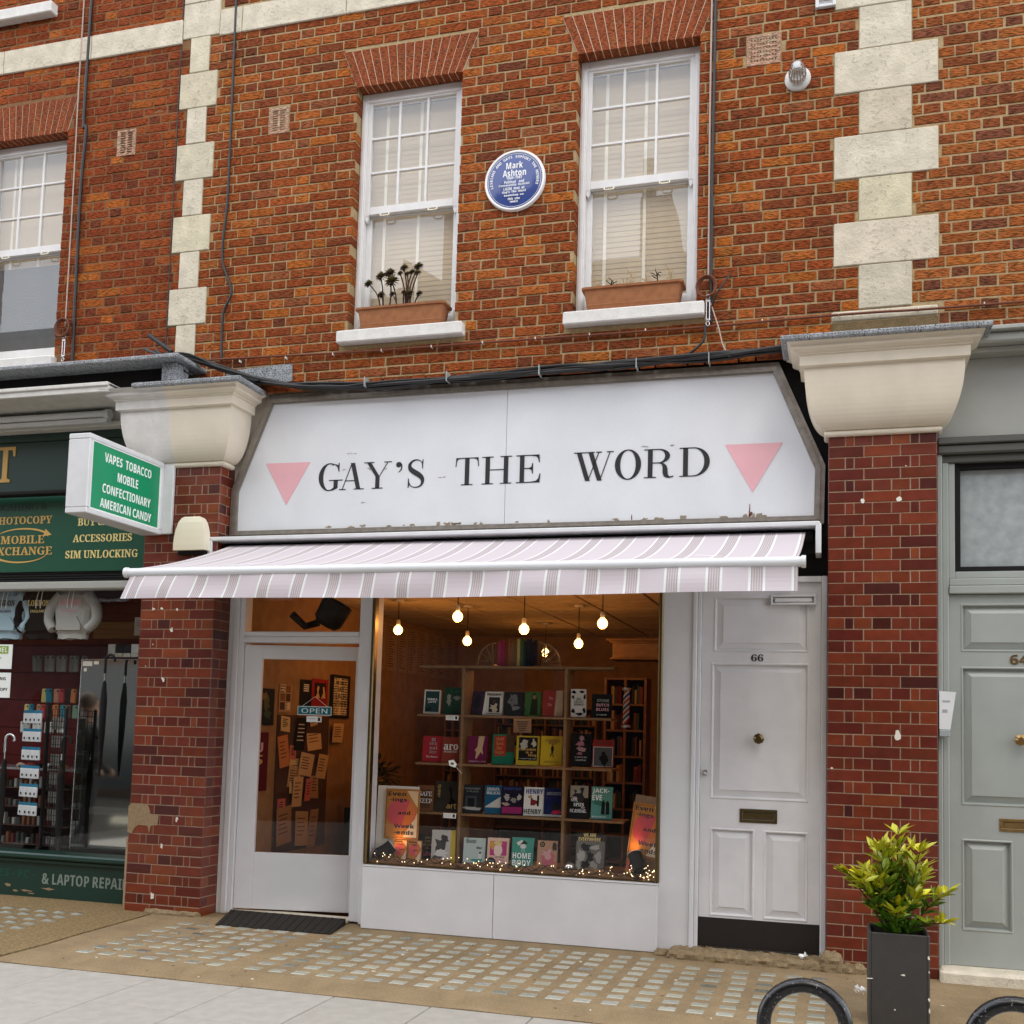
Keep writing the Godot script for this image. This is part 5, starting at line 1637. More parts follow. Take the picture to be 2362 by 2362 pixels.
func flower_boxes() -> void:
	var k := 0
	for q: Array in [[-3.155, "terracotta window box with dark rosette plants on the sill beside the plaque"], [-1.40, "terracotta window box with short dry stems on the other sill"]]:
		var p := thing("window_box", q[1], "window box", v3(q[0], 4.443, -0.125))
		var b := B.new()
		var lv := []
		for l: Array in [[0.312, 0.060, 0.0], [0.320, 0.066, 0.010], [0.328, 0.071, 0.035], [0.331, 0.073, 0.040], [0.329, 0.072, 0.046], [0.345, 0.082, 0.140], [0.347, 0.083, 0.150], [0.362, 0.096, 0.152], [0.364, 0.097, 0.166], [0.350, 0.086, 0.168], [0.340, 0.076, 0.150]]:
			lv.append(l)
		for i in lv.size() - 1:
			var u: Array = lv[i]
			var v: Array = lv[i + 1]
			var ring := func(e: Array) -> Array:
				var o := []
				for c: Array in [[1, 1, 0], [-1, 1, 90], [-1, -1, 180], [1, -1, 270]]:
					for s in 4:
						var a := deg_to_rad(c[2] + 30.0 * s)
						o.append(v3(c[0] * (e[0] - 0.03) + 0.03 * cos(a), e[2], c[1] * (e[1] - 0.03) + 0.03 * sin(a)))
				return o
			var A: Array = ring.call(u)
			var D: Array = ring.call(v)
			for s in 16:
				b.quad(A[(s + 1) % 16], A[s], D[s], D[(s + 1) % 16])
		part("trough", b, M.terracotta, p)
		part("soil", bx(v3(-0.335, 0.12, -0.07), v3(0.335, 0.145, 0.07), 0.01), M.soil, p)
		k += 1
	# rosette plants (left box): [x offset, height, head radius]
	rng.seed = 31
	var heads := [[-0.30, 0.30, 0.034, -0.20], [-0.185, 0.335, 0.040, -0.18], [-0.19, 0.20, 0.030, -0.19], [-0.115, 0.355, 0.043, -0.13], [-0.09, 0.285, 0.050, -0.06], [0.0, 0.385, 0.032, 0.02], [0.05, 0.365, 0.026, 0.03], [-0.02, 0.335, 0.022, 0.02], [0.03, 0.335, 0.022, 0.03], [0.10, 0.405, 0.037, 0.03], [0.105, 0.345, 0.026, 0.04], [0.055, 0.175, 0.036, 0.06], [0.125, 0.18, 0.026, 0.09], [-0.10, 0.20, 0.024, -0.05], [0.0, 0.20, 0.018, 0.0]]
	for h: Array in heads:
		var t := thing("succulent", "dark purple rosette succulent on a bare stalk in the window box", "plant", v3(-3.155 + h[3] * 0.9, 4.59, -0.12), Vector3.ZERO, "rosette plants in the window box")
		var top := v3(h[0] - h[3] * 0.9, h[1] - 0.055, rng.randf_range(-0.03, 0.04))
		part("stalk", tb(curve([v3(0, -0.02, 0), v3(top.x * 0.35 + rng.randf_range(-0.01, 0.01), top.y * 0.55, 0), top], 5), 0.0062, 6, 0.0048), M.stalk, t)
		var b := B.new()
		for ring in 4:
			var n := 12 - ring * 2
			for i in n:
				var a := TAU * (i + 0.5 * (ring % 2)) / n
				var el := lerpf(-0.25, 1.15, ring / 3.0)
				var dir := v3(cos(a) * cos(el), sin(el) , sin(a) * cos(el))
				dir = dir.rotated(Vector3.RIGHT, 1.15)
				b.col = lin(0.055, 0.022, 0.020).lerp(lin(0.15, 0.13, 0.035), ring / 3.0) * rng.randf_range(0.7, 1.3)
				leaf_into(b, top, dir, dir.cross(Vector3.UP).normalized(), h[2] * lerpf(1.25, 0.7, ring / 3.0), h[2] * 0.30, 0.15)
		part("rosette", b, M.rosette, t)
	# dry stems (right box)
	for s: Array in [[-0.27, 0.10, "straw"], [-0.155, 0.085, "twig"], [-0.02, 0.13, "straw"], [-0.07, 0.06, "straw"], [0.10, 0.075, "straw"], [0.165, 0.115, "twig"], [0.26, 0.14, "straw"]]:
		var t := thing("dry_plant", "pale withered stem standing in the second window box" if s[2] == "straw" else "black leafless twig standing in the second window box", "plant", v3(-1.40 + s[0], 4.59, -0.11), Vector3.ZERO, "dry stems in the window box")
		part("stem", tb(curve([v3(0, -0.01, 0), v3(rng.randf_range(-0.01, 0.01), s[1] * 0.5, 0), v3(rng.randf_range(-0.015, 0.015), s[1], 0)], 4), 0.006 if s[2] == "twig" else 0.003, 5, 0.003), M[s[2]], t)
		var b := B.new()
		for i in (6 if s[2] == "twig" else 14):
			var y: float = s[1] * rng.randf_range(0.3, 1.0)
			var a := rng.randf() * TAU
			var l := rng.randf_range(0.025, 0.05)
			b.tube([v3(0, y, 0), v3(cos(a) * l * 0.6, y + l * 0.4, sin(a) * l * 0.5), v3(cos(a) * l, y + l * rng.randf_range(-0.2, 1.0), sin(a) * l)], 0.0032 if s[2] == "twig" else 0.0016, 4)
		part("twigs", b, M[s[2]], t)
# ---------------------------------------------------------------- the green shop
func hoodie(at: Vector3, c: Color, label: String, l1: String, c1: Material, l2: String) -> void:
	var h := thing("hooded_sweatshirt", label, "sweatshirt", at)
	var b := B.new()
	b.col = c
	# body: rounded front and back, gathered at the hem
	var rows := [[0.13, 0.0, 0.03], [0.185, -0.04, 0.05], [0.180, -0.16, 0.062], [0.172, -0.28, 0.066], [0.168, -0.345, 0.060], [0.150, -0.37, 0.050], [0.148, -0.41, 0.048]]
	for i in rows.size() - 1:
		for k in 16:
			var P := func(r: Array, q: int) -> Vector3:
				var a := TAU * q / 16.0
				return v3(r[0] * signf(cos(a)) * pow(absf(cos(a)), 0.75), r[1] + 0.006 * sin(q * 2.1 + r[1] * 30.0), r[2] * sin(a) + 0.008 * sin(q * 3.0 + r[1] * 40.0))
			b.quad(P.call(rows[i + 1], k), P.call(rows[i], k), P.call(rows[i], k + 1), P.call(rows[i + 1], k + 1))
	part("body", b, M.fabric, h)
	for s: float in [-1.0, 1.0]:
		var sl := B.new()
		sl.col = c * 0.95
		sl.tube(curve([v3(s * 0.13, -0.03, 0.0), v3(s * 0.22, -0.14, 0.01), v3(s * 0.235, -0.25, 0.02), v3(s * 0.17, -0.335, 0.045)], 5), 0.052, 10, 0.038)
		part("sleeve", sl, M.fabric, h)
		var co := tb(curve([v3(s * 0.02, 0.0, 0.045), v3(s * 0.024, -0.08, 0.064), v3(s * 0.022, -0.15, 0.068)], 4), 0.004, 5)
		co.col = c
		part("drawstring", co, M.fabric, h)
	var pk := B.new()
	pk.col = c * 0.9
	pk.prism(PackedVector2Array([Vector2(-0.12, -0.34), Vector2(0.12, -0.34), Vector2(0.12, -0.29), Vector2(0.075, -0.225), Vector2(-0.075, -0.225), Vector2(-0.12, -0.29)]), 0.062, 0.074)
	part("pocket", pk, M.fabric, h)
	text(h, l1, "serifb", 0.22, 0.05, v3(0, -0.105, 0.064), c1)
	text(h, l2, "sans", 0.15, 0.022, v3(0, -0.175, 0.068), c1)

func umbrella(at: Vector3, l: float, c: Material, label: String, handle: Material) -> void:
	var u := thing("umbrella", label, "umbrella", at)
	var b := B.new()
	b.lathe([Vector2(0.004, 0.0), Vector2(0.012, 0.06), Vector2(0.026, l * 0.35), Vector2(0.030, l * 0.62), Vector2(0.016, l * 0.76), Vector2(0.010, l * 0.78)], 9, false)
	part("canopy", b, c, u)
	part("shaft", tb([v3(0, l * 0.7, 0), v3(0, l * 0.9, 0)], 0.006, 6), M.silver, u)
	var pts := [v3(0, l * 0.84, 0), v3(0, l * 0.93, 0)]
	for i in 9:
		var a := PI - PI * 1.1 * i / 8.0
		pts.append(v3(0.045 + 0.045 * cos(a), l * 0.93 + 0.045 * sin(a) + 0.02, 0))
	part("handle", tb(pts, 0.011, 8), handle, u)

func green_shop() -> void:
	var f := thing("shop_fascia", "dark green fascia with a gold capital letter under the white cornice", "fascia")
	part("board", bx(v3(-9.5, 3.345, -0.36), v3(-5.228, 3.83, -0.215), 0.006), M.green_dark, f)
	part("moulding", bx(v3(-9.5, 3.77, -0.215), v3(-5.228, 3.835, -0.19), 0.008), M.green_dark, f)
	text(f, "T", "serifb", 0.200, 0.305, v3(-6.785, 3.585, -0.213), M.gold, "letter", Vector3.ZERO, 0.01)
	part("trough_light", bx(v3(-9.0, 3.295, -0.20), v3(-6.05, 3.325, -0.10), 0.006), M.black, f)
	part("light_arm", tb([v3(-6.05, 3.31, -0.15), v3(-5.75, 3.40, 0.05)], 0.008, 6), M.silver, f)
	var g := thing("green_sign_board", "glossy green board listing services in gold under the dark fascia", "sign")
	part("board", bx(v3(-9.5, 2.668, -0.36), v3(-5.228, 3.345, -0.250), 0.003), M.green_sign, g)
	for l: Array in [["SCANING &", 0.52, 0.062, -6.62, 3.222, M.green_dark], ["PHOTOCOPY", 0.60, 0.064, -6.606, 3.111, M.gold], ["MOBILE", 0.436, 0.068, -6.592, 2.945, M.gold], ["EXCHANGE", 0.62, 0.068, -6.60, 2.848, M.gold], ["BUY &", 0.26, 0.062, -5.92, 3.080, M.gold_pale], ["ACCESSORIES", 0.568, 0.062, -5.804, 2.943, M.gold_pale], ["SIM UNLOCKING", 0.698, 0.064, -5.805, 2.809, M.gold_pale]]:
		text(g, l[0], "serifb", l[1], l[2], v3(l[3], l[4], -0.2495), l[5], "lettering", Vector3.ZERO, 0.004)
	for s: float in [1.0, -1.0]:
		var b := B.new()
		var o := []
		var i := []
		for k in 19:
			var t := k / 18.0
			var a := lerpf(PI * 0.96, PI * 0.06, t)
			var w := 0.004 + 0.016 * t
			o.append(Vector2(-6.60 + s * 0.27 * cos(a), 2.895 + s * (0.055 + 0.082 * sin(a)) + s * w))
			i.append(Vector2(-6.60 + s * 0.27 * cos(a), 2.895 + s * (0.055 + 0.082 * sin(a))))
		b.band(o, i, -0.25, -0.247)
		b.prism(PackedVector2Array([Vector2(-6.60 + s * 0.215, 2.895 + s * 0.075), Vector2(-6.60 + s * 0.30, 2.895 + s * 0.085), Vector2(-6.60 + s * 0.235, 2.895 + s * 0.135)]), -0.25, -0.2465)
		part("arrow", b, M.gold, g)
	# cornice, soffit and the lead roof over it
	var c := thing("shop_cornice", "long white moulded cornice with a lead roof over the green shop", "cornice")
	var b := B.new()
	b.box(v3(-9.5, 3.86, -0.36), v3(-5.50, 3.98, -0.14), 0.006)
	b.box(v3(-9.5, 3.835, -0.36), v3(-5.24, 3.875, -0.10), 0.006)
	part("frieze", b, M.cream_white, c)
	b = B.new()
	b.quad(v3(-9.5, 3.98, -0.14), v3(-5.45, 3.98, -0.14), v3(-5.40, 3.985, 0.255), v3(-9.5, 3.985, 0.255))
	b.box(v3(-9.5, 3.985, -0.3), v3(-5.42, 4.055, 0.285), 0.006)
	b.box(v3(-9.5, 4.030, -0.3), v3(-5.42, 4.062, 0.300), 0.006)
	part("cornice", b, M.cream_white, c)
	part("void", bx(v3(-9.5, 4.062, -0.3), v3(-5.02, 4.205, 0.10), 0.0), M.black, c)  # solid black block painted in for the shaded gap under the roof edge
	part("roof_edge", bx(v3(-9.5, 4.205, -0.1), v3(-4.80, 4.240, 0.315), 0.008), M.lead, c)
	part("roof_post", bx(v3(-5.00, 4.062, 0.05), v3(-4.87, 4.204, 0.22), 0.006), M.lead, c)
	# tube light under the cornice
	var t := thing("tube_light", "white fluorescent batten under the cornice of the green shop", "light")
	part("batten", bx(v3(-9.0, 3.845, -0.10), v3(-5.66, 3.885, -0.03), 0.006), M.plastic_white, t)
	part("tube", tb([v3(-9.0, 3.92, -0.05), v3(-5.66, 3.92, -0.05)], 0.028, 12), M.plastic_white, t)
	part("end_cap", tb([v3(-5.68, 3.915, -0.05), v3(-5.645, 3.915, -0.05)], 0.040, 12), M.plastic_white, t)
	# projecting box sign
	var s := thing("projecting_sign", "white framed projecting box sign with a bright green lettered face", "sign", v3(-5.14, 0, 0))
	b = B.new()
	b.box(v3(-0.09, 2.895, 0.035), v3(0.09, 2.935, 0.935), 0.006)
	b.box(v3(-0.09, 3.425, 0.035), v3(0.09, 3.465, 0.935), 0.006)
	b.box(v3(-0.09, 2.935, 0.035), v3(0.09, 3.425, 0.075), 0.006)
	b.box(v3(-0.09, 2.935, 0.895), v3(0.09, 3.425, 0.935), 0.006)
	part("frame", b, M.plastic_white, s)
	for e: float in [-1.0, 1.0]:
		part("face", bx(v3(minf(e * 0.070, e * 0.082), 2.935, 0.075), v3(maxf(e * 0.070, e * 0.082), 3.425, 0.895), 0.0), M.green_face, s)
		b = B.new()
		for r: Array in [[2.935, 2.943, 0.075, 0.895], [3.417, 3.425, 0.075, 0.895], [2.943, 3.417, 0.075, 0.083], [2.943, 3.417, 0.887, 0.895]]:
			b.box(v3(minf(e * 0.0815, e * 0.0845), r[0], r[2]), v3(maxf(e * 0.0815, e * 0.0845), r[1], r[3]))
		part("edge_line", b, M.letter_white, s)
		for l: Array in [["VAPES  TOBACCO", 0.56, 3.335], ["MOBILE", 0.245, 3.222], ["CONFECTIONARY", 0.575, 3.110], ["AMERICAN CANDY", 0.61, 3.000]]:
			text(s, l[0], "sansb", l[1], 0.066, v3(e * 0.0825, l[2], 0.475), M.letter_white, "lettering", v3(0, e * PI * 0.5, 0))
	part("wall_bracket", bx(v3(-0.03, 2.905, 0.004), v3(0.17, 3.455, 0.034), 0.004), M.plastic_white, s)
	var al := thing("alarm_box", "cream tapered alarm box on the pillar above the awning end", "alarm", v3(-4.765, 2.765, 0.006))
	b = B.new()
	var pr := [[0.138, 0.085, 0.0], [0.137, 0.088, 0.04], [0.132, 0.088, 0.10], [0.122, 0.085, 0.16], [0.106, 0.080, 0.215], [0.084, 0.070, 0.25], [0.066, 0.060, 0.262], [0.05, 0.05, 0.264]]
	var lv := []
	for q: Array in pr: lv.append([q[0], q[1], q[2]])
	loft(b, 0, lv, 0.0)
	part("cover", b, M.plastic_cream, al)
	part("back_plate", bx(v3(-0.12, -0.03, 0.0), v3(0.12, 0.0, 0.05), 0.004), M.black, al)
	# the window itself
	var w := thing("shop_window", "dark shop window of the green shop over a worn green sill", "window")
	b = B.new()
	b.quad(v3(-9.4, 0.36, -0.275), v3(-5.228, 0.36, -0.275), v3(-5.228, 2.53, -0.275), v3(-9.4, 2.53, -0.275))
	part("pane", b, M.pane, w)
	part("shutter_rail", bx(v3(-9.5, 2.515, -0.34), v3(-5.228, 2.585, -0.235), 0.012), M.grey_panel, w)
	for i in 4:
		part("shutter_slat", bx(v3(-9.5, 2.587 + i * 0.021, -0.33), v3(-5.228, 2.606 + i * 0.021, -0.262), 0.006), M.black, w)
	b = B.new()
	b.box(v3(-9.5, 0.315, -0.40), v3(-5.228, 0.362, -0.165), 0.012)
	b.box(v3(-9.5, 0.275, -0.40), v3(-5.228, 0.315, -0.195), 0.010)
	part("sill", b, M.green_dark, w)
	part("stall_board", bx(v3(-9.5, 0.0, -0.40), v3(-5.228, 0.275, -0.225), 0.003), M.green_dark, w)
	text(w, "& LAPTOP REPAIRS", "sansb", 0.86, 0.085, v3(-5.74, 0.158, -0.2245), M.letter_worn, "lettering", Vector3.ZERO, 0.002)
	text(w, "PHONES - PC -", "sansb", 0.62, 0.060, v3(-6.55, 0.185, -0.2245), M.green_sign, "lettering", Vector3.ZERO, 0.002)
	rng.seed = 44
	for i in 7:
		var d := B.new()
		d.prism(blob(rng.randf_range(-6.7, -6.0), rng.randf_range(0.03, 0.09), rng.randf_range(0.02, 0.06), rng.randf_range(0.005, 0.014), 9, 60 + i, 0.5), -0.228, -0.2235)
		part("paint_flake", d, M.chipped, w)
	# the room behind
	b = B.new()
	b.box(v3(-9.5, 0.0, -2.9), v3(-5.0, 2.7, -2.8))
	b.box(v3(-9.5, 0.0, -2.8), v3(-9.4, 2.7, -0.40))
	b.box(v3(-9.5, 2.66, -2.9), v3(-5.0, 2.74, -0.36))
	b.box(v3(-9.5, 0.20, -2.8), v3(-5.0, 0.30, -0.40))
	struct("interior_wall", b, M.room_dark, "inner walls of the green shop, shade put into their colour")
	struct("interior_wall", bx(v3(-5.08, 0.30, -2.8), v3(-5.0, 2.66, -0.40), 0), M.room_dark, "inner side wall behind the pillar, shade put into its colour")
	var back := thing("boarded_wall", "dark red boarded wall panel behind the shop window", "panel")
	for i in 9:
		part("board", bx(v3(-9.3, 0.32 + i * 0.26, -1.32), v3(-5.10, 0.575 + i * 0.26, -1.30), 0.004), M.room_red, back)
	one("plywood_shelf", bx(v3(-6.35, 2.17, -0.95), v3(-5.10, 2.32, -0.92), 0.003), M.ply, "plain brown plywood board across the top of the shop window", "board")
	var red := thing("red_boarding", "red slatted boarding above the plywood board in the shop window", "boarding")
	for i in 4:
		part("slat", bx(v3(-6.45, 2.322 + i * 0.076, -0.96), v3(-5.10, 2.395 + i * 0.076, -0.93), 0.003), M.room_red, red)
	hoodie(v3(-6.90, 2.535, -0.50), lin(0.42, 0.58, 0.66), "pale blue hooded sweatshirt hanging in the shop window", "LONDON", M.ink, "ENGLAND")
	hoodie(v3(-6.545, 2.535, -0.50), lin(0.012, 0.012, 0.013), "black hooded sweatshirt hanging between the blue and grey ones", "LONDON", M.gold_pale, "ENGLAND")
	hoodie(v3(-6.205, 2.535, -0.47), lin(0.42, 0.42, 0.39), "grey hooded sweatshirt with red lettering hanging in the shop window", "LONDON", M.pink, "ENGLAND")
	var nt := thing("notice", "white printed notice fixed to the plywood board", "notice", v3(-5.80, 2.275, -0.90))
	part("sheet", bx(v3(-0.112, -0.08, 0), v3(0.112, 0.08, 0.003), 0), M.plain_paper, nt)
	for i in 4: part("print_line", bx(v3(-0.09, 0.05 - i * 0.016, 0.003), v3(0.085 - 0.012 * i, 0.056 - i * 0.016, 0.0036), 0), M.frosted, nt)
	part("print_mark", bx(v3(0.0, -0.045, 0.003), v3(0.065, -0.030, 0.0036), 0), M.gold, nt)
	# posters on the glass at the edge of the picture
	var p1 := thing("poster", "white poster with a green block of letters in the shop window", "poster", v3(-6.79, 1.958, -0.282))
	part("sheet", bx(v3(-0.14, -0.103, -0.003), v3(0.14, 0.103, 0.0), 0), M.letter_white, p1)
	var gr := B.new()
	gr.col = lin(0.25, 0.38, 0.04)
	gr.box(v3(-0.12, 0.025, 0), v3(0.10, 0.090, 0.0012))
	part("colour_block", gr, M.print, p1)
	text(p1, "MODEL", "sansb", 0.19, 0.042, v3(-0.005, 0.058, 0.001), M.letter_white)
	text(p1, "accepted", "sans", 0.15, 0.022, v3(-0.045, -0.012, 0.001), M.frosted)
	var p2 := thing("poster", "white poster with bold black capitals in the shop window", "poster", v3(-6.79, 1.718, -0.282))
	part("sheet", bx(v3(-0.14, -0.105, -0.003), v3(0.14, 0.105, 0.0), 0), M.letter_white, p2)
	text(p2, "PRINTING", "sansb", 0.20, 0.026, v3(-0.01, 0.055, 0.001), M.ink)
	text(p2, "PHOTOCOPY", "sansb", 0.23, 0.026, v3(0.0, -0.035, 0.001), M.ink)
	# pegged rows of phone cases
	rng.seed = 77
	var cols := [lin(0.03, 0.15, 0.22), lin(0.36, 0.20, 0.11), lin(0.30, 0.05, 0.05), lin(0.02, 0.02, 0.02), lin(0.38, 0.14, 0.05), lin(0.05, 0.20, 0.26), lin(0.12, 0.10, 0.06), lin(0.18, 0.30, 0.22), lin(0.42, 0.36, 0.14)]
	var names := ["blue", "tan", "red", "black", "orange", "turquoise", "olive", "mint green", "yellow"]
	for r: Array in [[1.935, -6.86, 9, 0.145, "grey packaged phone case hanging in the top row of the rack"], [1.650, -6.74, 9, 0.125, ""], [1.512, -6.92, 9, 0.12, ""], [1.37, -6.95, 8, 0.10, "white boxed phone accessory hanging on the wall"]]:
		for i in r[2]:
			var k: int = (int(i) + int(r[1] * -100)) % 9
			var m := B.new()
			m.col = cols[k] if r[4] == "" else (lin(0.16, 0.16, 0.15) if r[0] > 1.8 else lin(0.50, 0.52, 0.50)) * rng.randf_range(0.6, 1.2)
			m.box(v3(-0.029, -r[3] * 0.5, -0.012), v3(0.029, r[3] * 0.5, 0.012), 0.008)
			var lb: String = r[4] if r[4] != "" else "%s phone case hanging in the coloured rows" % names[k]
			var o := thing("phone_case", lb, "phone case", v3(r[1] + i * 0.064, r[0], -0.82 + 0.02 * (i % 2)), v3(0, rng.randf_range(-0.3, 0.3), rng.randf_range(-0.09, 0.09)), "phone cases " + ("in coloured rows" if r[4] == "" else "in packets"))
			part("case", m, M.print, o)
			part("camera_hole", bx(v3(0.004, r[3] * 0.5 - 0.028, 0.010), v3(0.02, r[3] * 0.5 - 0.010, 0.0135), 0.002), M.black, o)
			part("hook", tb([v3(0, r[3] * 0.5, 0), v3(0, r[3] * 0.5 + 0.012, -0.05)], 0.002, 4), M.silver, o)
	# wire grid rack hung with small packs
	var rk := thing("wire_rack", "black wire grid rack standing in the shop window hung with packs", "rack", v3(-6.43, 0.36, -0.50), v3(0, -0.35, 0))
	part("post", bx(v3(-0.014, 0, -0.014), v3(0.014, 1.22, 0.014), 0.003), M.black, rk)
	part("post", bx(v3(0.262, 0, -0.012), v3(0.286, 1.18, 0.012), 0.003), M.black, rk)
	for i in 7: part("wire", tb([v3(0.03 + i * 0.036, 0.02, 0), v3(0.03 + i * 0.036, 1.16, 0)], 0.003, 4), M.black, rk)
	for i in 24: part("wire", tb([v3(0, 0.04 + i * 0.049, 0.003), v3(0.27, 0.04 + i * 0.049, 0.003)], 0.003, 4), M.black, rk)
	for i in 6:
		var y := 1.46 - i * 0.155
		for k in 4:
			var hd := thing("blister_pack", "white and blue blister pack hanging on the wire rack", "blister pack", v3(-6.62 + k * 0.055, y, -0.47 + k * 0.012), v3(0, rng.randf_range(-0.2, 0.2), rng.randf_range(-0.05, 0.05)), "packs on the wire rack")
			var m := B.new()
			m.col = lin(0.55, 0.58, 0.60)
			m.box(v3(-0.026, -0.055, 0), v3(0.026, 0.030, 0.014), 0.004)
			part("pack", m, M.print, hd)
			m = B.new()
			m.col = lin(0.03, 0.16, 0.26)
			m.box(v3(-0.026, 0.030, 0.002), v3(0.026, 0.055, 0.008), 0.001)
			part("header", m, M.print, hd)
			part("plug", bx(v3(-0.006, -0.035, 0.014), v3(0.008, -0.015, 0.019), 0.002), M.black, hd)
			if k < 3:
				var h2 := thing("blister_pack", "grey pack behind the mesh of the wire rack", "blister pack", v3(-6.39 + k * 0.075, y - 0.05, -0.54 + k * 0.03), v3(0, -0.35, 0), "packs behind the mesh")
				m = B.new()
				m.col = lin(0.22, 0.22, 0.20)
				m.box(v3(-0.028, -0.05, 0), v3(0.028, 0.05, 0.01), 0.003)
				part("pack", m, M.print, h2)
	var mr := thing("tall_mirror", "tall mirror sheet leaning in the shop window reflecting the pavement", "mirror", v3(-5.80, 0.36, -0.58), v3(-0.012, 0, 0))
	part("sheet", bx(v3(-0.40, 0, -0.012), v3(0.42, 1.60, 0.0), 0.002), M.mirror, mr)
	part("edge", bx(v3(-0.404, 0, -0.012), v3(-0.399, 1.605, 0.004), 0.001), M.silver, mr)
	part("edge", bx(v3(-0.40, 1.600, -0.012), v3(0.42, 1.606, 0.004), 0.001), M.silver, mr)
	for q: Array in [[-0.39, 1.545, 0.095, 0.042], [-0.28, 1.56, 0.05, 0.028], [-0.375, 1.50, 0.028, 0.028]]:
		part("sticker", bx(v3(q[0], q[1], 0.0), v3(q[0] + q[2], q[1] + q[3], 0.0015), 0), M.plain_paper, mr)
	umbrella(v3(-6.78, 0.34, -0.42), 0.97, M.black, "black folded umbrella with a clear plastic crook handle", M.silver)
	umbrella(v3(-6.19, 0.42, -0.40), 0.88, M.black, "black folded umbrella with crook handle against the mirror edge", M.black)
	umbrella(v3(-5.86, 0.98, -0.46), 1.02, M.black, "black umbrella with a big crook hooked over the mirror top", M.black)
	for i in 6:
		var m := thing("gadget_box", "small white and black gadget box on the shelf over the mirror", "box", v3(-5.965 + i * 0.077, 2.045, -0.70), Vector3.ZERO, "boxes over the mirror")
		var bb := B.new()
		bb.col = lin(0.02, 0.02, 0.02) if i % 3 != 0 else lin(0.55, 0.55, 0.52)
		bb.box(v3(-0.036, -0.02, -0.03), v3(0.036, 0.055, 0.03), 0.002)
		part("carton", bb, M.print, m)
		bb = B.new()
		bb.col = lin(0.50, 0.50, 0.40)
		bb.box(v3(-0.036, -0.055, -0.03), v3(0.036, -0.022, 0.032), 0.002)
		part("price_strip", bb, M.print, m)
	one("shelf_board", bx(v3(-6.05, 1.975, -0.80), v3(-5.12, 1.988, -0.66), 0.002), M.room_dark, "dark shelf board over the tall mirror", "shelf")
	var ct := thing("display_counter", "glass topped counter with rows of small goods behind the rack", "counter")
	part("top", bx(v3(-8.5, 1.00, -1.15), v3(-6.22, 1.02, -0.62), 0.003), M.silver, ct)
	for i in 4: part("shelf", bx(v3(-8.5, 0.36 + i * 0.16, -1.15), v3(-6.30, 0.366 + i * 0.16, -0.65), 0), M.room_dark, ct)
	for r in 4:
		for i in 12:
			var h := rng.randf_range(0.05, 0.10)
			var bb := B.new()
			bb.col = [lin(0.10, 0.02, 0.02), lin(0.12, 0.11, 0.10), lin(0.14, 0.06, 0.03), lin(0.04, 0.05, 0.04), lin(0.25, 0.24, 0.22)][rng.randi() % 5]
			bb.box(v3(-0.014, 0, -0.02), v3(0.014, h, 0.02), 0.003)
			one("small_bottle", bb, M.print, "tiny bottle in the dim rows under the glass counter", "bottle", v3(-6.98 + i * 0.052, 0.367 + r * 0.16, -0.70), Vector3.ZERO, "bottles under the counter")
	for i in 6:
		var bb := B.new()
		bb.col = [lin(0.35, 0.28, 0.20), lin(0.20, 0.05, 0.04), lin(0.02, 0.02, 0.02), lin(0.40, 0.38, 0.34), lin(0.03, 0.03, 0.06), lin(0.25, 0.10, 0.05)][i]
		bb.tube(curve([v3(-0.05, 0.01, 0), v3(0, 0.03, 0.02), v3(0.05, 0.01, 0)], 4), 0.012, 6)
		one("trinket", bb, M.print, "small strap lying on the glass counter top", "trinket", v3(-6.85 + i * 0.085, 1.02, -0.72), v3(0, i * 0.9, 0), "straps on the counter")
	# things reflected in the mirror: the passer-by stands on the pavement just outside the picture
	person(v3(-7.35, 0.0, 1.05), 0.35)
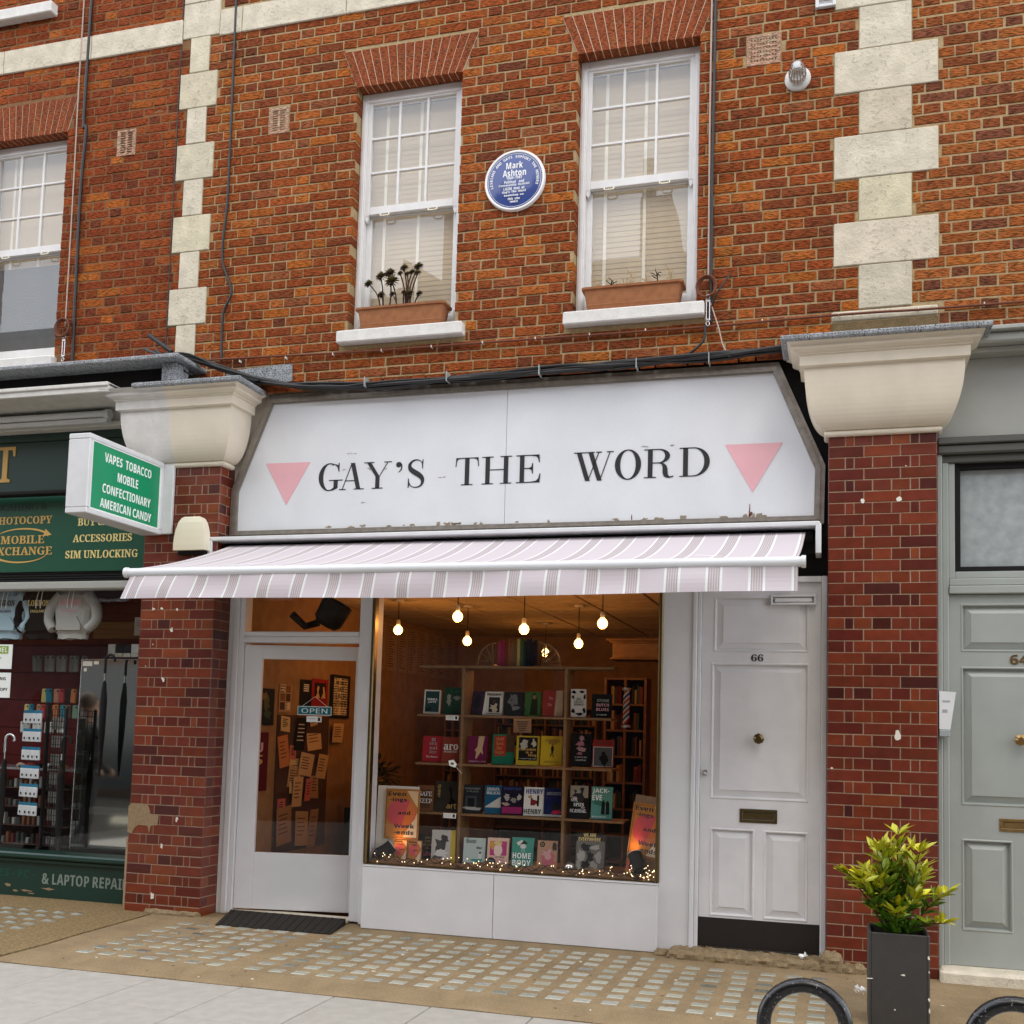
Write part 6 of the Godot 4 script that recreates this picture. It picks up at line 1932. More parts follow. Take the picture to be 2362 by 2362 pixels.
# ---------------------------------------------------------------- the passer-by, one skin from a field of tapered bones
func person(at: Vector3, turn: float) -> void:
	var p := thing("person", "person in a dark grey jumper and dark trousers reflected in the tall mirror", "person", at, v3(0, turn, 0))
	# [a, b, ra, rb, colour]
	var grey_ := lin(0.055, 0.06, 0.055)
	var dark := lin(0.018, 0.022, 0.028)
	var skin := lin(0.50, 0.29, 0.20)
	var shoe := lin(0.50, 0.46, 0.40)
	var bones := [
		[v3(0, 0.90, 0), v3(0, 1.10, 0), 0.135, 0.125, grey_], [v3(0, 1.10, 0), v3(0, 1.32, 0), 0.130, 0.135, grey_],
		[v3(-0.14, 1.37, 0), v3(0.14, 1.37, 0), 0.070, 0.070, grey_], [v3(0, 1.40, 0), v3(0, 1.50, 0.01), 0.055, 0.050, skin],
		[v3(0, 1.58, 0.01), v3(0, 1.66, 0.0), 0.075, 0.088, skin], [v3(0, 1.535, 0.055), v3(0, 1.58, 0.06), 0.035, 0.045, skin], [v3(0, 1.585, 0.105), v3(0, 1.61, 0.095), 0.011, 0.008, skin],
		[v3(-0.17, 1.36, 0), v3(-0.23, 1.10, -0.02), 0.058, 0.045, grey_], [v3(-0.23, 1.10, -0.02), v3(-0.16, 0.98, 0.16), 0.044, 0.034, grey_],
		[v3(0.17, 1.36, 0), v3(0.23, 1.10, -0.02), 0.058, 0.045, grey_], [v3(0.23, 1.10, -0.02), v3(0.16, 0.98, 0.16), 0.044, 0.034, grey_],
		[v3(-0.16, 0.98, 0.16), v3(-0.12, 0.96, 0.23), 0.030, 0.024, skin], [v3(0.16, 0.98, 0.16), v3(0.12, 0.96, 0.23), 0.030, 0.024, skin],
		[v3(-0.085, 0.88, 0), v3(-0.10, 0.48, 0.10), 0.100, 0.068, dark], [v3(-0.10, 0.48, 0.10), v3(-0.10, 0.10, 0.12), 0.066, 0.046, dark],
		[v3(0.085, 0.88, 0), v3(0.10, 0.48, -0.02), 0.100, 0.068, dark], [v3(0.10, 0.48, -0.02), v3(0.10, 0.12, -0.22), 0.066, 0.046, dark],
		[v3(-0.10, 0.05, 0.10), v3(-0.10, 0.035, 0.27), 0.048, 0.040, shoe], [v3(0.10, 0.07, -0.24), v3(0.10, 0.036, -0.08), 0.046, 0.040, shoe]]
	for s: float in [-1.0, 1.0]:
		for f in 4:
			bones.append([v3(s * (0.135 - f * 0.016), 0.965 - 0.004 * f, 0.225), v3(s * (0.115 - f * 0.016), 0.930, 0.262 - 0.004 * f), 0.0095, 0.008, skin])
		bones.append([v3(s * 0.150, 0.975, 0.19), v3(s * 0.105, 0.955, 0.225), 0.011, 0.009, skin])
	var h := 0.022
	var field := {}
	for bn: Array in bones:
		var r := maxf(bn[2], bn[3]) + h * 2.5
		var lo: Vector3 = (bn[0] as Vector3).min(bn[1]) - Vector3.ONE * r
		var hi: Vector3 = (bn[0] as Vector3).max(bn[1]) + Vector3.ONE * r
		var ab: Vector3 = bn[1] - bn[0]
		for i in range(int(floor(lo.x / h)), int(ceil(hi.x / h)) + 1):
			for j in range(int(floor(lo.y / h)), int(ceil(hi.y / h)) + 1):
				for k in range(int(floor(lo.z / h)), int(ceil(hi.z / h)) + 1):
					var q := v3(i, j, k) * h
					var t := clampf((q - bn[0]).dot(ab) / maxf(ab.length_squared(), 1e-6), 0, 1)
					var d: float = q.distance_to(bn[0] + ab * t) - lerpf(bn[2], bn[3], t)
					var key := Vector3i(i, j, k)
					if field.has(key):
						var o: Array = field[key]
						var m := clampf(0.5 + 0.5 * (o[0] - d) / 0.035, 0, 1)
						var nd := lerpf(o[0], d, m) - 0.035 * m * (1 - m)
						field[key] = [nd, bn[4] if d < o[2] else o[1], minf(d, o[2])]
					else: field[key] = [d, bn[4], d]
	var vert := {}
	var corner := [Vector3i(0, 0, 0), Vector3i(1, 0, 0), Vector3i(0, 1, 0), Vector3i(1, 1, 0), Vector3i(0, 0, 1), Vector3i(1, 0, 1), Vector3i(0, 1, 1), Vector3i(1, 1, 1)]
	var edges := [[0, 1], [2, 3], [4, 5], [6, 7], [0, 2], [1, 3], [4, 6], [5, 7], [0, 4], [1, 5], [2, 6], [3, 7]]
	for key: Vector3i in field:
		var s := []
		var ok := true
		for c: Vector3i in corner:
			if not field.has(key + c):
				ok = false
				break
			s.append(field[key + c][0])
		if not ok: continue
		var sum := Vector3.ZERO
		var n := 0
		for e: Array in edges:
			if (s[e[0]] < 0) != (s[e[1]] < 0):
				var t: float = s[e[0]] / (s[e[0]] - s[e[1]])
				sum += (Vector3(corner[e[0]]).lerp(Vector3(corner[e[1]]), t))
				n += 1
		if n > 0: vert[key] = [(Vector3(key) + sum / n) * h, v3(s[1] - s[0] + s[3] - s[2], s[2] - s[0] + s[3] - s[1], s[4] - s[0] + s[5] - s[1]).normalized(), field[key][1]]
	var b := B.new()
	for key: Vector3i in vert:
		for a in 3:
			var e := Vector3i.ZERO
			e[a] = 1
			var u := Vector3i.ZERO
			u[(a + 1) % 3] = 1
			var w := Vector3i.ZERO
			w[(a + 2) % 3] = 1
			if not (field.has(key) and field.has(key + e)): continue
			var f0: float = field[key][0]
			var f1: float = field[key + e][0]
			if (f0 < 0) == (f1 < 0): continue
			if not (vert.has(key - u) and vert.has(key - w) and vert.has(key - u - w)): continue
			var q := [vert[key], vert[key - u], vert[key - u - w], vert[key - w]]
			if f0 > 0: q.reverse()
			b.col = q[0][2]
			b.trin(q[0][0], q[1][0], q[2][0], q[0][1], q[1][1], q[2][1])
			b.trin(q[0][0], q[2][0], q[3][0], q[0][1], q[2][1], q[3][1])
	part("body", b, M.rosette, p)
	var hair := B.new()
	hair.col = lin(0.10, 0.055, 0.03)
	hair.xf = Transform3D(Basis.from_scale(v3(0.92, 1.05, 1.02)), v3(0, 1.675, -0.018))
	hair.lathe([Vector2(0.085, -0.06), Vector2(0.100, -0.02), Vector2(0.096, 0.03), Vector2(0.068, 0.075), Vector2(0.03, 0.092), Vector2(0, 0.096)], 18)
	hair.xf = Transform3D.IDENTITY
	hair.tube(curve([v3(0, 1.68, -0.09), v3(0, 1.60, -0.13), v3(0, 1.48, -0.12), v3(0, 1.40, -0.13)], 4), 0.045, 8, 0.018)
	part("hair", hair, M.rosette, p)
	for s: float in [-1.0, 1.0]:
		var ey := B.new()
		ey.col = lin(0.02, 0.015, 0.01)
		ey.box(v3(s * 0.032 - 0.010, 1.622, 0.078), v3(s * 0.032 + 0.010, 1.632, 0.090), 0.003)
		part("eye", ey, M.rosette, p)
	var mo := B.new()
	mo.col = lin(0.30, 0.10, 0.08)
	mo.box(v3(-0.022, 1.555, 0.088), v3(0.022, 1.563, 0.100), 0.003)
	part("mouth", mo, M.rosette, p)

# ---------------------------------------------------------------- houses across the street, mirrored in the panes
func across() -> void:
	var z := 15.5
	var k := 0
	for h: Array in [[-30.0, -9.95, 11.4, "long brick house across the street with a plain parapet"], [-9.93, -6.2, 11.6, "brick house across the street with a sloping parapet and slim chimney"], [-6.18, -2.4, 11.8, "brick house across the street with a broad chimney stack"], [-2.38, 14.0, 11.5, "end brick house across the street beyond the broad stack"]]:
		var o := thing("far_house", h[3], "house", v3(h[0], 0, z))
		var w: float = h[1] - h[0]
		part("wall", bx(v3(0, 0, 0), v3(w, h[2], 6.0), 0), M.far_brick, o)
		var b := B.new()
		b.box(v3(0, h[2], -0.2), v3(w, h[2] + 0.15, 6.0))
		part("roof", b, M.far_roof, o)
		if k == 1 or k == 2:
			var ch := B.new()
			if k == 1:
				ch.prism(PackedVector2Array([Vector2(0.03, 11.7), Vector2(1.0, 11.7), Vector2(0.98, 11.95), Vector2(0.03, 12.55)]), 0.0, 1.5)
				ch.box(v3(1.03, 11.7, 0.0), v3(1.49, 13.75, 1.0))
				ch.tube([v3(1.3, 13.7, 0.3), v3(1.3, 14.15, 0.3)], 0.12, 8)
			else:
				ch.prism(PackedVector2Array([Vector2(1.93, 11.9), Vector2(2.98, 11.9), Vector2(2.75, 12.5), Vector2(2.62, 13.4), Vector2(1.93, 13.4)]), 0.0, 1.2)
				ch.box(v3(1.95, 13.35, 0.1), v3(2.2, 14.3, 0.5))
			part("chimney", ch, M.far_brick, o)
		for f in 3:
			for i in 4:
				var x := w * (i + 0.5) / 4.0
				var wn := put(Node3D.new(), "window", o, v3(x, 4.4 + f * 2.4, 0))
				part("frame", bx(v3(-0.55, 0, -0.06), v3(0.55, 1.7, 0.05), 0.01), M.white_frame, wn)
				part("pane", bx(v3(-0.45, 0.1, -0.08), v3(0.45, 1.6, -0.065), 0), M.dark_pane, wn)
		part("shopfront", bx(v3(0.3, 0.1, -0.2), v3(w - 0.3, 3.3, -0.02), 0.02), M.dark_pane, o)
		k += 1
# ---------------------------------------------------------------- inside the bookshop
# shapes are printed on a cover: ["r", x0, y0, x1, y1, colour], ["e", x, y, rx, ry, colour], ["p", points, colour]; positions in fractions of the cover
func printed(o: Node, w: float, h: float, z: float, shapes: Array) -> void:
	var n := 0
	for s: Array in shapes:
		var b := B.new()
		var zz := z + 0.0004 * (n + 1)
		match s[0]:
			"r":
				b.col = s[5]
				b.prism(PackedVector2Array([Vector2(s[1] * w, s[2] * h), Vector2(s[3] * w, s[2] * h), Vector2(s[3] * w, s[4] * h), Vector2(s[1] * w, s[4] * h)]), z, zz)
			"e":
				b.col = s[5]
				b.prism(blob(s[1] * w, s[2] * h, s[3] * w, s[4] * h, 18, n, 0.05), z, zz)
			"b":
				b.col = s[5]
				b.prism(blob(s[1] * w, s[2] * h, s[3] * w, s[4] * h, 15, n + int(s[1] * 77), 0.42), z, zz)
			"p":
				b.col = s[2]
				var pp := PackedVector2Array()
				for q: Vector2 in s[1]: pp.append(q * Vector2(w, h))
				b.prism(pp, z, zz)
		part("cover_print", b, M.print, o)
		n += 1

func book(x: float, w: float, y: float, h: float, z: float, thick: float, turn: float, c: Color, label: String, shapes: Array, lines: Array) -> void:
	var o := thing("book", label, "book", v3(x, y + 0.002, z), v3(-0.16, turn, 0), "books displayed in the bookshop window")
	var b := B.new()
	b.col = c
	b.box(v3(-w * 0.5, 0, -0.003), v3(w * 0.5, h, 0), 0.001)
	b.box(v3(-w * 0.5, 0, -thick), v3(w * 0.5, h, -thick + 0.003), 0.001)
	b.box(v3(-w * 0.5, 0, -thick + 0.003), v3(-w * 0.5 + 0.003, h, -0.003), 0.0)
	part("cover", b, M.print, o)
	part("pages", bx(v3(-w * 0.5 + 0.003, 0.003, -thick + 0.003), v3(w * 0.5 - 0.004, h - 0.004, -0.003), 0), M.plain_paper, o)
	var holder := put(Node3D.new(), "artwork", o, v3(-w * 0.5, 0, 0)) if shapes.size() > 0 else null
	if holder: printed(holder, w, h, 0.0, shapes)
	for l: Array in lines:
		text(o, l[0], l[1], l[2] * w, l[3] * h, v3((l[4] - 0.5) * w, l[5] * h, 0.0035), M[l[6]], "title", v3(0, 0, l[7] if l.size() > 7 else 0.0), 0.001)

func poster_ew(at: Vector3, rot: Vector3, s: float, label: String, big := true) -> void:
	var p := thing("poster", label, "poster", at, rot)
	var w := 0.27 * s
	var h := 0.372 * s
	var b := B.new()
	b.col = lin(0.42, 0.18, 0.045)
	b.box(v3(-w * 0.5, 0, -0.004), v3(w * 0.5, h, 0), 0)
	part("sheet", b, M.print, p)
	var a := put(Node3D.new(), "artwork", p, v3(-w * 0.5, 0, 0))
	printed(a, w, h, 0.0, [["p", [Vector2(0.55, 0.04), Vector2(0.96, 0.04), Vector2(0.96, 0.55)], lin(0.66, 0.52, 0.36)], ["p", [Vector2(0.62, 0.97), Vector2(0.96, 0.97), Vector2(0.96, 0.62)], lin(0.62, 0.44, 0.26)], ["e", 0.48, 0.52, 0.42, 0.29, lin(0.50, 0.09, 0.10)], ["p", [Vector2(0.50, 0.24), Vector2(0.74, 0.30), Vector2(0.88, 0.46), Vector2(0.89, 0.58), Vector2(0.72, 0.77), Vector2(0.60, 0.52)], lin(0.55, 0.16, 0.05)]])
	if big:
		for l: Array in [["Even", 0.52, 0.085, 0.34, 0.90], ["-ings", 0.50, 0.095, 0.38, 0.775], ["and", 0.36, 0.075, 0.56, 0.525], ["Week", 0.58, 0.085, 0.58, 0.265], ["-ends", 0.56, 0.085, 0.58, 0.135]]:
			text(p, l[0], "sansb", l[1] * w, l[2] * h, v3((l[3] - 0.5) * w, l[4] * h, 0.0022), M.ink)
	else:
		for l: Array in [["Even", 0.52, 0.085, 0.34, 0.90], ["-ings", 0.50, 0.095, 0.38, 0.775], ["and", 0.36, 0.075, 0.56, 0.525]]:
			text(p, l[0], "sansb", l[1] * w, l[2] * h, v3((l[3] - 0.5) * w, l[4] * h, 0.0022), M.ink)
	var f := B.new()
	f.col = lin(0.10, 0.06, 0.03)
	for r: Array in [[0.04, 0.03, 0.96, 0.036], [0.04, 0.964, 0.96, 0.97], [0.04, 0.036, 0.048, 0.964], [0.952, 0.036, 0.96, 0.964]]:
		f.box(v3((r[0] - 0.5) * w, r[1] * h, 0.0), v3((r[2] - 0.5) * w, r[3] * h, 0.0025))
	part("border", f, M.print, p)

func bookshop() -> void:
	# the room
	var b := B.new()
	b.box(v3(-4.70, 0.0, -5.8), v3(-4.572, 2.72, -0.40))
	struct("interior_wall", b, M.plaster, "ochre plastered side wall seen through the bookshop door")
	struct("interior_wall", bx(v3(-4.572, 0.0, -5.8), v3(0.0, 2.72, -5.68), 0), M.plaster, "ochre plastered end wall deep in the bookshop")
	struct("interior_wall", bx(v3(-0.95, 0.0, -5.68), v3(-0.85, 2.72, -0.30), 0), M.plaster, "ochre plastered partition behind the white post")
	struct("interior_floor", bx(v3(-4.572, -0.10, -5.68), v3(-0.95, 0.012, -0.30), 0), M.carpet, "dark floor of the bookshop")
	var cl := B.new()
	cl.box(v3(-4.572, 2.640, -5.68), v3(-0.95, 2.70, -0.36))
	var ce := struct("ceiling", cl, M.case, "bookshop ceiling of square tiles in a thin grid")
	for i in 6:
		for k in 9:
			var x := -4.560 + i * 0.603
			var z := -5.66 + k * 0.590
			part("ceiling_tile", bx(v3(x + 0.011, 2.618, z + 0.011), v3(x + 0.592, 2.639, z + 0.579), 0.004), M.ceiling, ce)
	# bare bulbs
	var i := 0
	for q: Array in [[-3.839, 2.341, -1.9, "furthest along the side wall"], [-2.952, 2.363, -1.0, "over the row of coloured books"], [-3.342, 2.286, -2.4, "low over the tall shelves beyond it"], [-2.476, 2.290, -1.3, "in the middle of the window"], [-2.268, 2.265, -2.4, "low beside the second bookend"], [-1.798, 2.327, -1.2, "nearest the wooden cornice"], [-3.0, 2.30, -4.0, "deepest in the room"]]:
		var o := thing("pendant_bulb", "glowing bare bulb hanging " + q[3], "light bulb", v3(q[0], q[1], q[2]))
		var c := B.new()
		c.lathe([Vector2(0, -0.043), Vector2(0.020, -0.039), Vector2(0.036, -0.024), Vector2(0.043, 0.0), Vector2(0.036, 0.024), Vector2(0.020, 0.040), Vector2(0.014, 0.048)], 18)
		part("bulb", c, M.bulb, o)
		c = B.new()
		c.lathe([Vector2(0.015, 0.046), Vector2(0.018, 0.050), Vector2(0.018, 0.085), Vector2(0.012, 0.095), Vector2(0, 0.096)], 14)
		part("socket", c, M.plastic_cream, o)
		part("cord", tb([v3(0, 0.09, 0), v3(0, 2.622 - q[1], 0)], 0.004, 6), M.black, o)
		c = B.new()
		c.lathe([Vector2(0.045, 2.600 - q[1]), Vector2(0.045, 2.620 - q[1])], 16)
		c.lathe([Vector2(0, 2.600 - q[1]), Vector2(0.045, 2.600 - q[1])], 16)
		part("ceiling_rose", c, M.plastic_cream, o)
		var l := OmniLight3D.new()
		l.light_color = Color(1.0, 0.66, 0.32)
		l.light_energy = 0.13
		l.light_size = 0.04
		l.omni_range = 9.0
		l.omni_attenuation = 2.0
		l.shadow_enabled = true
		put(l, "bulb_light", o, v3(0, -0.06, 0))
		i += 1
	# the open display shelves
	var s := thing("display_shelf", "open wooden shelf unit standing behind the bookshop window", "shelf unit", v3(0, 0, -0.45))
	for r: Array in [[-3.05, -1.55, 1.915], [-3.06, -1.56, 1.545], [-3.062, -1.55, 1.180], [-3.065, -1.455, 0.812]]:
		part("shelf", bx(v3(r[0], r[2], -0.235), v3(r[1], r[2] + 0.018, 0.0), 0.002), M.shelf, s)
	for r: float in [-2.70, -1.905]:
		part("divider", bx(v3(r - 0.011, 0.464, -0.225), v3(r + 0.011, 1.915, -0.002), 0.002), M.shelf, s)
	var fl := thing("display_floor", "brown boarded bed of the shop window under the books", "display bed")
	part("board", bx(v3(-3.30, 0.40, -0.85), v3(-1.16, 0.464, -0.20), 0.004), M.case, fl)
	part("front", bx(v3(-3.30, 0.0, -0.88), v3(-1.16, 0.40, -0.85), 0.004), M.room_dark, fl)
	# books: x, width, base, height
	var K := lin(0.012, 0.012, 0.014)
	var W := lin(0.62, 0.60, 0.55)
	var z := -0.505
	book(-2.965, 0.128, 1.565, 0.185, z, 0.03, 0.15, W, "book with a dark green cover in a white border on the upper shelf", [["r", 0.08, 0.07, 0.92, 0.94, lin(0.012, 0.05, 0.045)], ["b", 0.35, 0.18, 0.2, 0.08, lin(0.005, 0.02, 0.02)]], [["SMALL", "sansb", 0.62, 0.09, 0.52, 0.60, "letter_white"], ["JOYS", "sansb", 0.5, 0.09, 0.5, 0.48, "letter_white"]])
	book(-2.806, 0.145, 1.565, 0.208, z - 0.02, 0.02, 0.1, lin(0.01, 0.06, 0.03), "tall dark green book with pale figures on the upper shelf", [["b", 0.3, 0.5, 0.12, 0.2, lin(0.30, 0.32, 0.28)], ["b", 0.75, 0.6, 0.2, 0.09, lin(0.22, 0.26, 0.24)]], [["A LIFE", "sans", 0.5, 0.05, 0.6, 0.84, "green_face"]])
	book(-2.608, 0.137, 1.565, 0.180, z, 0.05, -0.5, lin(0.05, 0.02, 0.05), "thick dark book turned to show its cream page edges", [["b", 0.45, 0.5, 0.3, 0.35, lin(0.02, 0.015, 0.03)]], [])
	book(-2.469, 0.136, 1.565, 0.179, z, 0.03, 0.12, W, "white book with a dark portrait square and black title", [["r", 0.2, 0.12, 0.82, 0.76, lin(0.02, 0.02, 0.02)], ["b", 0.5, 0.32, 0.2, 0.16, lin(0.5, 0.42, 0.3)], ["e", 0.5, 0.56, 0.09, 0.1, lin(0.06, 0.03, 0.02)]], [["PAGEBOY", "sansb", 0.8, 0.1, 0.5, 0.87, "ink"], ["ELLIOT PAGE", "sansb", 0.8, 0.05, 0.5, 0.06, "ink"]])
	book(-2.316, 0.150, 1.565, 0.178, z, 0.03, 0.1, K, "black and white photographic book with a pale face on the upper shelf", [["b", 0.45, 0.62, 0.22, 0.28, lin(0.14, 0.14, 0.13)], ["e", 0.38, 0.66, 0.05, 0.03, K], ["b", 0.6, 0.3, 0.2, 0.08, lin(0.18, 0.18, 0.17)]], [])
	book(-2.166, 0.121, 1.565, 0.183, z, 0.02, 0.15, lin(0.04, 0.12, 0.04), "green book with a long haired figure on the upper shelf", [["p", [Vector2(0.3, 0.05), Vector2(0.8, 0.05), Vector2(0.78, 0.6), Vector2(0.62, 0.95), Vector2(0.45, 0.92), Vector2(0.38, 0.5)], lin(0.012, 0.02, 0.01)], ["e", 0.56, 0.78, 0.09, 0.09, lin(0.30, 0.16, 0.10)]], [])
	book(-2.016, 0.150, 1.565, 0.195, z, 0.03, 0.1, lin(0.26, 0.035, 0.03), "red and cream book split down the middle on the upper shelf", [["p", [Vector2(0.6, 0.0), Vector2(1, 0.0), Vector2(1, 1.0), Vector2(0.66, 1.0)], lin(0.48, 0.36, 0.24)]], [["The", "serif", 0.2, 0.1, 0.4, 0.7, "pink"], ["Tin", "serif", 0.2, 0.1, 0.35, 0.45, "pink"]])
	book(-1.816, 0.115, 1.565, 0.209, z, 0.045, 0.35, W, "white book with a black patterned border on the upper shelf", [["b", 0.2, 0.88, 0.14, 0.06, K], ["b", 0.75, 0.9, 0.16, 0.05, K], ["b", 0.15, 0.7, 0.08, 0.08, K], ["b", 0.88, 0.72, 0.07, 0.1, K], ["b", 0.15, 0.2, 0.12, 0.08, K], ["b", 0.5, 0.1, 0.2, 0.05, K], ["b", 0.85, 0.22, 0.1, 0.1, K]], [["THE", "serifb", 0.3, 0.07, 0.5, 0.64, "ink"], ["LILAC", "serifb", 0.6, 0.07, 0.5, 0.54, "ink"], ["PEOPLE", "serifb", 0.6, 0.07, 0.5, 0.44, "ink"]])
	book(-1.647, 0.146, 1.565, 0.174, z, 0.03, 0.1, K, "black book with blue and red capital letters on the upper shelf", [], [["STONE", "sansb", 0.6, 0.12, 0.56, 0.72, "grey_door"], ["BUTCH", "sansb", 0.62, 0.12, 0.55, 0.53, "pink"], ["BLUES", "sansb", 0.62, 0.12, 0.55, 0.34, "pink"], ["a novel", "sans", 0.5, 0.07, 0.5, 0.12, "letter_white"]])
	# second row
	book(-2.952, 0.150, 1.200, 0.198, z, 0.03, 0.15, lin(0.33, 0.022, 0.03), "bright red book with grey stacked letters on the second row", [], [["Bi", "serifb", 0.22, 0.13, 0.55, 0.86, "frosted"], ["sex", "serifb", 0.4, 0.10, 0.55, 0.70, "frosted"], ["ual", "serifb", 0.4, 0.12, 0.56, 0.54, "frosted"], ["ity:", "serifb", 0.38, 0.14, 0.56, 0.37, "frosted"], ["The Basics", "serif", 0.6, 0.07, 0.5, 0.2, "letter_white"]])
	book(-2.802, 0.140, 1.200, 0.195, z, 0.02, 0.12, lin(0.25, 0.05, 0.03), "brick red book with cream lower case title on the second row", [], [["aro", "serifb", 0.78, 0.22, 0.5, 0.60, "letter_white"], ["mantic", "serif", 0.75, 0.09, 0.5, 0.43, "letter_white"]])
	book(-2.587, 0.150, 1.200, 0.207, z, 0.03, 0.3, lin(0.13, 0.012, 0.05), "purple book with a pale hand reaching down on the second row", [["p", [Vector2(0.55, 1.0), Vector2(0.85, 1.0), Vector2(0.74, 0.55), Vector2(0.78, 0.32), Vector2(0.66, 0.42), Vector2(0.44, 0.16), Vector2(0.40, 0.20), Vector2(0.44, 0.42), Vector2(0.36, 0.48), Vector2(0.5, 0.62)], lin(0.52, 0.34, 0.20)]], [["CINEMA LOVE", "sans", 0.85, 0.06, 0.5, 0.07, "pink"]])
	book(-2.389, 0.165, 1.200, 0.227, z, 0.025, 0.15, lin(0.012, 0.14, 0.075), "red and green colour blocked book on the second row", [["r", 0.1, 0.28, 0.62, 0.94, lin(0.36, 0.03, 0.02)], ["r", 0.62, 0.4, 1.0, 1.0, lin(0.06, 0.035, 0.015)]], [["Hold", "serif", 0.34, 0.1, 0.34, 0.84, "gold"], ["Back", "serif", 0.34, 0.1, 0.34, 0.69, "gold"], ["the", "serif", 0.25, 0.1, 0.32, 0.54, "gold"], ["Night", "serif", 0.4, 0.12, 0.34, 0.38, "gold"]])
	book(-2.197, 0.175, 1.200, 0.220, z, 0.03, 0.12, lin(0.45, 0.33, 0.03), "yellow edged black book with a pale swirl on the second row", [["r", 0.1, 0.16, 0.9, 0.95, K], ["b", 0.35, 0.68, 0.16, 0.16, lin(0.40, 0.38, 0.32)], ["b", 0.75, 0.74, 0.1, 0.14, lin(0.45, 0.43, 0.36)]], [["Connection", "sansb", 0.72, 0.085, 0.48, 0.54, "gold"], ["is a", "sansb", 0.28, 0.08, 0.55, 0.44, "gold"], ["Song", "sansb", 0.36, 0.1, 0.7, 0.33, "gold"], ["coming up through music", "sans", 0.7, 0.035, 0.5, 0.22, "letter_white"]])
	book(-2.018, 0.160, 1.205, 0.218, z, 0.03, 0.1, lin(0.50, 0.34, 0.02), "plain yellow book with a tiny standing figure on the second row", [["p", [Vector2(0.44, 0.30), Vector2(0.5, 0.46), Vector2(0.47, 0.58), Vector2(0.52, 0.67), Vector2(0.60, 0.66), Vector2(0.62, 0.52), Vector2(0.58, 0.45), Vector2(0.62, 0.28), Vector2(0.58, 0.27), Vector2(0.54, 0.42), Vector2(0.49, 0.29)], K], ["e", 0.56, 0.71, 0.035, 0.03, lin(0.2, 0.08, 0.05)]], [["LEADING", "serif", 0.66, 0.085, 0.52, 0.85, "cable_brown"], ["MAN", "serif", 0.4, 0.085, 0.55, 0.76, "cable_brown"], ["Justin Myers", "serif", 0.6, 0.07, 0.5, 0.12, "cable_brown"]])
	book(-1.793, 0.150, 1.205, 0.242, z, 0.03, 0.12, K, "black book with pink flowers down the middle on the second row", [["b", 0.5, 0.85, 0.15, 0.08, lin(0.36, 0.2, 0.22)], ["b", 0.44, 0.68, 0.18, 0.08, lin(0.40, 0.16, 0.2)], ["b", 0.5, 0.52, 0.2, 0.07, lin(0.42, 0.22, 0.24)], ["b", 0.44, 0.40, 0.14, 0.05, lin(0.36, 0.14, 0.17)]], [["a story by", "serif", 0.6, 0.05, 0.5, 0.28, "letter_white"], ["Cynthia", "serif", 0.5, 0.06, 0.5, 0.19, "letter_white"]])
	book(-1.630, 0.155, 1.205, 0.202, z, 0.03, 0.08, lin(0.26, 0.03, 0.02), "red book with a framed grey photograph of a child on the second row", [["r", 0.04, 0.02, 0.96, 0.74, lin(0.5, 0.5, 0.48)], ["r", 0.07, 0.045, 0.93, 0.715, lin(0.09, 0.09, 0.09)], ["e", 0.52, 0.48, 0.1, 0.09, K], ["b", 0.52, 0.24, 0.18, 0.19, K]], [["NEW STORIES", "sans", 0.7, 0.06, 0.5, 0.88, "ink"]])
	# third row
	book(-2.995, 0.130, 0.832, 0.191, z, 0.02, 0.1, lin(0.16, 0.07, 0.03), "brown book with two words in tall pale italics on the third row", [["r", 0.12, 0.1, 0.8, 0.85, lin(0.10, 0.05, 0.025)]], [["SAFE", "serif", 0.75, 0.17, 0.5, 0.66, "letter_white"], ["KEEP", "serif", 0.8, 0.17, 0.5, 0.38, "letter_white"]])
	book(-2.828, 0.190, 0.832, 0.229, z - 0.01, 0.02, 0.06, lin(0.035, 0.03, 0.022), "large dark book with a long necked bird on the third row", [["p", [Vector2(0.42, 0.2), Vector2(0.62, 0.28), Vector2(0.66, 0.5), Vector2(0.56, 0.78), Vector2(0.62, 0.84), Vector2(0.70, 0.76), Vector2(0.72, 0.45), Vector2(0.9, 0.32), Vector2(0.66, 0.2)], lin(0.005, 0.005, 0.005)]], [["queer", "sans", 0.52, 0.12, 0.16, 0.66, "gold", -1.5708], ["art", "sans", 0.4, 0.16, 0.72, 0.18, "gold"]])
	book(-2.619, 0.155, 0.832, 0.210, z, 0.03, 0.2, lin(0.02, 0.022, 0.024), "charcoal book with a pale stone staircase on the third row", [["r", 0.18, 0.12, 0.72, 0.6, lin(0.05, 0.055, 0.06)], ["r", 0.28, 0.12, 0.62, 0.52, K], ["b", 0.5, 0.15, 0.4, 0.06, lin(0.34, 0.33, 0.3)]], [["UNBECOMING", "serif", 0.75, 0.06, 0.5, 0.86, "frosted"], ["A PLACE", "serif", 0.6, 0.05, 0.5, 0.76, "frosted"]])
	book(-2.456, 0.130, 0.832, 0.212, z, 0.02, 0.12, lin(0.012, 0.075, 0.14), "blue book with a pale slanting corner on the third row", [["p", [Vector2(0.05, 0.24), Vector2(0.95, 0.62), Vector2(0.95, 0.22), Vector2(0.05, 0.22)], lin(0.45, 0.45, 0.40)]], [["DIVINTS-", "sans", 0.75, 0.10, 0.5, 0.86, "letter_white"], ["MALUCAS", "sans", 0.78, 0.10, 0.5, 0.73, "letter_white"]])
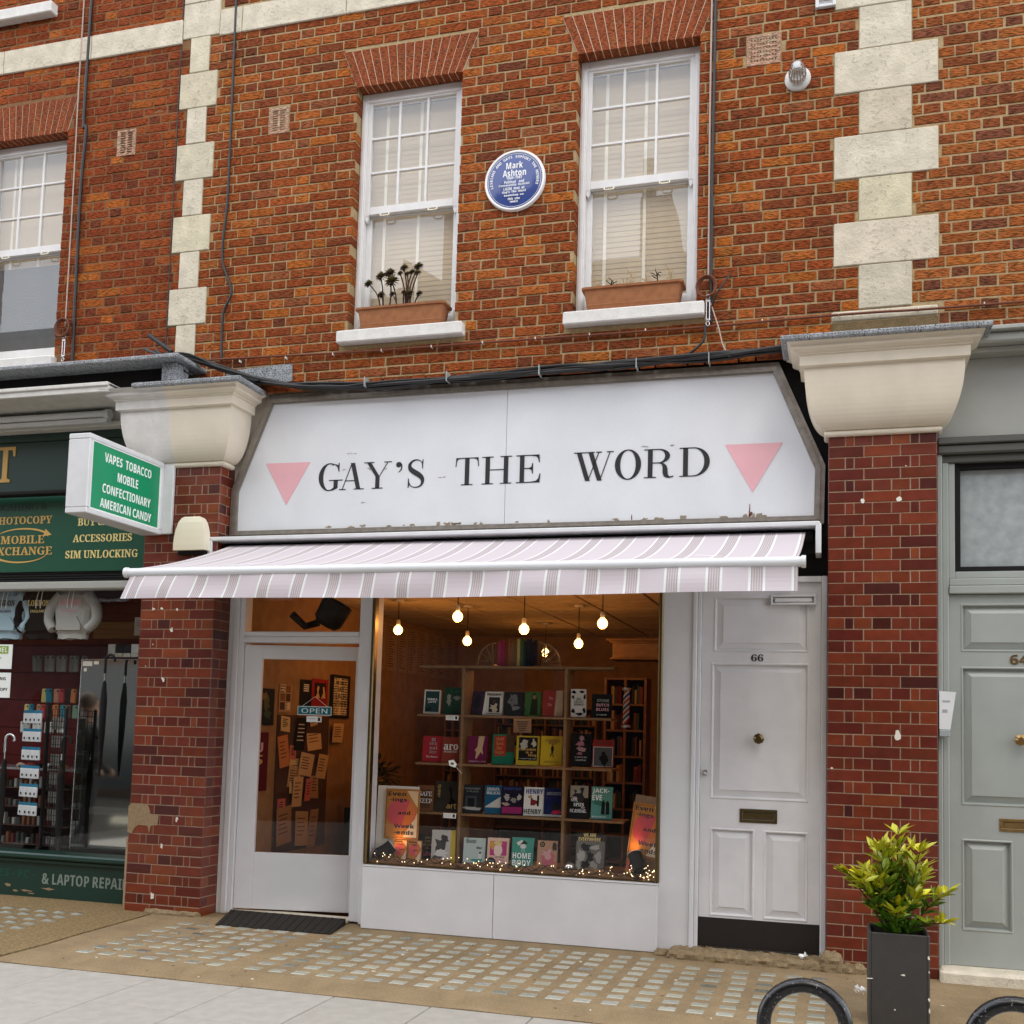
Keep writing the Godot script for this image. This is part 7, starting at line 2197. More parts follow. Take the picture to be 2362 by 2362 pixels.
	book(-2.306, 0.165, 0.832, 0.213, z, 0.03, 0.12, lin(0.015, 0.01, 0.02), "black book with a crowd and a magenta band on the third row", [["r", 0.04, 0.04, 0.96, 0.27, lin(0.25, 0.02, 0.10)], ["b", 0.25, 0.6, 0.12, 0.1, lin(0.30, 0.29, 0.26)], ["b", 0.55, 0.5, 0.12, 0.1, lin(0.22, 0.2, 0.18)], ["b", 0.8, 0.62, 0.1, 0.09, lin(0.35, 0.34, 0.3)], ["b", 0.2, 0.36, 0.15, 0.06, lin(0.35, 0.25, 0.22)]], [["DADDY BOY", "sansb", 0.8, 0.08, 0.5, 0.9, "plaque"]])
	book(-2.142, 0.150, 0.832, 0.210, z, 0.025, 0.1, W, "white book with the same name twice in tall capitals on the third row", [["b", 0.5, 0.46, 0.22, 0.09, lin(0.18, 0.02, 0.02)], ["r", 0.34, 0.36, 0.44, 0.62, lin(0.16, 0.02, 0.02)], ["r", 0.66, 0.34, 0.76, 0.72, K], ["b", 0.32, 0.66, 0.1, 0.05, lin(0.35, 0.25, 0.12)]], [["HENRY", "sansb", 0.84, 0.17, 0.52, 0.85, "plaque"], ["HENRY", "sansb", 0.84, 0.17, 0.46, 0.15, "green_dark"]])
	book(-1.995, 0.135, 0.832, 0.211, z, 0.025, 0.1, lin(0.010, 0.013, 0.06), "navy book with white edge and a crimson cushion on the third row", [["r", 0.0, 0.0, 1.0, 0.07, W], ["b", 0.68, 0.18, 0.28, 0.08, lin(0.42, 0.02, 0.06)], ["b", 0.66, 0.36, 0.24, 0.14, K]], [["AMENDMENTS", "serif", 0.78, 0.10, 0.52, 0.80, "frosted"], ["DIANE MALOY", "sans", 0.85, 0.045, 0.5, 0.035, "ink"]])
	book(-1.802, 0.150, 0.832, 0.238, z, 0.03, 0.08, K, "black and white book with a sprawled figure on the third row", [["r", 0.06, 0.62, 0.94, 0.99, lin(0.30, 0.26, 0.2)], ["b", 0.5, 0.72, 0.26, 0.2, lin(0.03, 0.03, 0.03)], ["b", 0.46, 0.80, 0.1, 0.07, lin(0.32, 0.30, 0.27)], ["b", 0.3, 0.6, 0.1, 0.05, lin(0.4, 0.38, 0.35)]], [["SEX,", "serifb", 0.34, 0.10, 0.28, 0.54, "letter_white"], ["SPIES", "serifb", 0.5, 0.10, 0.5, 0.41, "letter_white"], ["AND", "serif", 0.2, 0.05, 0.7, 0.32, "letter_white"], ["SCANDAL", "serifb", 0.8, 0.10, 0.48, 0.22, "letter_white"]])
	book(-1.633, 0.155, 0.832, 0.234, z, 0.03, 0.06, lin(0.10, 0.28, 0.24), "teal book with two figures in coats on the third row", [["b", 0.35, 0.5, 0.34, 0.09, lin(0.04, 0.16, 0.13)], ["p", [Vector2(0.48, 0.15), Vector2(0.50, 0.5), Vector2(0.58, 0.58), Vector2(0.66, 0.52), Vector2(0.66, 0.14)], K], ["p", [Vector2(0.70, 0.14), Vector2(0.70, 0.52), Vector2(0.78, 0.58), Vector2(0.86, 0.5), Vector2(0.88, 0.15)], K]], [["JACK-", "sansb", 0.80, 0.17, 0.44, 0.86, "letter_white"], ["EVE", "sansb", 0.46, 0.17, 0.28, 0.66, "letter_white"], ["WENDY MOORE", "sans", 0.66, 0.05, 0.4, 0.07, "letter_white"]])
	# bottom row, standing on the window bed
	z = -0.42
	book(-2.951, 0.112, 0.466, 0.191, z - 0.04, 0.02, 0.25, K, "black book with orange capitals and a pink shape on the window bed", [["b", 0.6, 0.25, 0.3, 0.08, lin(0.30, 0.03, 0.07)]], [["AND", "sans", 0.4, 0.09, 0.55, 0.88, "gold"], ["THE", "sans", 0.4, 0.09, 0.55, 0.74, "gold"], ["CATEGORY", "sans", 0.85, 0.09, 0.5, 0.60, "gold"], ["IS...", "sans", 0.3, 0.07, 0.6, 0.47, "gold"]])
	book(-2.806, 0.180, 0.466, 0.235, z, 0.02, 0.2, lin(0.45, 0.42, 0.38), "large grey book with a seated figure and a yellow edge on the window bed", [["r", 0.80, 0.0, 1.0, 1.0, lin(0.45, 0.33, 0.03)], ["r", 0.1, 0.0, 0.8, 0.06, lin(0.5, 0.36, 0.03)], ["b", 0.36, 0.5, 0.2, 0.26, lin(0.05, 0.045, 0.045)], ["b", 0.55, 0.72, 0.16, 0.13, lin(0.04, 0.035, 0.035)], ["b", 0.42, 0.28, 0.28, 0.15, lin(0.6, 0.58, 0.54)], ["b", 0.3, 0.12, 0.18, 0.08, lin(0.08, 0.07, 0.07)]], [])
	book(-2.564, 0.165, 0.466, 0.190, z, 0.02, 0.12, lin(0.42, 0.50, 0.46), "pale mint book with a bottle and teal leaves on the window bed", [["b", 0.72, 0.62, 0.14, 0.05, lin(0.15, 0.15, 0.13)], ["r", 0.70, 0.2, 0.84, 0.40, lin(0.6, 0.6, 0.58)], ["r", 0.73, 0.40, 0.81, 0.47, K], ["b", 0.62, 0.12, 0.26, 0.09, lin(0.05, 0.25, 0.22)]], [["Bloom", "serif", 0.46, 0.16, 0.34, 0.88, "ink"]])
	book(-2.381, 0.160, 0.466, 0.200, z, 0.03, 0.12, lin(0.66, 0.44, 0.34), "cream and magenta book with a drawn portrait on the window bed", [["r", 0.12, 0.36, 0.9, 0.88, lin(0.42, 0.04, 0.16)], ["b", 0.22, 0.72, 0.14, 0.14, lin(0.55, 0.28, 0.05)], ["e", 0.5, 0.56, 0.2, 0.24, lin(0.72, 0.55, 0.46)], ["b", 0.46, 0.80, 0.24, 0.08, lin(0.62, 0.48, 0.2)]], [["MY OWN", "sans", 0.4, 0.06, 0.6, 0.30, "cable_brown"], ["woman", "serifb", 0.7, 0.13, 0.52, 0.17, "pink"]])
	book(-2.195, 0.160, 0.466, 0.212, z, 0.03, 0.08, lin(0.05, 0.25, 0.19), "teal book with thick white lettering and a long legged bird on the window bed", [["p", [Vector2(0.2, 0.82), Vector2(0.46, 0.92), Vector2(0.54, 0.8), Vector2(0.3, 0.72)], lin(0.62, 0.62, 0.56)], ["p", [Vector2(0.36, 0.76), Vector2(0.75, 0.8), Vector2(0.56, 0.9)], K], ["e", 0.52, 0.70, 0.14, 0.08, lin(0.6, 0.6, 0.56)], ["r", 0.46, 0.50, 0.48, 0.66, lin(0.6, 0.6, 0.56)], ["r", 0.56, 0.50, 0.58, 0.66, lin(0.6, 0.6, 0.56)]], [["HOME", "sansb", 0.84, 0.19, 0.48, 0.38, "letter_white"], ["BODY", "sansb", 0.84, 0.19, 0.48, 0.14, "letter_white"]])
	book(-2.009, 0.145, 0.466, 0.200, z, 0.03, 0.08, lin(0.40, 0.22, 0.14), "sandy book with a big pink shape on the window bed", [["b", 0.5, 0.32, 0.42, 0.28, lin(0.46, 0.12, 0.15)], ["b", 0.5, 0.52, 0.22, 0.16, lin(0.55, 0.30, 0.28)], ["e", 0.24, 0.86, 0.13, 0.10, K], ["b", 0.86, 0.8, 0.1, 0.16, lin(0.04, 0.03, 0.03)]], [["D", "serif", 0.12, 0.1, 0.24, 0.86, "gold"]])
	book(-1.696, 0.215, 0.466, 0.270, z - 0.02, 0.03, 0.05, lin(0.03, 0.026, 0.022), "very large black and white crowd photograph book on the window bed", [["r", 0.02, 0.04, 0.98, 0.78, lin(0.16, 0.15, 0.13)], ["b", 0.36, 0.62, 0.14, 0.1, K], ["b", 0.68, 0.62, 0.15, 0.07, lin(0.42, 0.40, 0.36)], ["b", 0.2, 0.4, 0.12, 0.15, lin(0.40, 0.38, 0.34)], ["b", 0.5, 0.36, 0.12, 0.17, K], ["b", 0.78, 0.36, 0.13, 0.17, lin(0.38, 0.36, 0.33)], ["b", 0.35, 0.17, 0.13, 0.1, K], ["b", 0.65, 0.15, 0.12, 0.1, lin(0.36, 0.34, 0.3)], ["b", 0.12, 0.15, 0.08, 0.12, lin(0.34, 0.32, 0.28)]], [["WE ARE", "sansb", 0.42, 0.09, 0.46, 0.94, "gold_pale"], ["EVERYWHERE", "sansb", 0.74, 0.09, 0.46, 0.83, "gold_pale"]])
	# coloured spines on top, between two fretted bookends
	rng.seed = 9
	var cols := [lin(0.30, 0.03, 0.10), lin(0.26, 0.02, 0.05), lin(0.20, 0.02, 0.02), lin(0.22, 0.08, 0.03), lin(0.20, 0.09, 0.03), lin(0.16, 0.08, 0.03), lin(0.42, 0.32, 0.10), lin(0.05, 0.08, 0.03), lin(0.012, 0.03, 0.02), lin(0.012, 0.02, 0.03), lin(0.01, 0.012, 0.02), lin(0.012, 0.01, 0.02), lin(0.02, 0.012, 0.02)]
	var x := -2.455
	for k in 13:
		var t := rng.randf_range(0.019, 0.028)
		var m := B.new()
		m.col = cols[k]
		m.box(v3(0, 0, -0.13), v3(t - 0.0015, rng.randf_range(0.185, 0.215), 0), 0.003)
		one("spine_book", m, M.print, "%s book from the magenta end of the coloured row on top" % ["first", "second", "third", "fourth", "fifth", "sixth", "seventh", "eighth", "ninth", "tenth", "eleventh", "twelfth", "last"][k], "book", v3(x, 1.934, -0.52), Vector3.ZERO, "coloured row of books on top of the shelves")
		x += t
	for e: Array in [[-2.475, -1.0, "fan shaped fretted wooden bookend at the magenta end of the row"], [-2.12, 1.0, "fan shaped fretted wooden bookend at the dark end of the row"]]:
		var o := thing("bookend", e[2], "bookend", v3(e[0], 1.934, -0.54))
		var sgn: float = e[1]
		part("foot", bx(v3(minf(0, sgn * 0.15), 0, -0.04), v3(maxf(0, sgn * 0.15), 0.012, 0.04), 0.002), M.shelf, o)
		var m := B.new()
		var oo := []
		var ii := []
		for k in 13:
			var a := PI * 0.5 * k / 12.0
			oo.append(Vector2(sgn * 0.15 * cos(a), 0.012 + 0.17 * sin(a)))
			ii.append(Vector2(sgn * 0.138 * cos(a), 0.012 + 0.158 * sin(a)))
		m.band(oo, ii, -0.006, 0.006)
		for k in 4:
			var a := PI * 0.5 * (k + 0.5) / 4.0
			m.tube([v3(sgn * 0.02, 0.02, 0), v3(sgn * 0.14 * cos(a), 0.012 + 0.16 * sin(a), 0)], 0.006, 5)
			m.tube(curve([v3(sgn * 0.06 * cos(a - 0.2), 0.012 + 0.07 * sin(a - 0.2), 0), v3(sgn * 0.10 * cos(a), 0.012 + 0.11 * sin(a), 0), v3(sgn * 0.06 * cos(a + 0.2), 0.012 + 0.07 * sin(a + 0.2), 0)], 4), 0.005, 5)
		part("fretwork", m, M.shelf, o)
	# posters, labels, spotlights and fairy lights in the window bed
	var pb := thing("poster_board", "tall pale board behind the orange poster in the window corner", "board", v3(-3.16, 0.466, -0.36), v3(-0.05, 0.05, 0))
	part("board", bx(v3(-0.165, 0, -0.012), v3(0.16, 0.55, 0), 0.002), M.plain_paper, pb)
	poster_ew(v3(-3.115, 0.625, -0.345), v3(-0.05, 0.05, 0), 1.0, "orange poster with a red disc beside the glass door post")
	poster_ew(v3(-3.11, 0.475, -0.325), v3(-0.1, 0.05, 0), 0.40, "small orange poster copy below the large one", false)
	poster_ew(v3(-2.995, 0.475, -0.325), v3(-0.1, 0.05, 0), 0.40, "second small orange poster copy, overlapped by a black book", false)
	var pr := thing("poster_board", "leaning wooden board behind the orange poster by the white post", "board", v3(-1.30, 0.466, -0.30), v3(-0.10, -0.35, -0.08))
	part("board", bx(v3(-0.13, 0, -0.012), v3(0.15, 0.56, 0), 0.002), M.shelf, pr)
	poster_ew(v3(-1.285, 0.60, -0.300), v3(-0.10, -0.35, -0.08), 1.0, "orange poster with a red disc leaning by the white post")
	poster_ew(v3(-1.37, 0.472, -0.28), v3(-0.12, -0.35, -0.08), 0.38, "small orange poster copy at the foot of the leaning board", false)
	for q: Array in [[v3(-3.20, 0.545, -0.26), 0.75, "black spotlight in the window corner by the door post"], [v3(-1.32, 0.575, -0.24), -0.35, "black spotlight in the window corner by the white post"]]:
		var o := thing("spotlight", q[2], "spotlight", q[0], v3(-0.55, 0, -q[1]))
		var m := B.new()
		m.lathe([Vector2(0, -0.075), Vector2(0.040, -0.07), Vector2(0.046, -0.04), Vector2(0.048, 0.06), Vector2(0.050, 0.062), Vector2(0.044, 0.062), Vector2(0.040, 0.05), Vector2(0, 0.045)], 18)
		part("can", m, M.black, o)
		part("bracket", tb([v3(-0.05, 0.0, 0), v3(-0.062, -0.05, 0), v3(-0.02, -0.11, 0)], 0.006, 5), M.black, o)
		m = B.new()
		m.lathe([Vector2(0.050, 0.0625), Vector2(0.050, 0.066), Vector2(0.043, 0.066), Vector2(0.043, 0.0625)], 18)
		part("rim", m, M.plastic_white, o)
		m = B.new()
		m.lathe([Vector2(0, 0.050), Vector2(0.038, 0.050)], 16)
		part("lamp", m, M.bulb, o)
		var sl := SpotLight3D.new()
		sl.light_color = Color(1.0, 0.68, 0.34)
		sl.light_energy = 0.03
		sl.light_size = 0.03
		sl.spot_angle = 55.0
		sl.spot_range = 6.0
		sl.spot_attenuation = 2.0
		sl.shadow_enabled = true
		put(sl, "lamp_light", o, v3(0, 0.068, 0), v3(PI * 0.5, 0, 0))
	for q: Array in [[-2.402, 0.500, "dark glass", M.dark_pane], [-1.816, 0.500, "silver", M.silver]]:
		var m := B.new()
		var prof := []
		for k in 15: prof.append(Vector2(maxf(0.0, 0.036 * cos(-PI * 0.5 + PI * k / 14.0)), 0.036 * sin(-PI * 0.5 + PI * k / 14.0)))
		m.lathe(prof, 22)
		one("bauble", m, q[3], "small %s ball lying on the window bed before the books" % q[2], "ball", v3(q[0], q[1], -0.33))
	var tg := thing("price_tag", "white and red pointed tag stuck on the window glass", "tag", v3(-2.66, 1.205, -0.155))
	var tm := B.new()
	tm.prism(PackedVector2Array([Vector2(-0.03, 0.02), Vector2(0.01, 0.028), Vector2(0.035, -0.005), Vector2(0.02, -0.028), Vector2(-0.022, -0.015)]), -0.001, 0.001)
	part("tag", tm, M.letter_white, tg)
	part("mark", bx(v3(-0.012, -0.008, 0.001), v3(0.012, 0.008, 0.0016), 0), M.cable_brown, tg)
	part("string", tb([v3(0.025, -0.02, 0), v3(0.075, -0.068, 0)], 0.002, 4), M.letter_white, tg)
	for q: Array in [[v3(-2.77, 1.538, -0.43), "white shelf label under the dark green books"], [v3(-2.765, 0.810, -0.43), "white shelf label under the bird book"]]:
		var o := thing("shelf_label", q[1], "label", q[0])
		part("card", bx(v3(-0.05, -0.018, 0), v3(0.05, 0.018, 0.001), 0), M.letter_white, o)
		for k in 3: part("print_line", bx(v3(-0.044, 0.008 - k * 0.009, 0.001), v3(0.012, 0.011 - k * 0.009, 0.0014), 0), M.frosted, o)
		part("print_mark", bx(v3(0.024, -0.012, 0.001), v3(0.042, 0.012, 0.0014), 0), M.ink, o)
	var cp := B.new()
	for k in 26:
		var x0 := -3.28 + k * 0.081
		var y0 := 0.500 + 0.014 * sin(k * 1.3)
		var y1 := 0.500 + 0.014 * sin((k + 1) * 1.3)
		cp.quad(v3(x0, 0.458, -0.20), v3(x0 + 0.081, 0.458, -0.20), v3(x0 + 0.081, y1, -0.235 + 0.012 * cos(k * 2.0)), v3(x0, y0, -0.235 + 0.012 * cos((k - 1) * 2.0)))
		cp.quad(v3(x0, y0, -0.235 + 0.012 * cos((k - 1) * 2.0)), v3(x0 + 0.081, y1, -0.235 + 0.012 * cos(k * 2.0)), v3(x0 + 0.081, 0.462, -0.30), v3(x0, 0.462, -0.30))
	one("paper_runner", cp, M.craft, "crumpled brown paper strip along the foot of the window", "paper")
	var fw := thing("fairy_lights", "string of tiny warm fairy lights along the foot of the window", "fairy lights")
	for r in 2:
		var pts := []
		for k in 54:
			pts.append(v3(-3.27 + k * 0.039, 0.492 + 0.020 * sin(k * 1.7 + r * 2.0) + 0.008 * sin(k * 0.6), -0.195 - 0.012 * r + 0.010 * sin(k * 2.3)))
		part("wire", tb(curve(pts, 3), 0.0028, 4), M.black, fw)
	for k in 100:
		var xx := -3.27 + rng.randf() * 2.08
		if k > 72: xx = rng.randf_range(-1.36, -1.19)
		var m := B.new()
		m.lathe([Vector2(0, -0.004), Vector2(0.003, -0.002), Vector2(0.0033, 0.0), Vector2(0.0022, 0.003), Vector2(0, 0.004)], 6)
		part("fairy_bulb", m, M.fairy, fw, v3(xx, (rng.randf_range(0.465, 0.535) if k <= 72 else rng.randf_range(0.47, 0.56)), -0.188 - rng.randf() * 0.02))
	# bookcases in the depth of the room
	rng.seed = 19
	var cs := [lin(0.16, 0.05, 0.03), lin(0.30, 0.20, 0.10), lin(0.03, 0.03, 0.035), lin(0.05, 0.06, 0.09), lin(0.24, 0.10, 0.04), lin(0.36, 0.28, 0.18), lin(0.10, 0.02, 0.02), lin(0.04, 0.07, 0.05)]
	for q: Array in [[-1.98, -1.60, -2.2, 1.95, "tall narrow wooden bookcase with little bays inside the shop"], [-3.95, -2.7, -5.3, 1.75, "long low bookcase along the end wall of the shop"], [-1.50, -0.98, -3.2, 2.1, "dark bookcase beyond the wooden cornice"], [-4.2, -4.0, -4.2, 1.9, "narrow bookcase against the side wall"]]:
		var o := thing("bookcase", q[4], "bookcase", v3(q[0], 0, q[2]))
		var w: float = q[1] - q[0]
		for e: float in [0.0, w * 0.5 - 0.012, w - 0.024]: part("upright", bx(v3(e, 0.012, -0.22), v3(e + 0.024, q[3], 0.0), 0.002), M.case, o)
		for r in 9:
			var y: float = 0.10 + r * (q[3] - 0.12) / 8.0
			part("shelf", bx(v3(0.024, y, -0.22), v3(w - 0.024, y + 0.018, -0.004), 0.002), M.case, o)
			if r == 8 or r < 3: continue
			var xx := 0.03
			while xx < w - 0.06:
				var t := rng.randf_range(0.016, 0.034)
				if absf(xx - w * 0.5) > 0.04 and rng.randf() < 0.86:
					var m := B.new()
					m.col = cs[rng.randi() % 8]
					m.box(v3(0, 0, -0.14), v3(t - 0.002, rng.randf_range(0.12, 0.17), 0), 0.002)
					one("shelved_book", m, M.print, "spine of one of the dim books in the %s" % ["", ""][0] + q[4].split(" ")[0] + " bookcase deep in the shop", "book", v3(q[0] + xx, y + 0.019, q[2] - 0.03), Vector3.ZERO, "books shelved in the " + q[4].split(" ")[0] + " bookcase")
				xx += t
		part("back", bx(v3(0.0, 0.012, -0.235), v3(w, q[3], -0.222), 0), M.room_dark, o)
	var cn := thing("wooden_cornice", "brightly lit moulded wooden cornice over the inner bookcase", "cornice", v3(-1.99, 2.13, -2.5))
	var cb := B.new()
	cb.box(v3(0, 0, -0.3), v3(1.0, 0.018, 0.02), 0.006)
	cb.box(v3(0.02, 0.018, -0.3), v3(1.0, 0.15, 0.0), 0.003)
	cb.box(v3(0.0, 0.15, -0.3), v3(1.0, 0.168, 0.03), 0.006)
	cb.box(v3(-0.03, 0.168, -0.3), v3(1.0, 0.192, 0.06), 0.008)
	part("moulding", cb, M.shelf, cn)
	var bp := thing("barber_pole", "red white and blue striped pole hanging behind the glass", "pole", v3(-1.50, 1.53, -0.70))
	for k in 12:
		var m := B.new()
		m.col = [lin(0.45, 0.04, 0.03), lin(0.55, 0.55, 0.52), lin(0.03, 0.05, 0.16), lin(0.55, 0.55, 0.52)][k % 4]
		var y0 := k * 0.019
		for a in 12:
			var t0 := TAU * a / 12.0
			var t1 := TAU * (a + 1) / 12.0
			var o0 := 0.025 * cos(t0)
			var o1 := 0.025 * cos(t1)
			m.quad(v3(0.024 * cos(t0), y0 + o0, 0.024 * sin(t0)), v3(0.024 * cos(t0), y0 + 0.019 + o0, 0.024 * sin(t0)), v3(0.024 * cos(t1), y0 + 0.019 + o1, 0.024 * sin(t1)), v3(0.024 * cos(t1), y0 + o1, 0.024 * sin(t1)))
		part("stripe", m, M.print, bp)
	for y: float in [-0.03, 0.245]: part("cap", tb([v3(0, y, 0), v3(0, y + 0.02, 0)], 0.034, 14), M.silver, bp)
	var nb := thing("notice", "small framed list hung in the middle of the shop", "notice", v3(-2.44, 1.44, -1.2))
	part("sheet", bx(v3(-0.075, 0, -0.006), v3(0.075, 0.11, 0), 0.002), M.plain_paper, nb)
	for k in 5: part("print_line", bx(v3(-0.05 + 0.006 * k, 0.085 - k * 0.017, 0), v3(0.05 - 0.006 * k, 0.091 - k * 0.017, 0.001), 0), M.ink, nb)
	# the spotlight behind the fanlight
	var sp := thing("spotlight", "big black spotlight silhouetted behind the glass over the door", "spotlight", v3(-3.80, 2.33, -0.45), v3(0.25, 0.5, -0.45))
	var sm := B.new()
	sm.lathe([Vector2(0, -0.085), Vector2(0.06, -0.08), Vector2(0.085, -0.05), Vector2(0.092, 0.07), Vector2(0.080, 0.075), Vector2(0.07, 0.02), Vector2(0, 0.0)], 24)
	part("shade", sm, M.black, sp)
	sp.scale = Vector3.ONE * 1.35
	part("arm", tb([v3(-0.04, -0.08, 0), v3(-0.10, -0.14, 0), v3(-0.20, -0.11, 0.02)], 0.022, 8), M.black, sp)
	side_wall()

# papers and pictures on the side wall, seen through the door; y, from z to z
func side_wall() -> void:
	rng.seed = 21
	var X := -4.568
	var sheet := func(called: String, label: String, cat: String, y0: float, y1: float, z0: float, z1: float, c: Color, off: float, tilt: float) -> Node3D:
		var o := thing(called, label, cat, v3(X + off, y0, z0), v3(tilt, PI * 0.5, 0))
		var b := B.new()
		b.col = c
		b.box(v3(0, 0, -0.003), v3(z0 - z1, y1 - y0, 0), 0)
		part("sheet", b, M.print, o)
		return o
	var o: Node3D = sheet.call("framed_poster", "black framed poster of four stacked words on the shop wall", "poster", 1.53, 1.94, -2.05, -2.47, lin(0.012, 0.012, 0.012), 0.012, 0.0)
	part("mount", bx(v3(0.06, 0.03, 0), v3(0.36, 0.38, 0.002), 0), M.paper, o)
	for l: Array in [["WE ONLY", 0.22, 0.04, 0.335], ["HAVE", 0.15, 0.045, 0.275], ["EACH", 0.22, 0.05, 0.21], ["OTHER", 0.25, 0.055, 0.14]]:
		text(o, l[0], "sansb", l[1], l[2], v3(0.21, l[3], 0.003), M.ink)
	o = sheet.call("poster", "crimson poster with two pale figures on the shop wall", "poster", 1.63, 1.88, -1.67, -2.0, lin(0.26, 0.02, 0.025), 0.006, 0.0)
	var aw := put(Node3D.new(), "artwork", o)
	printed(aw, 0.33, 0.25, 0.0, [["r", 0.16, 0.3, 0.86, 0.86, lin(0.02, 0.012, 0.012)], ["p", [Vector2(0.22, 0.3), Vector2(0.50, 0.3), Vector2(0.40, 0.52), Vector2(0.46, 0.70), Vector2(0.36, 0.76), Vector2(0.3, 0.62), Vector2(0.34, 0.5)], lin(0.55, 0.38, 0.18)], ["p", [Vector2(0.58, 0.3), Vector2(0.84, 0.3), Vector2(0.80, 0.52), Vector2(0.74, 0.74), Vector2(0.66, 0.70), Vector2(0.70, 0.5)], lin(0.55, 0.38, 0.18)]])
	o = sheet.call("poster", "black poster with a few small white lines on the shop wall", "poster", 1.62, 1.86, -1.45, -1.665, lin(0.014, 0.012, 0.012), 0.006, 0.0)
	for k in 4: part("print_line", bx(v3(0.06, 0.19 - k * 0.018, 0), v3(0.16, 0.20 - k * 0.018, 0.001), 0), M.plain_paper, o)
	o = sheet.call("picture", "framed dark picture of leaves nearest the glass door hinge", "picture", 1.446, 1.75, -0.70, -0.975, lin(0.02, 0.025, 0.02), 0.012, 0.0)
	aw = put(Node3D.new(), "artwork", o)
	printed(aw, 0.275, 0.30, 0.0, [["b", 0.5, 0.6, 0.2, 0.25, lin(0.10, 0.10, 0.04)], ["b", 0.6, 0.3, 0.2, 0.15, lin(0.05, 0.08, 0.05)], ["b", 0.4, 0.8, 0.14, 0.1, lin(0.2, 0.14, 0.06)]])
	o = sheet.call("poster", "dark red poster with big letters low by the door hinge", "poster", 0.90, 1.385, -0.62, -0.92, lin(0.10, 0.012, 0.02), 0.004, 0.0)
	text(o, "U", "sansb", 0.12, 0.08, v3(0.15, 0.36, 0.001), M.pink)
	text(o, "S", "sansb", 0.12, 0.08, v3(0.15, 0.26, 0.001), M.gold)
	o = sheet.call("collage", "strip of small pictures high on the shop wall by the pin board", "collage", 1.56, 1.80, -1.07, -1.29, lin(0.40, 0.26, 0.14), 0.004, 0.0)
	for k in 6: part("snapshot", bx(v3(0.02 + (k % 2) * 0.1, 0.02 + (k / 2) * 0.075, 0), v3(0.10 + (k % 2) * 0.1, 0.085 + (k / 2) * 0.075, 0.001), 0), [M.room_dark, M.paper, M.craft][k % 3], o)
	one("pin_board", bx(v3(-4.572, 0.36, -2.05), v3(-4.562, 1.538, -1.06), 0.002), M.room_dark, "dark pin board crowded with papers inside the glass door", "pin board")
	# loose papers
	var words := ["cream", "orange", "buff", "pale yellow", "tan", "pink"]
	var pc := [lin(0.58, 0.40, 0.22), lin(0.50, 0.20, 0.08), lin(0.44, 0.30, 0.16), lin(0.60, 0.46, 0.22), lin(0.36, 0.22, 0.12), lin(0.52, 0.16, 0.14)]
	var wh := ["", "beside the black flyer on", "at the top near corner of", "in the middle of", "near the middle of", "low on the near half of", "hanging longest on", "narrowly at the far half of", "on the far edge of", "low on the far edge of", "at the bottom near corner of", "at the bottom middle of", "at the bottom far corner of", "at the very top of", "at the top far corner of", "just beyond", "small and high on", "small and low on"]
	var n := 0
	for q: Array in [[1.23, 1.52, -1.36, -1.55, 9], [1.22, 1.47, -1.62, -1.90, 0], [1.08, 1.35, -1.10, -1.28, 1], [1.02, 1.22, -1.42, -1.68, 0], [0.92, 1.10, -1.26, -1.42, 2], [0.86, 1.16, -1.30, -1.50, 3], [0.74, 1.0, -1.34, -1.52, 0], [0.78, 0.98, -1.56, -1.68, 5], [0.98, 1.20, -1.80, -2.0, 0], [0.80, 1.02, -1.70, -1.86, 4], [0.42, 0.74, -1.10, -1.36, 4], [0.40, 0.70, -1.42, -1.66, 2], [0.36, 0.70, -1.68, -1.84, 4], [1.40, 1.53, -1.10, -1.26, 3], [1.44, 1.535, -1.64, -1.78, 2], [1.30, 1.48, -2.08, -2.3, 0], [1.16, 1.28, -1.28, -1.40, 5], [0.66, 0.82, -1.10, -1.24, 5]]:
		var k := n % 6 if q[4] == 9 else int(q[4])
		var c: Color = lin(0.014, 0.013, 0.013) if q[4] == 9 else pc[k]
		o = sheet.call("pinned_paper", ("black flyer with a cream edge pinned high on the board" if q[4] == 9 else "%s sheet of paper pinned %s the crowded board" % [words[k], wh[n]]), "paper", q[0], q[1], q[2], q[3], c, 0.012 + 0.006 * (n % 4), rng.randf_range(-0.08, 0.10))
		o.rotation.z = 0.0
		o.rotate_object_local(Vector3.BACK, rng.randf_range(-0.16, 0.16))
		for l in 5: part("print_line", bx(v3(0.03, (q[1] - q[0]) * (0.78 - l * 0.12), 0), v3((q[2] - q[3]) * rng.randf_range(0.55, 0.85), (q[1] - q[0]) * (0.78 - l * 0.12) + 0.008, 0.001), 0), M.room_dark if q[4] != 9 else M.plain_paper, o)
		n += 1
	# long printed lists high on the wall further in
	for k in 9:
		var z0 := -2.75 - k * 0.31
		o = sheet.call("wall_list", "tall printed list of names high on the wall, %s from the door" % ["nearest", "second", "third", "fourth", "fifth", "sixth", "seventh", "eighth", "ninth"][k], "list", 2.06, 2.56, z0, z0 - 0.28, lin(0.34, 0.22, 0.12), 0.004, 0.0)
		for l in 17:
			part("print_line", bx(v3(0.03, 0.46 - l * 0.026, 0), v3(0.03 + rng.randf_range(0.06, 0.20), 0.468 - l * 0.026, 0.001), 0), M.room_dark, o)
	# hanging sign by the glass
	var os := thing("open_sign", "small teal sign reading open, hung inside the glass door", "sign", v3(-3.878, 1.565, -0.37), v3(0, deg_to_rad(10.0), 0))
	part("plate", bx(v3(-0.135, -0.034, -0.004), v3(0.135, 0.034, 0), 0.001), M.letter_white, os)
	var tl := B.new()
	tl.col = lin(0.012, 0.16, 0.20)
	tl.box(v3(-0.130, -0.029, 0), v3(0.130, 0.029, 0.001))
	part("ground", tl, M.print, os)
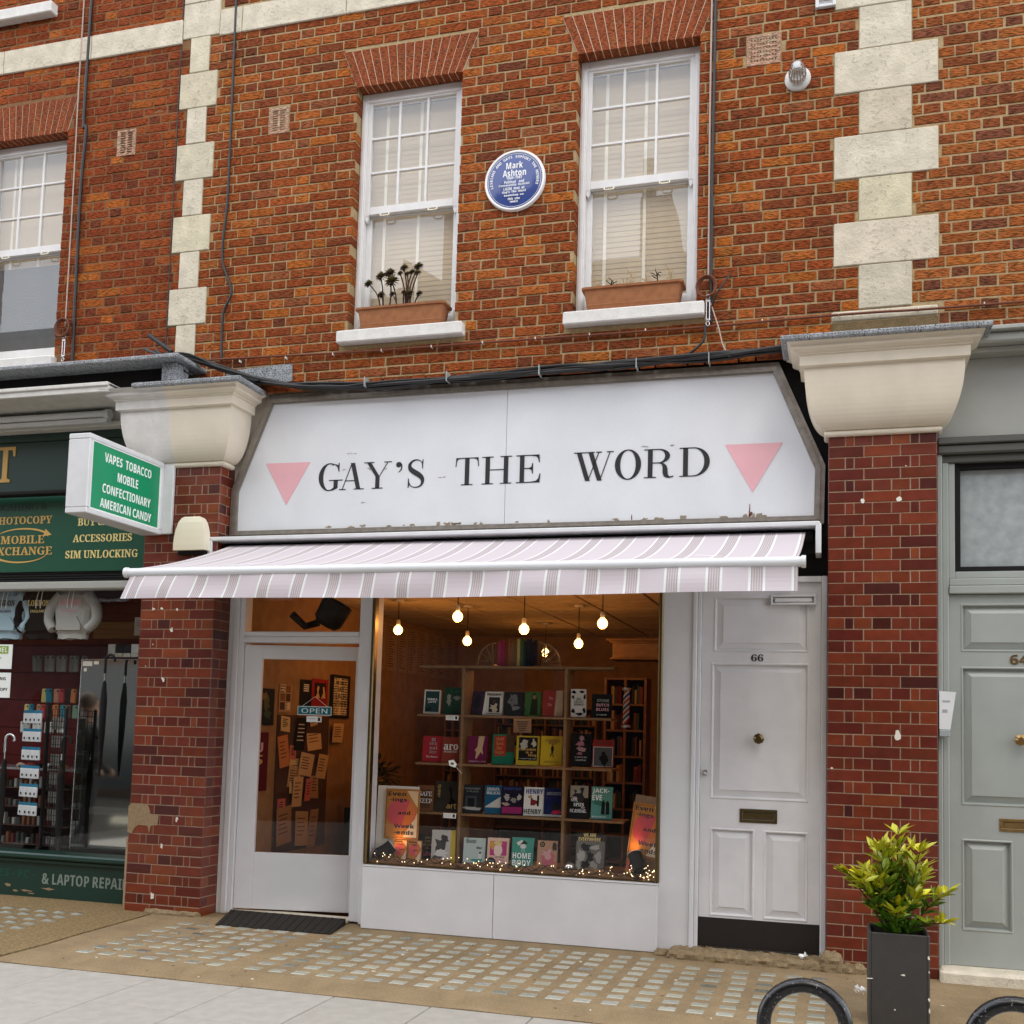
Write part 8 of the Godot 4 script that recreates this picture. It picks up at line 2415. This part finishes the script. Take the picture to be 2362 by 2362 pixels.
	text(os, "OPEN", "sans", 0.205, 0.036, v3(0, 0, 0.001), M.letter_white)
	for e: float in [-1.0, 1.0]: part("string", tb([v3(e * 0.10, 0.034, -0.002), v3(0.0, 0.11, -0.002)], 0.0015, 4), M.letter_white, os)
	var cd := thing("card", "white card with a black emblem stuck below the open sign", "card", v3(-3.88, 1.50, -0.372), v3(0, deg_to_rad(10.0), 0))
	part("sheet", bx(v3(-0.06, -0.022, -0.001), v3(0.06, 0.022, 0.0), 0), M.letter_white, cd)
	part("emblem", bx(v3(0.030, -0.014, 0), v3(0.050, 0.014, 0.001), 0), M.ink, cd)
	part("print_line", bx(v3(-0.05, 0.002, 0), v3(0.01, 0.006, 0.001), 0), M.frosted, cd)
	# a pot plant and a chair-high cabinet in the dark corner
	var pl := thing("house_plant", "leafy house plant in the dark corner behind the door", "plant", v3(-4.15, 0.9, -2.3))
	var lb := B.new()
	for k in 160:
		var d := v3(rng.randf_range(-1, 1), rng.randf_range(-0.2, 1), rng.randf_range(-1, 1)).normalized()
		lb.col = lin(0.02, 0.04, 0.012) * rng.randf_range(0.5, 1.6)
		leaf_into(lb, v3(0, 0.05, 0) + d * rng.randf_range(0.03, 0.20), d, d.cross(Vector3.UP).normalized(), 0.08, 0.018, -0.4)
	part("leaves", lb, M.leaf, pl)
	var ptb := B.new()
	ptb.lathe([Vector2(0, -0.2), Vector2(0.09, -0.2), Vector2(0.12, 0.02), Vector2(0.10, 0.02), Vector2(0, 0.0)], 16)
	part("pot", ptb, M.black, pl)
	one("cabinet", bx(v3(-4.40, 0.012, -2.6), v3(-3.95, 0.70, -2.1), 0.006), M.black, "black cabinet under the house plant behind the door", "cabinet")
# ---------------------------------------------------------------- scene
func _ready() -> void:
	var cam := Camera3D.new()
	cam.name = "camera"
	cam.position = v3(0, 1.443, 7.3936)
	cam.rotation = v3(deg_to_rad(4.564), deg_to_rad(16.502), deg_to_rad(1.595))
	var k := 0.05 / 2542.4
	cam.set_frustum(2362.0 * k, Vector2(0, 304.8 * k), 0.05, 200.0)
	add_child(cam)
	cam.current = true
	var we := WorldEnvironment.new()
	we.name = "world"
	var env := Environment.new()
	env.background_mode = Environment.BG_SKY
	var sky := Sky.new()
	var sm := ProceduralSkyMaterial.new()
	sm.sky_top_color = Color(0.80, 0.82, 0.86)
	sm.sky_horizon_color = Color(0.90, 0.91, 0.92)
	sm.sky_curve = 0.25
	sm.ground_bottom_color = Color(0.30, 0.29, 0.27)
	sm.ground_horizon_color = Color(0.45, 0.44, 0.42)
	sm.sky_energy_multiplier = 1.25
	sky.sky_material = sm
	env.sky = sky
	env.background_energy_multiplier = 2.3
	env.tonemap_mode = Environment.TONE_MAPPER_LINEAR
	env.tonemap_exposure = 1.18
	env.sdfgi_enabled = true; env.ssao_enabled = true; env.ssil_enabled = true
	we.environment = env
	add_child(we)
	var sun := DirectionalLight3D.new()
	sun.name = "sun"
	sun.light_energy = 0.30
	sun.light_angular_distance = 25.0
	sun.light_color = Color(1.0, 0.97, 0.92)
	sun.shadow_enabled = true
	sun.rotation = v3(deg_to_rad(-58.0), deg_to_rad(22.0), 0)
	add_child(sun)
	rng.seed = 1
	materials()
	ground()
	houses()
	pillars()
	across()
	doors()
	fascia_sign()
	awning()
	wiring()
	green_shop()
	bookshop()
	flower_boxes()
	street_things()
